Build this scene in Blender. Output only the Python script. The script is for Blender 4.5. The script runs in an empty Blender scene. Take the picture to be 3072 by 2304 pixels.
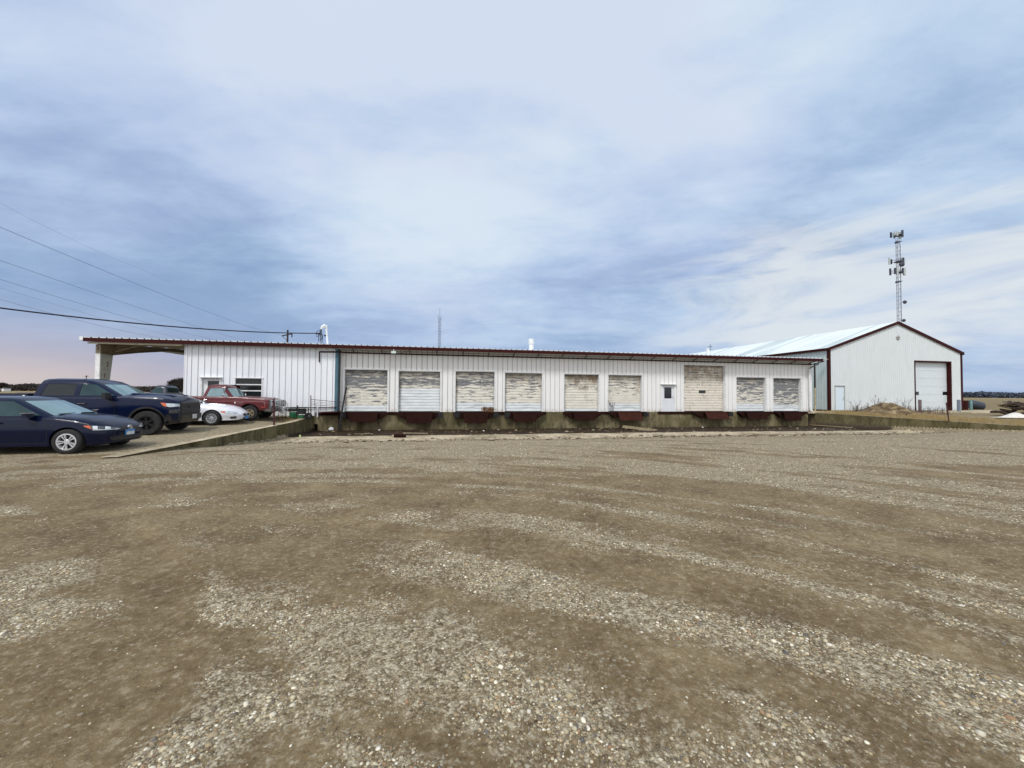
import bpy, bmesh, math, random
import numpy as np
from mathutils import Vector, Matrix
from mathutils.bvhtree import BVHTree

random.seed(7)
rng = np.random.default_rng(11)
R = math.radians
sc = bpy.context.scene

# ------------------------------------------------------------------ camera
F = 1154.0                                   # focal length in photo pixels (3072 wide)
PITCH = math.atan((1180 - 1152) / F)
ROLL = 0.0078
CAMP = Vector((0, 0, 1.6))
fwd = Vector((0, math.cos(PITCH), math.sin(PITCH)))
r0 = Vector((1, 0, 0)); u0 = r0.cross(fwd)
rt = math.cos(ROLL) * r0 + math.sin(ROLL) * u0
up = -math.sin(ROLL) * r0 + math.cos(ROLL) * u0
cam_d = bpy.data.cameras.new("camera"); cam = bpy.data.objects.new("camera", cam_d)
sc.collection.objects.link(cam)
cam.matrix_world = Matrix(((rt.x, up.x, -fwd.x, 0), (rt.y, up.y, -fwd.y, 0), (rt.z, up.z, -fwd.z, 1.6), (0, 0, 0, 1)))
cam_d.sensor_width = 36; cam_d.lens = 36 * F / 3072
cam_d.clip_start = 0.05; cam_d.clip_end = 5000
sc.camera = cam


def ray(px, py):
    return fwd + rt * ((px - 1536) / F) - up * ((py - 1152) / F)


# building frame: origin on the dock wall, x along the facade, -y in front of it
TH = math.atan(0.186)
O = Vector((0, 23.9, 0)); CE, SE = math.cos(TH), math.sin(TH)


def loc2w(a, y, z=0.0):
    return Vector((O.x + a * CE - y * SE, O.y + a * SE + y * CE, z))


def w2loc(x, y):
    dx, dy = x - O.x, y - O.y
    return dx * CE + dy * SE, -dx * SE + dy * CE


def fp(px, py, c=0.0):
    """photo pixel -> (a, z) on the facade-parallel plane y=c of the building frame"""
    d = ray(px, py)
    dn = -d.x * SE + d.y * CE
    t = (c - (-(0 - O.x) * SE + (0 - O.y) * CE)) / dn
    p = CAMP + d * t
    return w2loc(p.x, p.y)[0], p.z


def at(px, py, Y):
    """photo pixel -> world point at forward distance Y"""
    d = ray(px, py)
    return CAMP + d * (Y / d.y)


# ------------------------------------------------------------------ lights and world
SUN_EL, SUN_AZ = 54, 200       # azimuth clockwise from +Y: behind the camera, a little to the left
sl = bpy.data.lights.new("sun", 'SUN'); so = bpy.data.objects.new("sun", sl)
sc.collection.objects.link(so)
sl.energy = 2.2; sl.angle = R(12); sl.color = (1.0, 0.97, 0.93)
sd = Vector((math.sin(R(SUN_AZ)) * math.cos(R(SUN_EL)), math.cos(R(SUN_AZ)) * math.cos(R(SUN_EL)), math.sin(R(SUN_EL))))
so.rotation_euler = sd.to_track_quat('Z', 'Y').to_euler()
so.location = (0, -20, 30)
sc.view_settings.view_transform = 'Standard'; sc.view_settings.look = 'None'
sc.view_settings.exposure = 0.1; sc.view_settings.gamma = 1.0


def lin(c):
    def f(v):
        v /= 255.0
        return v / 12.92 if v <= 0.04045 else ((v + 0.055) / 1.055) ** 2.4
    return (f(c[0]), f(c[1]), f(c[2]), 1)


class NT:
    """small helper for node trees"""
    def __init__(s, tree):
        s.t = tree; s.n = tree.nodes; s.l = tree.links

    def put(s, sock, v):
        if v is None: return
        if hasattr(v, 'is_linked') or isinstance(v, bpy.types.NodeSocket): s.l.new(v, sock)
        else:
            try: sock.default_value = v
            except Exception: sock.default_value = v[:3] if hasattr(v, '__len__') else (v, v, v)

    def m(s, op, a, b=None, c=None, clamp=False):
        n = s.n.new('ShaderNodeMath'); n.operation = op; n.use_clamp = clamp
        s.put(n.inputs[0], a); s.put(n.inputs[1], b); s.put(n.inputs[2], c)
        return n.outputs[0]

    def vm(s, op, a, b=None):
        n = s.n.new('ShaderNodeVectorMath'); n.operation = op
        s.put(n.inputs[0], a); s.put(n.inputs[1], b)
        return n.outputs[1] if op in ('DOT_PRODUCT', 'LENGTH') else n.outputs[0]

    def mix(s, f, a, b, mode='MIX'):
        n = s.n.new('ShaderNodeMix'); n.data_type = 'RGBA'; n.blend_type = mode
        s.put(n.inputs[0], f); s.put(n.inputs[6], a); s.put(n.inputs[7], b)
        return n.outputs[2]

    def noise(s, vec, scale=5, detail=4, rough=0.55, dist=0.0):
        n = s.n.new('ShaderNodeTexNoise'); s.put(n.inputs['Vector'], vec)
        n.inputs['Scale'].default_value = scale; n.inputs['Detail'].default_value = detail
        n.inputs['Roughness'].default_value = rough; n.inputs['Distortion'].default_value = dist
        return n.outputs[0]

    def vor(s, vec, scale=5, feature='F1', rnd=1.0):
        n = s.n.new('ShaderNodeTexVoronoi'); n.feature = feature; s.put(n.inputs['Vector'], vec)
        n.inputs['Scale'].default_value = scale; n.inputs['Randomness'].default_value = rnd
        return n

    def ramp(s, f, stops):
        n = s.n.new('ShaderNodeValToRGB'); s.put(n.inputs[0], f)
        e = n.color_ramp.elements
        while len(e) < len(stops): e.new(0.5)
        for i, (p, c) in enumerate(stops):
            e[i].position = p
            e[i].color = c if hasattr(c, '__len__') else (c, c, c, 1)
        return n.outputs[0]

    def step(s, v, lo, hi):
        n = s.n.new('ShaderNodeMapRange'); n.interpolation_type = 'SMOOTHSTEP'
        s.put(n.inputs[0], v); n.inputs[1].default_value = lo; n.inputs[2].default_value = hi
        return n.outputs[0]

    def scale(s, vec, sx, sy, sz, loc=(0, 0, 0)):
        n = s.n.new('ShaderNodeMapping'); s.put(n.inputs[0], vec)
        n.inputs['Scale'].default_value = (sx, sy, sz); n.inputs['Location'].default_value = loc
        return n.outputs[0]

    def sep(s, vec):
        n = s.n.new('ShaderNodeSeparateXYZ'); s.put(n.inputs[0], vec); return n.outputs

    def comb(s, x, y, z):
        n = s.n.new('ShaderNodeCombineXYZ')
        s.put(n.inputs[0], x); s.put(n.inputs[1], y); s.put(n.inputs[2], z); return n.outputs[0]

    def coord(s, which='Object'):
        return s.n.new('ShaderNodeTexCoord').outputs[which]

    def bump(s, h, strength=0.3, dist=0.01):
        n = s.n.new('ShaderNodeBump'); s.put(n.inputs['Height'], h)
        n.inputs['Strength'].default_value = strength; n.inputs['Distance'].default_value = dist
        return n.outputs[0]


world = bpy.data.worlds.new("World"); sc.world = world; world.use_nodes = True
W = NT(world.node_tree); W.n.clear()
wd = W.coord('Generated')
d = W.vm('NORMALIZE', wd); dx, dy, dz = W.sep(d)
zc = W.m('MAXIMUM', dz, 0.0)
inv = W.m('DIVIDE', 1.0, W.m('ADD', zc, 0.16))
pl = W.comb(W.m('MULTIPLY', dx, inv), W.m('MULTIPLY', dy, inv), 0.0)
rot = W.n.new('ShaderNodeMapping'); W.put(rot.inputs[0], pl)
rot.inputs['Rotation'].default_value = (0, 0, R(35)); rot.inputs['Scale'].default_value = (0.62, 1.0, 1)
rot.inputs['Location'].default_value = (3.1, 1.7, 0)
n1 = W.noise(rot.outputs[0], 1.0, 6, 0.52, 0.5)
n2 = W.noise(rot.outputs[0], 2.9, 6, 0.6, 0.3)
n3 = W.noise(W.scale(pl, 0.6, 0.9, 1, (9, 4, 0)), 1.1, 4, 0.55)
n4 = W.noise(W.scale(d, 1.6, 1.6, 3.2, (5, 1, 2)), 3.2, 6, 0.6, 0.4)


def lobe(px, py, lo, hi):
    v = ray(px, py).normalized()
    return W.step(W.vm('DOT_PRODUCT', d, v), math.cos(R(hi)), math.cos(R(lo)))


cov = W.m('ADD', W.m('MULTIPLY', n1, 0.85), W.m('MULTIPLY', n2, 0.50))
cov = W.m('ADD', cov, W.m('MULTIPLY', W.m('SUBTRACT', W.noise(rot.outputs[0], 7.0, 6, 0.65, 0.3), 0.55), 0.22))
for (px, py, lo, hi, a_) in ((1500, 380, 4, 40, 0.15), (700, -200, 4, 42, 0.14), (2300, -100, 4, 44, 0.10), (150, 100, 3, 26, 0.10), (2950, 850, 3, 17, 0.10),
                             (150, 760, 4, 26, -0.24), (850, 880, 3, 20, -0.12), (1750, 900, 3, 18, -0.05), (2900, 420, 3, 20, -0.06), (1500, 620, 3, 12, 0.05)):
    cov = W.m('ADD', cov, W.m('MULTIPLY', lobe(px, py, lo, hi), a_))
cv = W.step(cov, 0.30, 1.0)
col = W.ramp(cv, [(0.0, lin((126, 154, 192))), (0.3, lin((152, 178, 211))), (0.6, lin((181, 203, 230))), (0.85, lin((200, 218, 238))), (1.0, lin((216, 229, 242)))])
lav = W.step(n3, 0.42, 0.62)
col = W.mix(W.m('MULTIPLY', lav, 0.42), col, W.mix(0.5, col, lin((186, 188, 228))))
# a duller blue-grey belt just above the horizon ahead
lowb = W.m('MULTIPLY', W.m('SUBTRACT', 1.0, W.step(dz, 0.06, 0.36)), 0.5)
col = W.mix(lowb, col, W.mix(W.step(n4, 0.35, 0.65), lin((148, 170, 206)), lin((174, 194, 224))))
# pale broken streaks low on the right
st = W.noise(W.scale(d, 1.5, 1.5, 6.0, (2.2, 0.3, 0.6)), 1.7, 6, 0.58, 0.6)
win = W.m('MULTIPLY', W.step(dz, 0.03, 0.09), W.m('SUBTRACT', 1.0, W.step(dz, 0.26, 0.42)))
win = W.m('MULTIPLY', win, W.step(dx, 0.20, 0.58))
col = W.mix(W.m('MULTIPLY', W.m('MULTIPLY', win, 0.85), W.step(st, 0.47, 0.66)), col, lin((224, 229, 232)))
# pinkish haze low on the left
pk = W.m('MULTIPLY', W.m('SUBTRACT', 1.0, W.step(dz, 0.01, 0.16)), W.step(W.m('MULTIPLY', dx, -1), 0.38, 0.8))
col = W.mix(W.m('MULTIPLY', pk, 0.85), col, lin((190, 176, 184)))
pk2 = W.m('MULTIPLY', W.m('SUBTRACT', 1.0, W.step(dz, 0.0, 0.075)), W.step(W.m('MULTIPLY', dx, -1), 0.6, 0.85))
col = W.mix(W.m('MULTIPLY', pk2, 0.8), col, lin((216, 204, 196)))
# unseen sky behind the camera brightened to add light on the facade
bk = W.step(W.m('MULTIPLY', dy, -1), -0.25, 0.5)
col = W.mix(bk, col, W.mix(0.7, col, (1.25, 1.25, 1.28, 1)))
sky = W.n.new('ShaderNodeTexSky'); sky.sky_type = 'NISHITA'; sky.sun_disc = False
sky.sun_elevation = R(SUN_EL); sky.sun_rotation = R(SUN_AZ)
b1 = W.n.new('ShaderNodeBackground'); W.put(b1.inputs[0], sky.outputs[0]); b1.inputs[1].default_value = 0.08
b2 = W.n.new('ShaderNodeBackground'); W.put(b2.inputs[0], col); b2.inputs[1].default_value = 1.0
ms = W.n.new('ShaderNodeMixShader'); ms.inputs[0].default_value = 0.92
W.l.new(b1.outputs[0], ms.inputs[1]); W.l.new(b2.outputs[0], ms.inputs[2])
wo = W.n.new('ShaderNodeOutputWorld'); W.l.new(ms.outputs[0], wo.inputs[0])


# ------------------------------------------------------------------ helpers
def tag(o, label=None, cat=None, group=None, kind=None):
    if label: o['label'] = label
    if cat: o['category'] = cat
    if group: o['group'] = group
    if kind: o['kind'] = kind
    return o


def empty(name, loc=(0, 0, 0), rz=0.0, **k):
    o = bpy.data.objects.new(name, None); sc.collection.objects.link(o)
    o.location = loc; o.rotation_euler = (0, 0, rz); o.empty_display_size = 0.3
    return tag(o, **k)


class MB:
    def __init__(s): s.v = []; s.f = []; s.mi = []; s.cur = 0

    def add(s, vs, fs):
        b = len(s.v); s.v += [tuple(v) for v in vs]
        for f in fs: s.f.append(tuple(b + i for i in f)); s.mi.append(s.cur)
        return s

    def quad(s, a, b, c, d): return s.add([a, b, c, d], [(0, 1, 2, 3)])

    def box(s, x0, x1, y0, y1, z0, z1):
        return s.add([(x0, y0, z0), (x1, y0, z0), (x1, y1, z0), (x0, y1, z0), (x0, y0, z1), (x1, y0, z1), (x1, y1, z1), (x0, y1, z1)],
                     [(0, 3, 2, 1), (4, 5, 6, 7), (0, 1, 5, 4), (1, 2, 6, 5), (2, 3, 7, 6), (3, 0, 4, 7)])

    def hexa(s, p):   # eight corners, same order as box
        return s.add(p, [(0, 3, 2, 1), (4, 5, 6, 7), (0, 1, 5, 4), (1, 2, 6, 5), (2, 3, 7, 6), (3, 0, 4, 7)])

    def beam(s, a, b, w, h=None, upv=(0, 0, 1)):
        h = h or w; a = Vector(a); b = Vector(b); t = (b - a).normalized()
        u = Vector(upv)
        if abs(t.dot(u)) > 0.98: u = Vector((0, 1, 0))
        x = t.cross(u).normalized() * w / 2; y = x.cross(t).normalized() * h / 2
        return s.hexa([a - x - y, a + x - y, b + x - y, b - x - y, a - x + y, a + x + y, b + x + y, b - x + y])

    def tube(s, pts, r, n=8, cap=True):
        pts = [Vector(p) for p in pts]; rs = r if hasattr(r, '__len__') else [r] * len(pts)
        rings = []; px = None
        for i, p in enumerate(pts):
            t = (pts[min(i + 1, len(pts) - 1)] - pts[max(i - 1, 0)]).normalized()
            if px is None:
                u = Vector((0, 0, 1)) if abs(t.z) < 0.9 else Vector((1, 0, 0))
                px = t.cross(u).normalized()
            px = (px - t * px.dot(t)).normalized(); py = t.cross(px)
            rings.append([p + (px * math.cos(2 * math.pi * k / n) + py * math.sin(2 * math.pi * k / n)) * rs[i] for k in range(n)])
        vs = [v for q in rings for v in q]; fs = []
        for i in range(len(pts) - 1):
            for k in range(n):
                a = i * n + k; b = i * n + (k + 1) % n; fs.append((a, b, b + n, a + n))
        if cap: fs += [tuple(range(n))[::-1], tuple((len(pts) - 1) * n + k for k in range(n))]
        return s.add(vs, fs)

    def lathe(s, prof, n=24, axis='z', c=(0, 0, 0)):
        """prof: list of (radius, height)"""
        vs = []
        for (r, h) in prof:
            for k in range(n):
                a = 2 * math.pi * k / n; x, y = r * math.cos(a), r * math.sin(a)
                p = (x, y, h) if axis == 'z' else ((x, h, y) if axis == 'y' else (h, x, y))
                vs.append((p[0] + c[0], p[1] + c[1], p[2] + c[2]))
        fs = []
        for i in range(len(prof) - 1):
            for k in range(n):
                a = i * n + k; b = i * n + (k + 1) % n; fs.append((a, b, b + n, a + n))
        return s.add(vs, fs)

    def build(s, name, mats, parent=None, smooth=False, loc=(0, 0, 0), rot=(0, 0, 0), angle=None, **k):
        me = bpy.data.meshes.new(name); me.from_pydata(s.v, [], s.f); me.validate()
        if not isinstance(mats, (list, tuple)): mats = [mats]
        for m in mats: me.materials.append(m)
        if len(mats) > 1 and len(me.polygons) == len(s.mi): me.polygons.foreach_set('material_index', s.mi)
        bm = bmesh.new(); bm.from_mesh(me); bmesh.ops.recalc_face_normals(bm, faces=bm.faces); bm.to_mesh(me); bm.free()
        if smooth or angle:
            me.polygons.foreach_set('use_smooth', [True] * len(me.polygons))
            me.set_sharp_from_angle(angle=R(angle or 35))
        me.update()
        o = bpy.data.objects.new(name, me); sc.collection.objects.link(o)
        o.location = loc; o.rotation_euler = rot
        if parent: o.parent = parent
        return tag(o, **k)


MATS = {}


def pmat(name, base, rough=0.6, metal=0.0, vary=0.12, scale=3.0, bump=0.0, bscale=40, coat=0.0, spec=0.5, dirt=None, dirt_amt=0.0):
    if name in MATS: return MATS[name]
    m = bpy.data.materials.new(name); m.use_nodes = True; T = NT(m.node_tree)
    b = T.n['Principled BSDF']; co = T.coord('Object')
    base = base if len(base) == 4 else (*base, 1)
    n = T.noise(co, scale, 5, 0.6)
    dark = tuple(v * (1 - vary) for v in base[:3]) + (1,)
    lite = tuple(min(1, v * (1 + vary)) for v in base[:3]) + (1,)
    c = T.ramp(n, [(0.3, dark), (0.7, lite)])
    if dirt:
        dn = T.noise(co, scale * 2.3, 6, 0.7)
        c = T.mix(T.m('MULTIPLY', T.step(dn, 0.48, 0.68), dirt_amt), c, (*dirt, 1) if len(dirt) == 3 else dirt)
    T.put(b.inputs['Base Color'], c); b.inputs['Metallic'].default_value = metal
    T.put(b.inputs['Roughness'], T.m('ADD', rough - 0.06, T.m('MULTIPLY', n, 0.12)))
    b.inputs['Coat Weight'].default_value = coat; b.inputs['Coat Roughness'].default_value = 0.06
    b.inputs['Specular IOR Level'].default_value = spec
    if bump: T.put(b.inputs['Normal'], T.bump(T.noise(co, bscale, 5, 0.6), bump, 0.01))
    MATS[name] = m
    return m


def vnoise(x, y, seed=0):
    xi = np.floor(x).astype(np.int64); yi = np.floor(y).astype(np.int64); fx = x - xi; fy = y - yi
    fx = fx * fx * (3 - 2 * fx); fy = fy * fy * (3 - 2 * fy)

    def h(i, j):
        v = (i * 374761393 + j * 668265263 + seed * 1442695041) & 0xffffffff
        v = ((v ^ (v >> 13)) * 1274126177) & 0xffffffff
        return ((v ^ (v >> 16)) & 0xffff) / 65535.0
    return (h(xi, yi) * (1 - fx) + h(xi + 1, yi) * fx) * (1 - fy) + (h(xi, yi + 1) * (1 - fx) + h(xi + 1, yi + 1) * fx) * fy


def fbm(x, y, seed=0, o=4):
    s = 0; a = 1; t = 0
    for k in range(o):
        s = s + a * vnoise(x * 2 ** k + 17.3 * k, y * 2 ** k - 9.1 * k, seed + k); t += a; a *= 0.55
    return s / t


def sstep(v, lo, hi):
    t = np.clip((v - lo) / (hi - lo), 0, 1); return t * t * (3 - 2 * t)


# ------------------------------------------------------------------ terrain
LW0, LW1 = np.array((-9.5, 9.5)), np.array((-11.15, 21.75))       # left retaining wall line
LWT, LWZ = [0, 0.27, 0.63, 0.79, 0.9, 1.0], [0.0, 0.025, 0.07, 0.10, 0.18, 0.28]     # height of the left wall's top
RW0, RW1 = np.array((21.9, 27.9)), np.array((26.8, 19.7))         # right retaining wall line


def side(P0, P1, x, y):        # signed distance, positive on the right of P0->P1
    dxx, dyy = P1 - P0; L = math.hypot(dxx, dyy)
    return ((x - P0[0]) * dyy - (y - P0[1]) * dxx) / L


def ground_z(x, y, detail=True):
    x = np.asarray(x, float); y = np.asarray(y, float)
    a = (x - O.x) * CE + (y - O.y) * SE; dd = -(-(x - O.x) * SE + (y - O.y) * CE)
    lot = -0.56 * sstep(13.5 - dd, 0, 9.6) - 0.02 * sstep(3.6 - dd, 0, 0.5)
    lot = lot * sstep(31.0 - a, 0, 9.0)
    sl0 = side(LW0, LW1, x, y)
    bankL = np.interp(dd, [0, 3, 6, 12], [0.30, 0.22, 0.07, 0.0])
    wtop = np.interp((y - LW0[1]) / (LW1[1] - LW0[1]), LWT, LWZ) - 0.02
    k_ = sstep(-sl0, 0.3, 2.2) * (dd > -1)
    bankL = np.where((y > 9.3) & (x < 0), wtop * (1 - k_) + bankL * k_, bankL)
    hi = 0.36 * np.clip(1 - (dd + 2.0) / 11.0, 0, 1) ** 0.8
    hi = np.where(dd < -2, 0.36, hi)
    sl_ = side(LW0, LW1, x, y)
    sr_ = side(RW0, RW1, x, y)      # positive: pit side? fixed below
    inL = sstep(sl_, -0.05, 0.09)                       # 1 on the lot side of the left wall
    inL = np.where(y < 9.3, np.where(x < -9.5, 0, 1) * 0 + sstep(sl_, -2.0, 0.05), inL)
    z = bankL * (1 - inL) + lot * inL
    inR = sstep(-sr_, -0.09, 0.05)                      # 1 behind the right wall
    endf = sstep(y, 17.5, 19.6)
    inR = np.where(y < 19.6, inR * 0 + sstep(-sr_, -0.1, 3.0), inR)
    z = np.where(x > 5, z * (1 - inR) + hi * inR, z)
    beh = sstep(-dd, 0.05, 0.45)
    z = z * (1 - beh) + 0.3 * beh
    if detail:
        near = np.clip(1 - np.hypot(x, y) / 40, 0, 1)
        z = z - 0.018 * track(x, y, TRK, 0.2) - 0.012 * track(x, y, TRK2, 0.16) + 0.012 * track(x - 0.42, y + 0.05, TRK, 0.14)
        z = z + near * (0.035 * (fbm(x * 0.45, y * 0.45, 3) - 0.5) + 0.022 * (fbm(x * 2.1, y * 2.1, 5) - 0.5))
    return z


def gz(x, y): return float(ground_z(np.array([x]), np.array([y]))[0])


TRK = [(-1.7, 1.2), (-1.82, 1.63), (-2.04, 2.23), (-2.58, 2.93), (-3.5, 3.9), (-5.2, 5.0), (-8.0, 6.2)]
TRK2 = [(3.6, 2.0), (2.3, 2.75), (0.9, 3.6), (-0.6, 4.3), (-2.4, 4.8), (-5.0, 5.1)]


def track(x, y, P, w):
    best = np.full(np.shape(x), 1e9)
    for (x0, y0), (x1, y1) in zip(P[:-1], P[1:]):
        ex, ey = x1 - x0, y1 - y0; t = np.clip(((x - x0) * ex + (y - y0) * ey) / (ex * ex + ey * ey), 0, 1)
        best = np.minimum(best, (x - x0 - t * ex) ** 2 + (y - y0 - t * ey) ** 2)
    return np.exp(-best / (w * w))


def gravel_mask(x, y):
    """0 = bare packed mud, 1 = loose gravel; tyre-swept arcs plus blotches"""
    r = np.hypot(x + 3.0, y + 4.0); th = np.arctan2(y + 4.0, x + 3.0)
    wob = 0.7 * fbm(x * 0.35, y * 0.35, 21, 3)
    f1 = fbm(r * 1.5 + wob * 1.6, th * r * 0.22, 31, 4)
    f2 = fbm(x * 0.8 + 3, y * 1.1, 41, 5)
    f3 = fbm(x * 0.22 + 5, y * 0.5, 51, 3)
    wl = sstep(-x, -0.2, 2.2)                      # the left side is blotchier, less banded
    f4 = fbm(x * 2.3, y * 2.6, 61, 4)
    f5 = fbm(r * 3.6 + wob * 2.0, th * r * 0.16 + 4, 71, 4)
    v = (0.44 - 0.22 * wl) * f1 + (0.20 + 0.2 * wl) * f2 + 0.14 * f3 + (0.17 + 0.09 * wl) * f4 + (0.42 - 0.16 * wl) * f5 - 0.09

    def blob(cx, cy, rx, ry, ang=0.0):
        c, s = math.cos(ang), math.sin(ang); u = (x - cx) * c + (y - cy) * s; w = -(x - cx) * s + (y - cy) * c
        return np.exp(-((u / rx) ** 2 + (w / ry) ** 2))
    v -= 0.20 * blob(-2.6, 3.4, 1.6, 0.5, 0.5) + 0.2 * blob(-2.0, 2.35, 0.9, 0.3, 0.75) + 0.10 * blob(-1.2, 4.0, 1.3, 0.35, 0)
    v -= 0.14 * blob(1.5, 2.35, 1.0, 0.22, -0.45) + 0.12 * blob(2.6, 2.9, 1.4, 0.22, -0.5)
    v += 0.10 * blob(-0.6, 2.3, 0.7, 0.5, 0.2) + 0.15 * blob(-4.2, 3.3, 1.6, 0.5, 0.0) + 0.18 * blob(-1.5, 1.75, 0.9, 0.16, 0.55) + 0.26 * blob(-3.7, 2.7, 0.9, 0.28, 0.1) + 0.2 * blob(-3.3, 2.05, 0.6, 0.16, 0.3) + 0.10 * blob(-5.5, 5.0, 2.0, 0.4, 0.0) + 0.16 * blob(1.0, 2.75, 1.3, 0.2, -0.4)
    v += 0.11 * sstep(y, 6.5, 12.5) + 0.42 * (fbm(x * 0.3, y * 1.4, 87, 4) - 0.5) * sstep(y, 5, 9) + 0.12 * sstep(-x, 8, 9.5) * sstep(y, 9, 11)
    v += 0.05 * sstep(y, 10.5, 12.5)
    v += 0.045 * wl * sstep(y, 1.0, 2.5)
    # old muddy wheel track curving through the left foreground, gravel thrown up beside it
    v -= 0.30 * track(x, y, TRK, 0.24) * (0.6 + 0.6 * f4) + 0.12 * track(x + 0.75, y - 0.25, TRK, 0.16)
    v += 0.13 * track(x - 0.42, y + 0.05, TRK, 0.16)
    v -= 0.16 * track(x, y, TRK2, 0.17) + 0.15 * track(x, y - 1.55, TRK2, 0.2)
    return sstep(v, 0.495, 0.715)


def axis(segs):
    out = [segs[0][0]]
    for (a, b, s) in segs:
        n = max(1, int(round((b - a) / s))); out += list(np.linspace(a, b, n + 1)[1:])
    return np.array(out)


xs = axis([(-2500, -300, 300), (-300, -60, 20), (-60, -16, 0.8), (-16, -12, 0.25), (-12, -9, 0.07), (-9, -5, 0.1), (-5, 5, 0.045), (5, 12, 0.1), (12, 21, 0.2),
           (21, 28, 0.08), (28, 46, 0.35), (46, 80, 2), (80, 300, 20), (300, 2500, 300)])
ys = axis([(-300, -20, 40), (-20, 0, 2), (0, 1.2, 0.2), (1.2, 5, 0.035), (5, 9, 0.06), (9, 19, 0.1), (19, 29, 0.09), (29, 36, 0.3), (36, 60, 2), (60, 400, 15), (400, 3500, 300)])
GX, GY = np.meshgrid(xs, ys)
gx, gy = GX.ravel(), GY.ravel()
gzv = ground_z(gx, gy)
nx, ny = len(xs), len(ys)
idx = np.arange(nx * ny).reshape(ny, nx)
quads = np.stack([idx[:-1, :-1], idx[:-1, 1:], idx[1:, 1:], idx[1:, :-1]], -1).reshape(-1, 4)


def grid_mesh(name, verts, quads):
    me = bpy.data.meshes.new(name)
    me.vertices.add(len(verts)); me.vertices.foreach_set('co', np.asarray(verts, np.float32).ravel())
    k = quads.shape[1]
    me.loops.add(quads.size); me.loops.foreach_set('vertex_index', quads.ravel().astype(np.int32))
    me.polygons.add(len(quads)); me.polygons.foreach_set('loop_start', np.arange(0, quads.size, k, dtype=np.int32))
    me.polygons.foreach_set('loop_total', np.full(len(quads), k, np.int32))
    me.update(calc_edges=True)
    return me


ga, gd = (gx - O.x) * CE + (gy - O.y) * SE, -(-(gx - O.x) * SE + (gy - O.y) * CE)
grav = gravel_mask(gx, gy)
wet = sstep(3.55 + 0.5 * (fbm(ga * 0.7, gd * 0.5, 8) - 0.5) + 0.6 * sstep(ga, 12, 26) - gd, -0.12, 0.12) * (gd > -0.6) * \
    sstep(side(LW0, LW1, gx, gy), -0.1, 0.1) * (1 - ((ga > 15) * sstep(-side(RW0, RW1, gx, gy), -0.1, 0.1)))
gar = np.where(ga > 15, np.clip(1 - (gd + 2) / 9.0, 0, 1) ** 0.5, 0) * sstep(-side(RW0, RW1, gx, gy), -0.4, 0.6) * (gx > 15)
field = np.clip(sstep(-gd, 8, 14) * (np.abs(gx) < 400) + sstep(gy, 44, 60) + gar * 0.8 + sstep(np.abs(gx), 60, 90) + sstep(-gx, 26, 34) * (gy > 6), 0, 1)
straw = np.clip(sstep(-gx, 10, 40) + (gx > 0) * sstep(gy, 270, 300) * (1 - sstep(gy, 400, 700)) + gar * 0.75, 0, 1)
gme = grid_mesh("ground", np.stack([gx, gy, gzv], 1), quads)
for nm, arr in (('gravel', grav), ('wet', wet), ('field', field), ('straw', straw)):
    at_ = gme.attributes.new(nm, 'FLOAT', 'POINT'); at_.data.foreach_set('value', np.asarray(arr, np.float32))
gme.polygons.foreach_set('use_smooth', np.ones(len(quads), bool))
ground = bpy.data.objects.new("ground", gme); sc.collection.objects.link(ground)
tag(ground, kind='structure')

gm = bpy.data.materials.new("gravel_lot"); gm.use_nodes = True; G = NT(gm.node_tree); gb = G.n['Principled BSDF']
gc = G.coord('Object')


def attr(T, nm):
    n = T.n.new('ShaderNodeAttribute'); n.attribute_name = nm; return n.outputs['Fac']


g_at, w_at, f_at, s_at = attr(G, 'gravel'), attr(G, 'wet'), attr(G, 'field'), attr(G, 'straw')
fine = G.noise(gc, 9, 8, 0.75); fine2 = G.noise(gc, 55, 4, 0.7); broad = G.noise(gc, 1.3, 6, 0.65)
mud = G.ramp(broad, [(0.25, lin((78, 62, 41))), (0.45, lin((106, 89, 62))), (0.75, lin((138, 121, 90)))])
mud = G.mix(G.m('MULTIPLY', G.step(fine2, 0.5, 0.75), 0.35), mud, lin((154, 137, 107)))
v1 = G.vor(gc, 62); v2 = G.vor(gc, 135); v3 = G.vor(gc, 28)
sepc = G.sep(v1.outputs['Color']); sepd = G.sep(v2.outputs['Color']); sepe = G.sep(v3.outputs['Color'])
peb = G.ramp(sepc[0], [(0.0, lin((62, 50, 34))), (0.25, lin((104, 89, 64))), (0.55, lin((146, 131, 100))), (0.8, lin((188, 176, 146))), (0.96, lin((226, 219, 196)))])
peb2 = G.ramp(sepd[1], [(0.0, lin((72, 58, 40))), (0.4, lin((122, 106, 78))), (0.75, lin((170, 156, 124))), (0.97, lin((222, 212, 186)))])
peb = G.mix(0.45, peb, peb2)
edge = G.step(v1.outputs['Distance'], 0.35, 0.75)
peb = G.mix(G.m('MULTIPLY', edge, 0.35), peb, lin((84, 72, 58)))  # shade in the gaps between pebbles painted darker
gmix = G.m('ADD', G.m('MULTIPLY', g_at, 0.75), G.m('MULTIPLY', G.m('SUBTRACT', fine, 0.5), 1.3))
gmix = G.m('ADD', gmix, G.m('MULTIPLY', G.m('SUBTRACT', sepc[1], 0.55), 0.5))
gmix = G.step(gmix, 0.1, 0.75)
colr = G.mix(G.m('MULTIPLY', gmix, 0.85), mud, peb)
mid1 = G.noise(gc, 13, 6, 0.8); mid2 = G.noise(gc, 31, 4, 0.8)
colr = G.mix(G.m('MULTIPLY', G.step(mid1, 0.50, 0.62), G.m('ADD', 0.17, G.m('MULTIPLY', gmix, 0.34))), colr, lin((204, 193, 168)))
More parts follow.
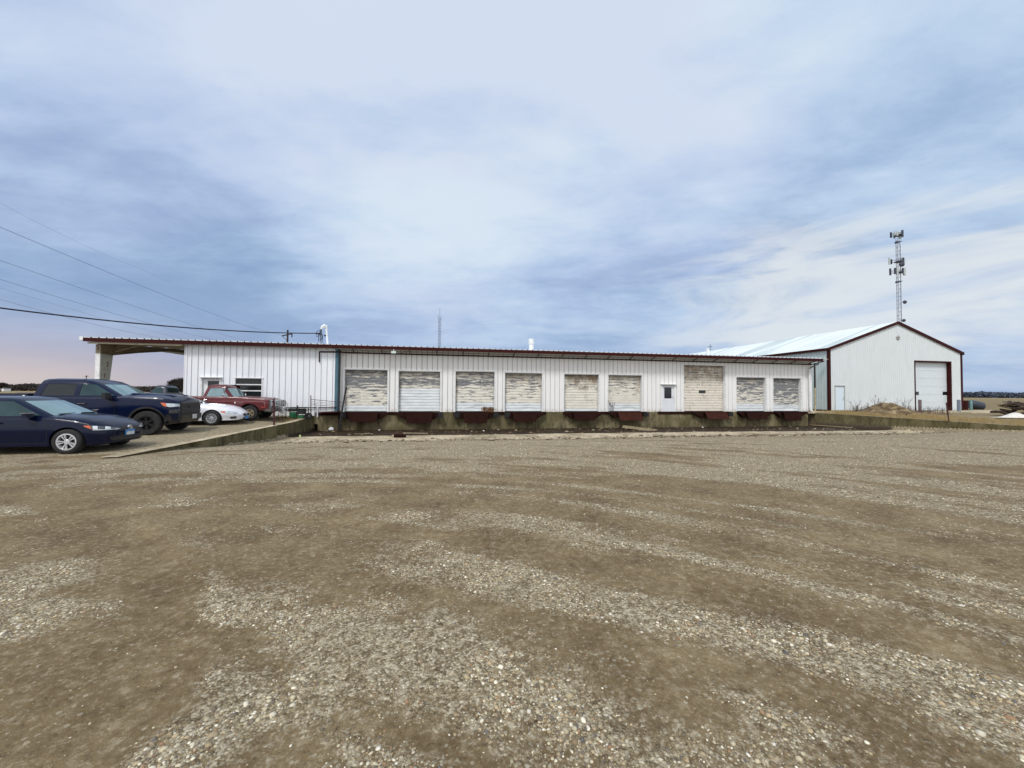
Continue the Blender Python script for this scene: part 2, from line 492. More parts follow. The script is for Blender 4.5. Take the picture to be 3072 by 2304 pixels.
colr = G.mix(G.m('MULTIPLY', G.m('SUBTRACT', 1.0, G.step(mid1, 0.36, 0.47)), 0.45), colr, lin((66, 53, 38)))
colr = G.mix(G.m('MULTIPLY', G.step(mid2, 0.56, 0.66), G.m('ADD', 0.20, G.m('MULTIPLY', gmix, 0.24))), colr, lin((212, 202, 176)))
colr = G.mix(G.m('MULTIPLY', G.m('SUBTRACT', 1.0, G.step(mid2, 0.34, 0.44)), 0.4), colr, lin((64, 52, 38)))
# scattered single pale stones on the mud
sp = G.m('MULTIPLY', G.m('GREATER_THAN', sepe[2], 0.90), G.m('LESS_THAN', v3.outputs['Distance'], 0.32))
colr = G.mix(G.m('MULTIPLY', sp, 0.35), colr, lin((186, 178, 158)))
dead = G.ramp(G.noise(G.scale(gc, 1, 1, 1), 3.5, 8, 0.75), [(0.3, lin((70, 58, 40))), (0.5, lin((112, 96, 66))), (0.7, lin((156, 138, 98)))])
dark = G.ramp(G.noise(G.scale(gc, 0.25, 1.0, 1), 0.4, 6, 0.7), [(0.35, lin((62, 52, 36))), (0.6, lin((92, 80, 54)))])
dead2 = G.mix(0.5, dead, lin((176, 158, 116)))
fcol = G.mix(s_at, dark, G.mix(G.step(broad, 0.3, 0.7), dead, dead2))
colr = G.mix(f_at, colr, fcol)
wetc = G.ramp(G.noise(gc, 2.2, 7, 0.7), [(0.3, lin((30, 22, 15))), (0.55, lin((50, 38, 26))), (0.72, lin((98, 82, 58)))])
colr = G.mix(w_at, colr, wetc)
G.put(gb.inputs['Base Color'], colr)
G.put(gb.inputs['Roughness'], G.m('SUBTRACT', 0.95, G.m('MULTIPLY', w_at, 0.35)))
gb.inputs['Specular IOR Level'].default_value = 0.25
hgt = G.m('ADD', G.m('MULTIPLY', G.m('SUBTRACT', 1.0, v1.outputs['Distance']), G.m('MULTIPLY', gmix, 0.8)), G.m('MULTIPLY', fine2, 0.5))
hgt = G.m('ADD', hgt, G.m('MULTIPLY', fine, 1.2))
G.put(gb.inputs['Normal'], G.bump(hgt, 0.7, 0.02))
gme.materials.append(gm)


# ------------------------------------------------------------------ loose stones
def stones(name, n, ymin, ymax, s_med, s_sig, verts, faces, mask_pow, seed, label):
    rg = np.random.default_rng(seed)
    m = int(n * 6)
    yy = ymin + (ymax - ymin) * rg.random(m) ** 1.35
    xx = (rg.random(m) * 2 - 1) * (1.5 * yy + 0.6)
    keep = rg.random(m) < (0.016 + gravel_mask(xx, yy) ** (mask_pow * 1.4) * sstep(fbm(xx * 3.4, yy * 3.4, 77, 4), 0.36, 0.70) * 0.62) * (xx > -9 + 0 * yy)
    # area weighting: x range grows with y
    keep &= rg.random(m) < (1.5 * yy + 0.6) / (1.5 * ymax + 0.6) * 1.0 + 0.25
    xx, yy = xx[keep][:n], yy[keep][:n]; k = len(xx)
    sz = np.clip(np.exp(rg.normal(math.log(s_med), s_sig, k)), 0.002, 0.019)
    sz = sz * (0.62 + 0.42 * gravel_mask(xx, yy))
    zz = ground_z(xx, yy)
    V = np.asarray(verts, float); nv = len(V)
    ang = rg.random(k) * 6.283; c, s = np.cos(ang), np.sin(ang)
    el = 0.7 + 0.9 * rg.random(k); fl = 0.35 + 0.4 * rg.random(k)
    P = V[None] * (1 + 0.45 * (rg.random((k, nv, 3)) - 0.5))
    px, py, pz = P[..., 0] * el[:, None], P[..., 1], P[..., 2] * fl[:, None]
    qx = (px * c[:, None] - py * s[:, None]) * sz[:, None] + xx[:, None]
    qy = (px * s[:, None] + py * c[:, None]) * sz[:, None] + yy[:, None]
    qz = pz * sz[:, None] + zz[:, None] + sz[:, None] * 0.02 * fl[:, None]
    VV = np.stack([qx, qy, qz], -1).reshape(-1, 3)
    FF = (np.asarray(faces)[None] + (np.arange(k) * nv)[:, None, None]).reshape(-1, 3)
    me = grid_mesh(name, VV, FF)
    pal = np.array([lin(c)[:3] for c in [(160, 147, 118), (188, 178, 150), (126, 111, 86), (216, 208, 186), (114, 104, 90), (216, 210, 194), (150, 120, 92), (100, 98, 96), (172, 154, 122)]])
    w = np.array([24, 20, 18, 10, 10, 3, 5, 5, 10.]); w /= w.sum()
    ci = pal[rg.choice(len(pal), k, p=w)] * (0.8 + 0.4 * rg.random((k, 1)))
    col = np.concatenate([np.repeat(ci, nv, 0), np.ones((k * nv, 1))], 1)
    ca = me.color_attributes.new('tint', 'FLOAT_COLOR', 'POINT'); ca.data.foreach_set('color', col.astype(np.float32).ravel())
    me.materials.append(stone_m)
    o = bpy.data.objects.new(name, me); sc.collection.objects.link(o)
    tag(o, label, 'gravel', kind='stuff'); return o


stone_m = bpy.data.materials.new("stone"); stone_m.use_nodes = True; S = NT(stone_m.node_tree); sb = S.n['Principled BSDF']
an = S.n.new('ShaderNodeAttribute'); an.attribute_name = 'tint'
S.put(sb.inputs['Base Color'], S.mix(S.m('MULTIPLY', S.step(S.noise(S.coord('Object'), 160, 4, 0.7), 0.4, 0.7), 0.35), an.outputs['Color'], lin((112, 98, 78))))
sb.inputs['Roughness'].default_value = 0.85; sb.inputs['Specular IOR Level'].default_value = 0.25
bmi = bmesh.new(); bmesh.ops.create_icosphere(bmi, subdivisions=1, radius=1)
ICO = [tuple(v.co) for v in bmi.verts]; ICOF = [[v.index for v in f.verts] for f in bmi.faces]; bmi.free()
OCT = [(1, 0, 0), (0, 1, 0), (-1, 0, 0), (0, -1, 0), (0, 0, 1), (0, 0, -0.4)]
OCTF = [(0, 1, 4), (1, 2, 4), (2, 3, 4), (3, 0, 4), (1, 0, 5), (2, 1, 5), (3, 2, 5), (0, 3, 5)]
stones("loose_gravel", 52000, 1.1, 4.6, 0.0050, 0.48, ICO, ICOF, 1.0, 1, 'loose pale crushed stones strewn over the packed mud nearest the camera')
stones("gravel", 110000, 4.4, 15.5, 0.0085, 0.45, OCT, OCTF, 0.8, 2, 'small pale stones thinly scattered over the middle of the lot')
# ------------------------------------------------------------------ building materials
def wall_mat(name, base, seam=0.34, grime_shade=(110, 104, 92), pitch=0.3048, low=0.5, seamw=0.018):
    m = bpy.data.materials.new(name); m.use_nodes = True; T = NT(m.node_tree); b = T.n['Principled BSDF']
    co = T.coord('Object'); x, y, z = T.sep(co)
    n = T.noise(T.scale(co, 1, 1, 0.35), 1.8, 5, 0.6)
    c = T.ramp(n, [(0.3, tuple(v * 0.93 for v in lin(base)[:3]) + (1,)), (0.7, lin(base))])
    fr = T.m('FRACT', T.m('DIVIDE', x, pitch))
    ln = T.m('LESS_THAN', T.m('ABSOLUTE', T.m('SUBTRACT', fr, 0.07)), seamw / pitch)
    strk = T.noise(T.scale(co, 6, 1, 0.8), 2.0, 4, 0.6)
    c = T.mix(T.m('MULTIPLY', T.m('MULTIPLY', ln, seam), T.m('ADD', 0.5, strk)), c, lin(grime_shade))  # dark line painted beside each rib for its shading, broken by streaks
    st = T.step(T.noise(T.scale(co, 5, 1, 0.5), 1.6, 6, 0.75), 0.54, 0.76)
    c = T.mix(T.m('MULTIPLY', st, 0.28), c, lin(grime_shade))
    spots = T.step(T.noise(co, 7, 6, 0.75), 0.66, 0.72)
    c = T.mix(T.m('MULTIPLY', spots, 0.3), c, lin((140, 120, 96)))
    base_d = T.m('MULTIPLY', T.m('SUBTRACT', 1.0, T.step(z, 0.42, 0.75)), T.step(T.noise(T.scale(co, 3, 1, 1), 3, 5, 0.7), 0.35, 0.7))
    c = T.mix(T.m('MULTIPLY', base_d, low), c, lin((138, 122, 98)))
    T.put(b.inputs['Base Color'], c); b.inputs['Roughness'].default_value = 0.42; b.inputs['Specular IOR Level'].default_value = 0.4
    T.put(b.inputs['Normal'], T.bump(T.noise(T.scale(co, 0.6, 1, 0.3), 1.5, 3, 0.5), 0.25, 0.03))
    return m


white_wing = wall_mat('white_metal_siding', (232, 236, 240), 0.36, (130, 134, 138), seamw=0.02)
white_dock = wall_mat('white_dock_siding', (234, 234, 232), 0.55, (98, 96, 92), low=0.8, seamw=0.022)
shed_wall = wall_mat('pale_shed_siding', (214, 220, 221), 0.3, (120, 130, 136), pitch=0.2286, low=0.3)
maroon = pmat('maroon_trim', lin((54, 14, 15)), 0.6, vary=0.15, scale=2, spec=0.15, dirt=lin((48, 26, 22))[:3], dirt_amt=0.5)
rust = pmat('rusty_steel', lin((62, 32, 25)), 0.85, spec=0.12, vary=0.3, scale=5, dirt=lin((52, 34, 28))[:3], dirt_amt=0.8, bump=0.2)
dkrust = pmat('dark_rusty_steel', lin((42, 21, 16)), 0.85, spec=0.1, vary=0.3, scale=4, dirt=lin((36, 24, 22))[:3], dirt_amt=0.7)
roof_m = pmat('pale_roof_metal', lin((214, 222, 224)), 0.35, 0.0, vary=0.06, scale=0.6, dirt=lin((180, 184, 184))[:3], dirt_amt=0.5)
white_trim = pmat('white_trim', lin((226, 228, 228)), 0.5, vary=0.06, dirt=lin((150, 140, 124))[:3], dirt_amt=0.35)
tan_steel = pmat('tan_primer_steel', lin((150, 142, 122)), 0.6, vary=0.15, dirt=lin((100, 88, 70))[:3], dirt_amt=0.4)
grey_steel = pmat('grey_painted_steel', lin((172, 174, 166)), 0.6, vary=0.1, dirt=lin((128, 122, 104))[:3], dirt_amt=0.5)
black_m = pmat('black_rubber', (0.012, 0.012, 0.013), 0.8, vary=0.3)
dark_m = pmat('dark_void', (0.008, 0.008, 0.008), 0.9)
glass_dk = pmat('dark_window_glass', (0.01, 0.014, 0.014), 0.08, vary=0.3, spec=0.5)
teal_m = pmat('faded_teal_trim', lin((66, 104, 118)), 0.6, vary=0.2, scale=2.5, dirt=lin((52, 74, 78))[:3], dirt_amt=0.8)
teal_shade = pmat('shaded_teal_trim', lin((40, 64, 76)), 0.6, vary=0.3, scale=2.5, dirt=lin((30, 44, 48))[:3], dirt_amt=0.6)  # darker copy of the teal, shade of the return face in its colour


def concrete_mat(name, top, mid, stain, sc_=1.0):
    m = bpy.data.materials.new(name); m.use_nodes = True; T = NT(m.node_tree); b = T.n['Principled BSDF']
    co = T.coord('Object'); x, y, z = T.sep(co)
    n = T.noise(co, 1.6 * sc_, 6, 0.65)
    c = T.ramp(n, [(0.3, lin(mid)), (0.62, lin(top))])
    sk = T.step(T.noise(T.scale(co, 2.2, 2.2, 0.7), 1.5, 8, 0.75, 0.3), 0.42, 0.66)
    c = T.mix(T.m('MULTIPLY', sk, 0.7), c, lin(stain))
    big = T.step(T.noise(co, 0.7, 4, 0.6), 0.42, 0.62)
    c = T.mix(T.m('MULTIPLY', big, 0.45), c, lin((78, 74, 44)))
    T.put(b.inputs['Base Color'], c); b.inputs['Roughness'].default_value = 0.9; b.inputs['Specular IOR Level'].default_value = 0.2
    T.put(b.inputs['Normal'], T.bump(T.noise(co, 22, 6, 0.7), 0.4, 0.01))
    return m


dock_conc = concrete_mat('stained_dock_concrete', (136, 126, 98), (90, 80, 56), (42, 35, 23))
wall_conc = concrete_mat('mossy_concrete', (118, 110, 82), (82, 76, 50), (40, 34, 22))
ramp_conc = concrete_mat('pale_concrete', (202, 188, 162), (176, 161, 135), (128, 113, 88), 2.0)


def ribbed(mb, a0, a1, z0, ztop, y, opens=(), pitch=0.3048, rw=0.04, rh=0.022, phase=0.0):
    """metal siding facing -y: sheet plus vertical ribs, with openings (a0,a1,z0,z1)"""
    zt = ztop if callable(ztop) else (lambda a: ztop)
    bp = {a0, a1}
    k = math.ceil((a0 - phase) / pitch)
    ribs_ = []
    while phase + k * pitch < a1:
        bp.add(phase + k * pitch); ribs_.append(phase + k * pitch); k += 1
    for o in opens: bp |= {max(a0, o[0]), min(a1, o[1])}
    bp = sorted(b for b in bp if a0 <= b <= a1)

    def spans(am, za=None):
        iv = [(z0, None)]
        for o in sorted(opens, key=lambda q: q[2]):
            if o[0] < am < o[1]:
                s, _ = iv.pop(); iv.append((s, o[2])); iv.append((o[3], None))
        return [(s, e) for s, e in iv if e is None or e > s + 1e-4]
    for p, q in zip(bp[:-1], bp[1:]):
        if q - p < 1e-4: continue
        for s, e in spans((p + q) / 2):
            mb.quad((p, y, s), (q, y, s), (q, y, e if e is not None else zt(q)), (p, y, e if e is not None else zt(p)))
    for r in ribs_:
        if r < a0 + rw or r > a1 - rw: continue
        if any(o[0] - rw < r < o[0] or o[1] < r < o[1] + rw for o in opens): continue
        for s, e in spans(r):
            e = e if e is not None else zt(r) - 0.01
            h = rw / 2; t = rw / 4
            A = [(r - h, y, s), (r - t, y - rh, s), (r + t, y - rh, s), (r + h, y, s), (r - h, y, e), (r - t, y - rh, e), (r + t, y - rh, e), (r + h, y, e)]
            mb.add(A, [(0, 1, 5, 4), (1, 2, 6, 5), (2, 3, 7, 6), (4, 5, 6, 7), (3, 2, 1, 0)])


def peel_mat(name, gray, white_h, stain, seed, h, w, cream=(206, 198, 176), top_gray=0.5):
    """weathered sectional door: old cream paint flaking off grey, newer white coat at the foot"""
    m = bpy.data.materials.new(name); m.use_nodes = True; T = NT(m.node_tree); b = T.n['Principled BSDF']
    co = T.coord('Object'); x, y, z = T.sep(co)
    v = T.n.new('ShaderNodeVectorMath'); v.operation = 'ADD'; T.put(v.inputs[0], co); v.inputs[1].default_value = (seed * 13.7, 0, seed * 5.3)
    cv_ = v.outputs[0]
    blotch = T.noise(T.scale(cv_, 1.0, 1, 2.2), 1.5, 5, 0.7)
    c = T.ramp(blotch, [(0.3, tuple(t * 0.84 for t in lin(cream)[:3]) + (1,)), (0.55, lin(cream)), (0.75, lin((216, 212, 196)))])
    # stains: brown blooms towards the top and down the middle
    sn = T.noise(T.scale(cv_, 1.6, 1, 1.2), 1.3, 6, 0.7)
    c = T.mix(T.m('MULTIPLY', T.step(T.m('ADD', sn, T.m('MULTIPLY', T.step(z, h * 0.4, h), 0.22)), 0.5, 0.8), stain), c, lin((122, 102, 74)))
    # flaking: blocky along the slats
    fl = T.noise(T.scale(cv_, 1.0, 1, 6.0), 1.6, 7, 0.66, 0.3)
    blk = T.vor(T.scale(cv_, 2.2, 1, 16), 1.0); bs = T.sep(blk.outputs['Color'])[0]
    zn = T.m('DIVIDE', z, h)
    bias = T.m('MULTIPLY', T.m('SUBTRACT', T.step(zn, 0.25, 0.72), T.m('MULTIPLY', T.step(zn, 0.90, 1.0), 0.4)), 0.14)
    pm = T.m('ADD', T.m('ADD', T.m('SUBTRACT', T.m('MULTIPLY', fl, 1.7), 0.35), T.m('MULTIPLY', bs, 0.14)), bias)
    if seed <= 3: pm = T.m('ADD', pm, T.m('MULTIPLY', T.m('MULTIPLY', T.step(zn, 0.62, 0.68), T.m('SUBTRACT', 1.0, T.step(zn, 0.76, 0.80))), 0.13))
    pm = T.m('MULTIPLY', T.step(pm, 0.85 - gray * 0.3, 0.87 - gray * 0.3), T.m('GREATER_THAN', z, white_h))
    gcol = T.ramp(T.noise(cv_, 9, 4, 0.6), [(0.3, lin((104, 106, 108))), (0.7, lin((138, 140, 142)))])
    c = T.mix(pm, c, gcol)
    wcol = T.ramp(T.noise(T.scale(co, 0.6, 1, 4), 2.2, 4, 0.6), [(0.3, lin((196, 204, 208))), (0.7, lin((232, 236, 238)))])
    wj = T.m('ADD', white_h, T.m('MULTIPLY', T.m('SUBTRACT', T.noise(T.scale(cv_, 2, 1, 9), 2, 3, 0.6), 0.5), 0.10))
    c = T.mix(T.m('LESS_THAN', z, wj), c, wcol)
    # grime at edges, darker lines along the slat joints
    fz = T.m('FRACT', T.m('ADD', T.m('DIVIDE', z, h / round(h / 0.176)), 0.05))
    c = T.mix(T.m('MULTIPLY', T.m('LESS_THAN', fz, 0.13), T.m('ADD', 0.30, T.m('MULTIPLY', T.noise(cv_, 2.5, 4, 0.7), 0.5))), c, lin((92, 84, 72)))
    ex = T.m('MINIMUM', x, T.m('SUBTRACT', w, x))
    eg = T.m('MULTIPLY', T.m('SUBTRACT', 1.0, T.step(ex, 0.0, 0.22)), T.step(T.noise(cv_, 3, 5, 0.7), 0.35, 0.65))
    c = T.mix(T.m('MULTIPLY', eg, 0.6), c, lin((92, 76, 56)))
    tg = T.m('MULTIPLY', T.step(z, h - 0.35, h), 0.45)
    c = T.mix(T.m('MULTIPLY', tg, T.step(T.noise(cv_, 2, 5, 0.7), 0.3, 0.6)), c, lin((84, 76, 66)))
    T.put(b.inputs['Base Color'], c); b.inputs['Roughness'].default_value = 0.55; b.inputs['Specular IOR Level'].default_value = 0.3
    T.put(b.inputs['Normal'], T.bump(T.m('SUBTRACT', T.noise(cv_, 2.2, 3, 0.5), T.m('MULTIPLY', pm, 0.25)), 0.35, 0.02))
    return m


def slat_door(mb, w, h, pitch=0.176, dent=0.0):
    """horizontal slats with pressed joints, facing -y, origin at lower left"""
    n = round(h / pitch); p = h / n; nxs = 16
    zs, ysv = [], []
    for i in range(n):
        zb = i * p
        for zz, yy in ((0.0, 0.010), (0.016, 0.0), (p * 0.5, -0.006), (p - 0.016, 0.0)):
            zs.append(zb + zz); ysv.append(yy)
    zs.append(h); ysv.append(0.010)
    vs = []
    for zz, yy in zip(zs, ysv):
        for k in range(nxs + 1):
            xx = w * k / nxs
            dd = dent * 0.06 * math.exp(-((xx - w * 0.62) / 0.45) ** 2 - ((zz - 0.18) / 0.16) ** 2)
            vs.append((xx, yy + dd, zz + dd * 0.6))
    fs = []
    for j in range(len(zs) - 1):
        for k in range(nxs):
            q = j * (nxs + 1) + k; fs.append((q, q + 1, q + nxs + 2, q + nxs + 1))
    mb.add(vs, fs)
    mb.box(0, w, 0.03, 0.06, 0, h)


# ------------------------------------------------------------------ long white dock building
DOCKZ = 0.45
bld = empty('dock_building', (O.x, O.y, 0), TH, label='long low white metal loading dock building with maroon eave and nine roll doors', cat='building')
YF = -0.70            # eave plane
YW = -0.35            # wall plane of the left wing
aL_roof = fp(250, 1020, YF)[0]; aR_roof = fp(2468, 1086, YF)[0]
aW0 = fp(555, 1100, YW)[0]; aW1 = fp(1013.5, 1150, YW)[0]
aR = fp(2433.5, 1150, 0)[0]
EAVE = 4.26
door_px = [(1031, 1163.5, 1108), (1194, 1321.5, 1113), (1365, 1485, 1113.5), (1513.5, 1628, 1118), (1691.6, 1798, 1122), (1824, 1927, 1124.5),
           (2051, 2176, 1095), (2208.6, 2298.6, 1131.5), (2319, 2404, 1134)]
doors = []
for (p, q, t) in door_px:
    a0 = fp(p, 1180, 0)[0]; a1 = fp(q, 1180, 0)[0]; zt = fp((p + q) / 2, t, 0)[1]
    doors.append((a0, a1, DOCKZ, zt))
md = (fp(1986, 1200, 0)[0], fp(2022.6, 1200, 0)[0], DOCKZ, fp(2004, 1157, 0)[1])
# dock wall
mb = MB(); ribbed(mb, aW1 + 0.02, aR, DOCKZ, 3.98, 0, opens=doors + [md])
mb.box(aR - 0.004, aR + 0.03, -0.03, 9.0, DOCKZ, 4.0)
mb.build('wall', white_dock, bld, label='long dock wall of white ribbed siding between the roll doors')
# left wing wall: door and window
wd0, wd1 = fp(607, 1140, YW)[0], fp(660, 1140, YW)[0]
wdz = fp(634, 1136, YW)[1]
wn0, wn1 = fp(706.5, 1150, YW)[0], fp(785.5, 1150, YW)[0]
wnz1, wnz0 = fp(745, 1135, YW)[1], fp(745, 1189, YW)[1]
GW = 0.26
mb = MB(); aC = fp(957, 1240, YW)[0]; ribbed(mb, aC, aW1, DOCKZ, 4.06, YW, pitch=0.3048, rw=0.05, rh=0.028); ribbed(mb, aW0, aC, GW, 4.06, YW, opens=[(wd0, wd1, GW, wdz), (wn0, wn1, wnz0, wnz1)], pitch=0.3048, rw=0.05, rh=0.028)
mb.box(aW0 - 0.03, aW0 + 0.10, YW - 0.035, YW + 0.15, GW, 4.05)
mb.box(aW0 - 0.02, aW0, YW + 0.15, 9.0, GW, 4.2)
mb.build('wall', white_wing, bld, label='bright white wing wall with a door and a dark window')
# teal corner return
mb = MB(); mb.box(aW1 - 0.15, aW1, YW - 0.04, YW + 0.02, 0.46, 4.05); mb.build('corner_trim', teal_m, bld)
mb = MB(); mb.box(aW1, aW1 + 0.03, YW - 0.04, 0.02, 0.46, 4.05); mb.build('corner_trim', teal_shade, bld)
# white door of the wing
mb = MB(); mb.box(wd0, wd1, YW + 0.06, YW + 0.10, GW, wdz)
dr = mb.build('door', white_trim, bld)
f0, f1, fz1, fz0 = fp(622, 1150, YW)[0], fp(654.5, 1150, YW)[0], fp(638, 1142.5, YW)[1], fp(638, 1160, YW)[1] - 0.35
mb = MB(); mb.box(f0, f1, YW + 0.045, YW + 0.065, fz0, fz1); mb.build('window_pane', glass_dk, dr)
mb = MB(); mb.box(wd0 - 0.06, wd0, YW - 0.035, YW + 0.1, GW, wdz + 0.05); mb.box(wd1, wd1 + 0.06, YW - 0.035, YW + 0.1, GW, wdz + 0.05)
mb.box(wd0 - 0.1, wd1 + 0.12, YW - 0.16, YW + 0.02, wdz + 0.052, wdz + 0.085); mb.build('frame', white_trim, dr)
# three-light window of the wing
mb = MB()
mb.box(wn0 - 0.05, wn0, YW - 0.035, YW + 0.12, wnz0, wnz1); mb.box(wn1, wn1 + 0.05, YW - 0.035, YW + 0.12, wnz0, wnz1)
mb.box(wn0 - 0.07, wn1 + 0.07, YW - 0.05, YW + 0.12, wnz1, wnz1 + 0.05); mb.box(wn0 - 0.05, wn1 + 0.05, YW - 0.04, YW + 0.12, wnz0 - 0.05, wnz0)
hh = wnz1 - wnz0
for q in (0.31, 0.655): mb.box(wn0, wn1, YW + 0.03, YW + 0.08, wnz0 + hh * q - 0.028, wnz0 + hh * q + 0.028)
wf = mb.build('window', white_trim, bld)
for q0, q1 in ((0, 0.28), (0.34, 0.625), (0.685, 1.0)):
    mb = MB(); mb.box(wn0, wn1, YW + 0.07, YW + 0.09, wnz0 + hh * q0, wnz0 + hh * q1); mb.build('pane', glass_dk, wf)

# overhead doors
specs = [(0.62, 0.34, 0.5, 0), (0.42, 1.36, 0.35, 0), (0.46, 0.52, 0.3, 1), (0.30, 0.50, 0.65, 0.3), (0.10, 0.16, 0.9, 0), (0.20, 0.5, 0.55, 0.5),
         (0.02, -1, 0.75, 0), (0.66, 0.5, 0.35, 0), (0.98, 0.46, 0.3, 0.6)]
dlabels = ['roll door with broad grey flaking bands beside the teal corner', 'roll door with a wide fresh white lower half', 'roll door with flaked grey dashes and a bent foot',
           'cream roll door with a torn lower corner', 'stained cream roll door with few flakes', 'cream roll door behind the dry weed', 'tall cream roll door with a small dark vision slot',
           'roll door with grey smears beside the tall door', 'roll door more grey than cream at the right end']
levellers = []
for i, ((a0, a1, z0, z1), (gray, wh, stn, dent)) in enumerate(zip(doors, specs)):
    w, h = a1 - a0, z1 - z0
    pm_ = peel_mat('peeling_door_paint_%d' % i, gray, wh, stn, i + 1, h, w, cream=(224, 220, 208) if i != 6 else (222, 216, 202))
    RY = 0.20
    # frame: jambs and head of the opening
    mb = MB()
    mb.box(a0, a0 + 0.035, 0.002, RY + 0.05, z0, z1); mb.box(a1 - 0.035, a1, 0.002, RY + 0.05, z0, z1); mb.box(a0 + 0.035, a1 - 0.035, 0.002, RY + 0.05, z1 - 0.04, z1)
    for s0, s1 in ((a0 - 0.055, a0), (a1, a1 + 0.055)): mb.box(s0, s1, -0.028, 0.0, z0 + 0.01, z1)
    mb.box(a0 - 0.055, a1 + 0.055, -0.03, 0.0, z1, z1 + 0.05)
    fr = None
    dm = MB(); slat_door(dm, w - 0.09, h - 0.05, dent=dent)
    dobj = dm.build('roll_door', pm_, bld, smooth=True, angle=25, loc=(a0 + 0.045, RY, z0 + 0.03), label=dlabels[i])
    for q in range(len(mb.v)):
        v = mb.v[q]; mb.v[q] = (v[0] - a0 - 0.045, v[1] - RY, v[2] - z0 - 0.03)
    mb.build('door_frame', white_trim, dobj)
    mb = MB(); mb.box(-0.01, w - 0.08, -0.012, 0.0, h - 0.10, h - 0.055); mb.build('head_seal', black_m, dobj); mb = MB(); mb.box(-0.02, w - 0.07, -0.02, 0.05, -0.035, 0.004); mb.build('door_seal', black_m, dobj)
    if i == 6:
        p0, p1 = fp(2099, 1175, 0.1)[0] - a0, fp(2119, 1175, 0.1)[0] - a0
        zz = fp(2108, 1176, 0.1)[1] - z0
        mb = MB(); mb.box(p0 - 0.04, p1 - 0.04, -0.02, 0.0, zz - 0.1, zz + 0.09); mb.build('vision_slot', glass_dk, dobj)
# black sheet standing in for the dark interior behind the doors
mb = MB(); mb.box(aW1 + 0.1, aR - 0.1, 0.3, 0.34, DOCKZ, 3.9); mb.build('dark_backing', dark_m, bld)
# man door on the dock
mb = MB(); mb.box(md[0] + 0.02, md[1] - 0.02, 0.03, 0.07, DOCKZ + 0.01, md[3] - 0.02)
dr2 = mb.build('door', pmat('white_door_paint', lin((214, 218, 222)), 0.5, vary=0.05), bld, label='white man door with a dark upper window, between the roll doors')
g0, g1 = fp(1993.6, 1180, 0)[0], fp(2014.8, 1180, 0)[0]; gz1, gz0 = fp(2004, 1162, 0)[1], fp(2004, 1195, 0)[1]
mb = MB(); mb.box(g0, g1, 0.02, 0.035, gz0, gz1); mb.build('window_pane', glass_dk, dr2)
mb = MB(); mb.box(md[0] - 0.07, md[0] + 0.02, -0.03, 0.09, DOCKZ, md[3]); mb.box(md[1] - 0.02, md[1] + 0.07, -0.03, 0.09, DOCKZ, md[3])
mb.box(md[0] - 0.07, md[1] + 0.07, -0.03, 0.09, md[3], md[3] + 0.07); mb.box(md[0] - 0.12, md[1] + 0.12, -0.14, 0.0, md[3] + 0.075, md[3] + 0.105); mb.build('frame', white_trim, dr2)
mb = MB(); mb.tube([(md[1] - 0.09, 0.03, 1.45), (md[1] - 0.09, -0.03, 1.45), (md[1] - 0.17, -0.03, 1.45)], 0.012, 6); mb.build('handle', black_m, dr2)

# foundation and dock face
aF0 = fp(957, 1260, -0.12)[0]; aF1 = fp(2424, 1260, -0.12)[0]
mb = MB()
for s in range(12):
    q0 = aF0 + (aF1 - aF0) * s / 12; q1 = aF0 + (aF1 - aF0) * (s + 1) / 12
    mb.box(q0 + 0.008, q1 - 0.008, -0.13, 0.6, -1.0, DOCKZ - 0.005)
mb.box(aF0, aF1, -0.115, 0.5, -1.0, DOCKZ - 0.015); mb.box(aF0, aW1 + 0.05, -0.34, -0.14, -1.0, DOCKZ - 0.004)
mb.build('dock_foundation', dock_conc, bld, label='water-stained concrete dock face under the roll doors')
mb = MB(); mb.box(aW0, aW1 - 0.02, YW + 0.0, YW + 0.2, -0.2, GW - 0.004); mb.build('footing', dock_conc, bld); mb = MB(); mb.box(aF1 + 0.02, aR + 1.9, 1.6, 2.0, -1.0, DOCKZ - 0.06)
mb.build('footing', dock_conc, bld)
mb = MB(); mb.box(aF1 - 0.1, aR + 1.75, -0.25, 3.2, DOCKZ - 0.12, DOCKZ - 0.012); mb.build('platform_slab', ramp_conc, bld)
# steel edge channel, three runs
for (p, q) in ((1025, 1029), (1025, 1299), (1365, 1640), (1690, 1940), (1975, 2195), (2212, 2432)):
    e0, e1 = fp(p, 1240, -0.2)[0], fp(q, 1240, -0.2)[0]
    mb = MB(); mb.box(e0, e1, -0.17, -0.132, DOCKZ - 0.15, DOCKZ + 0.012); mb.box(e0, e1, -0.132, -0.03, DOCKZ - 0.0, DOCKZ + 0.014)
    mb.build('edge_channel', dkrust, bld)
e0, e1 = fp(946, 1240, -0.4)[0], fp(1030, 1240, -0.4)[0]
mb = MB(); mb.box(e0, e1, -0.40, -0.345, DOCKZ - 0.17, DOCKZ + 0.01); mb.build('edge_channel', dkrust, bld)
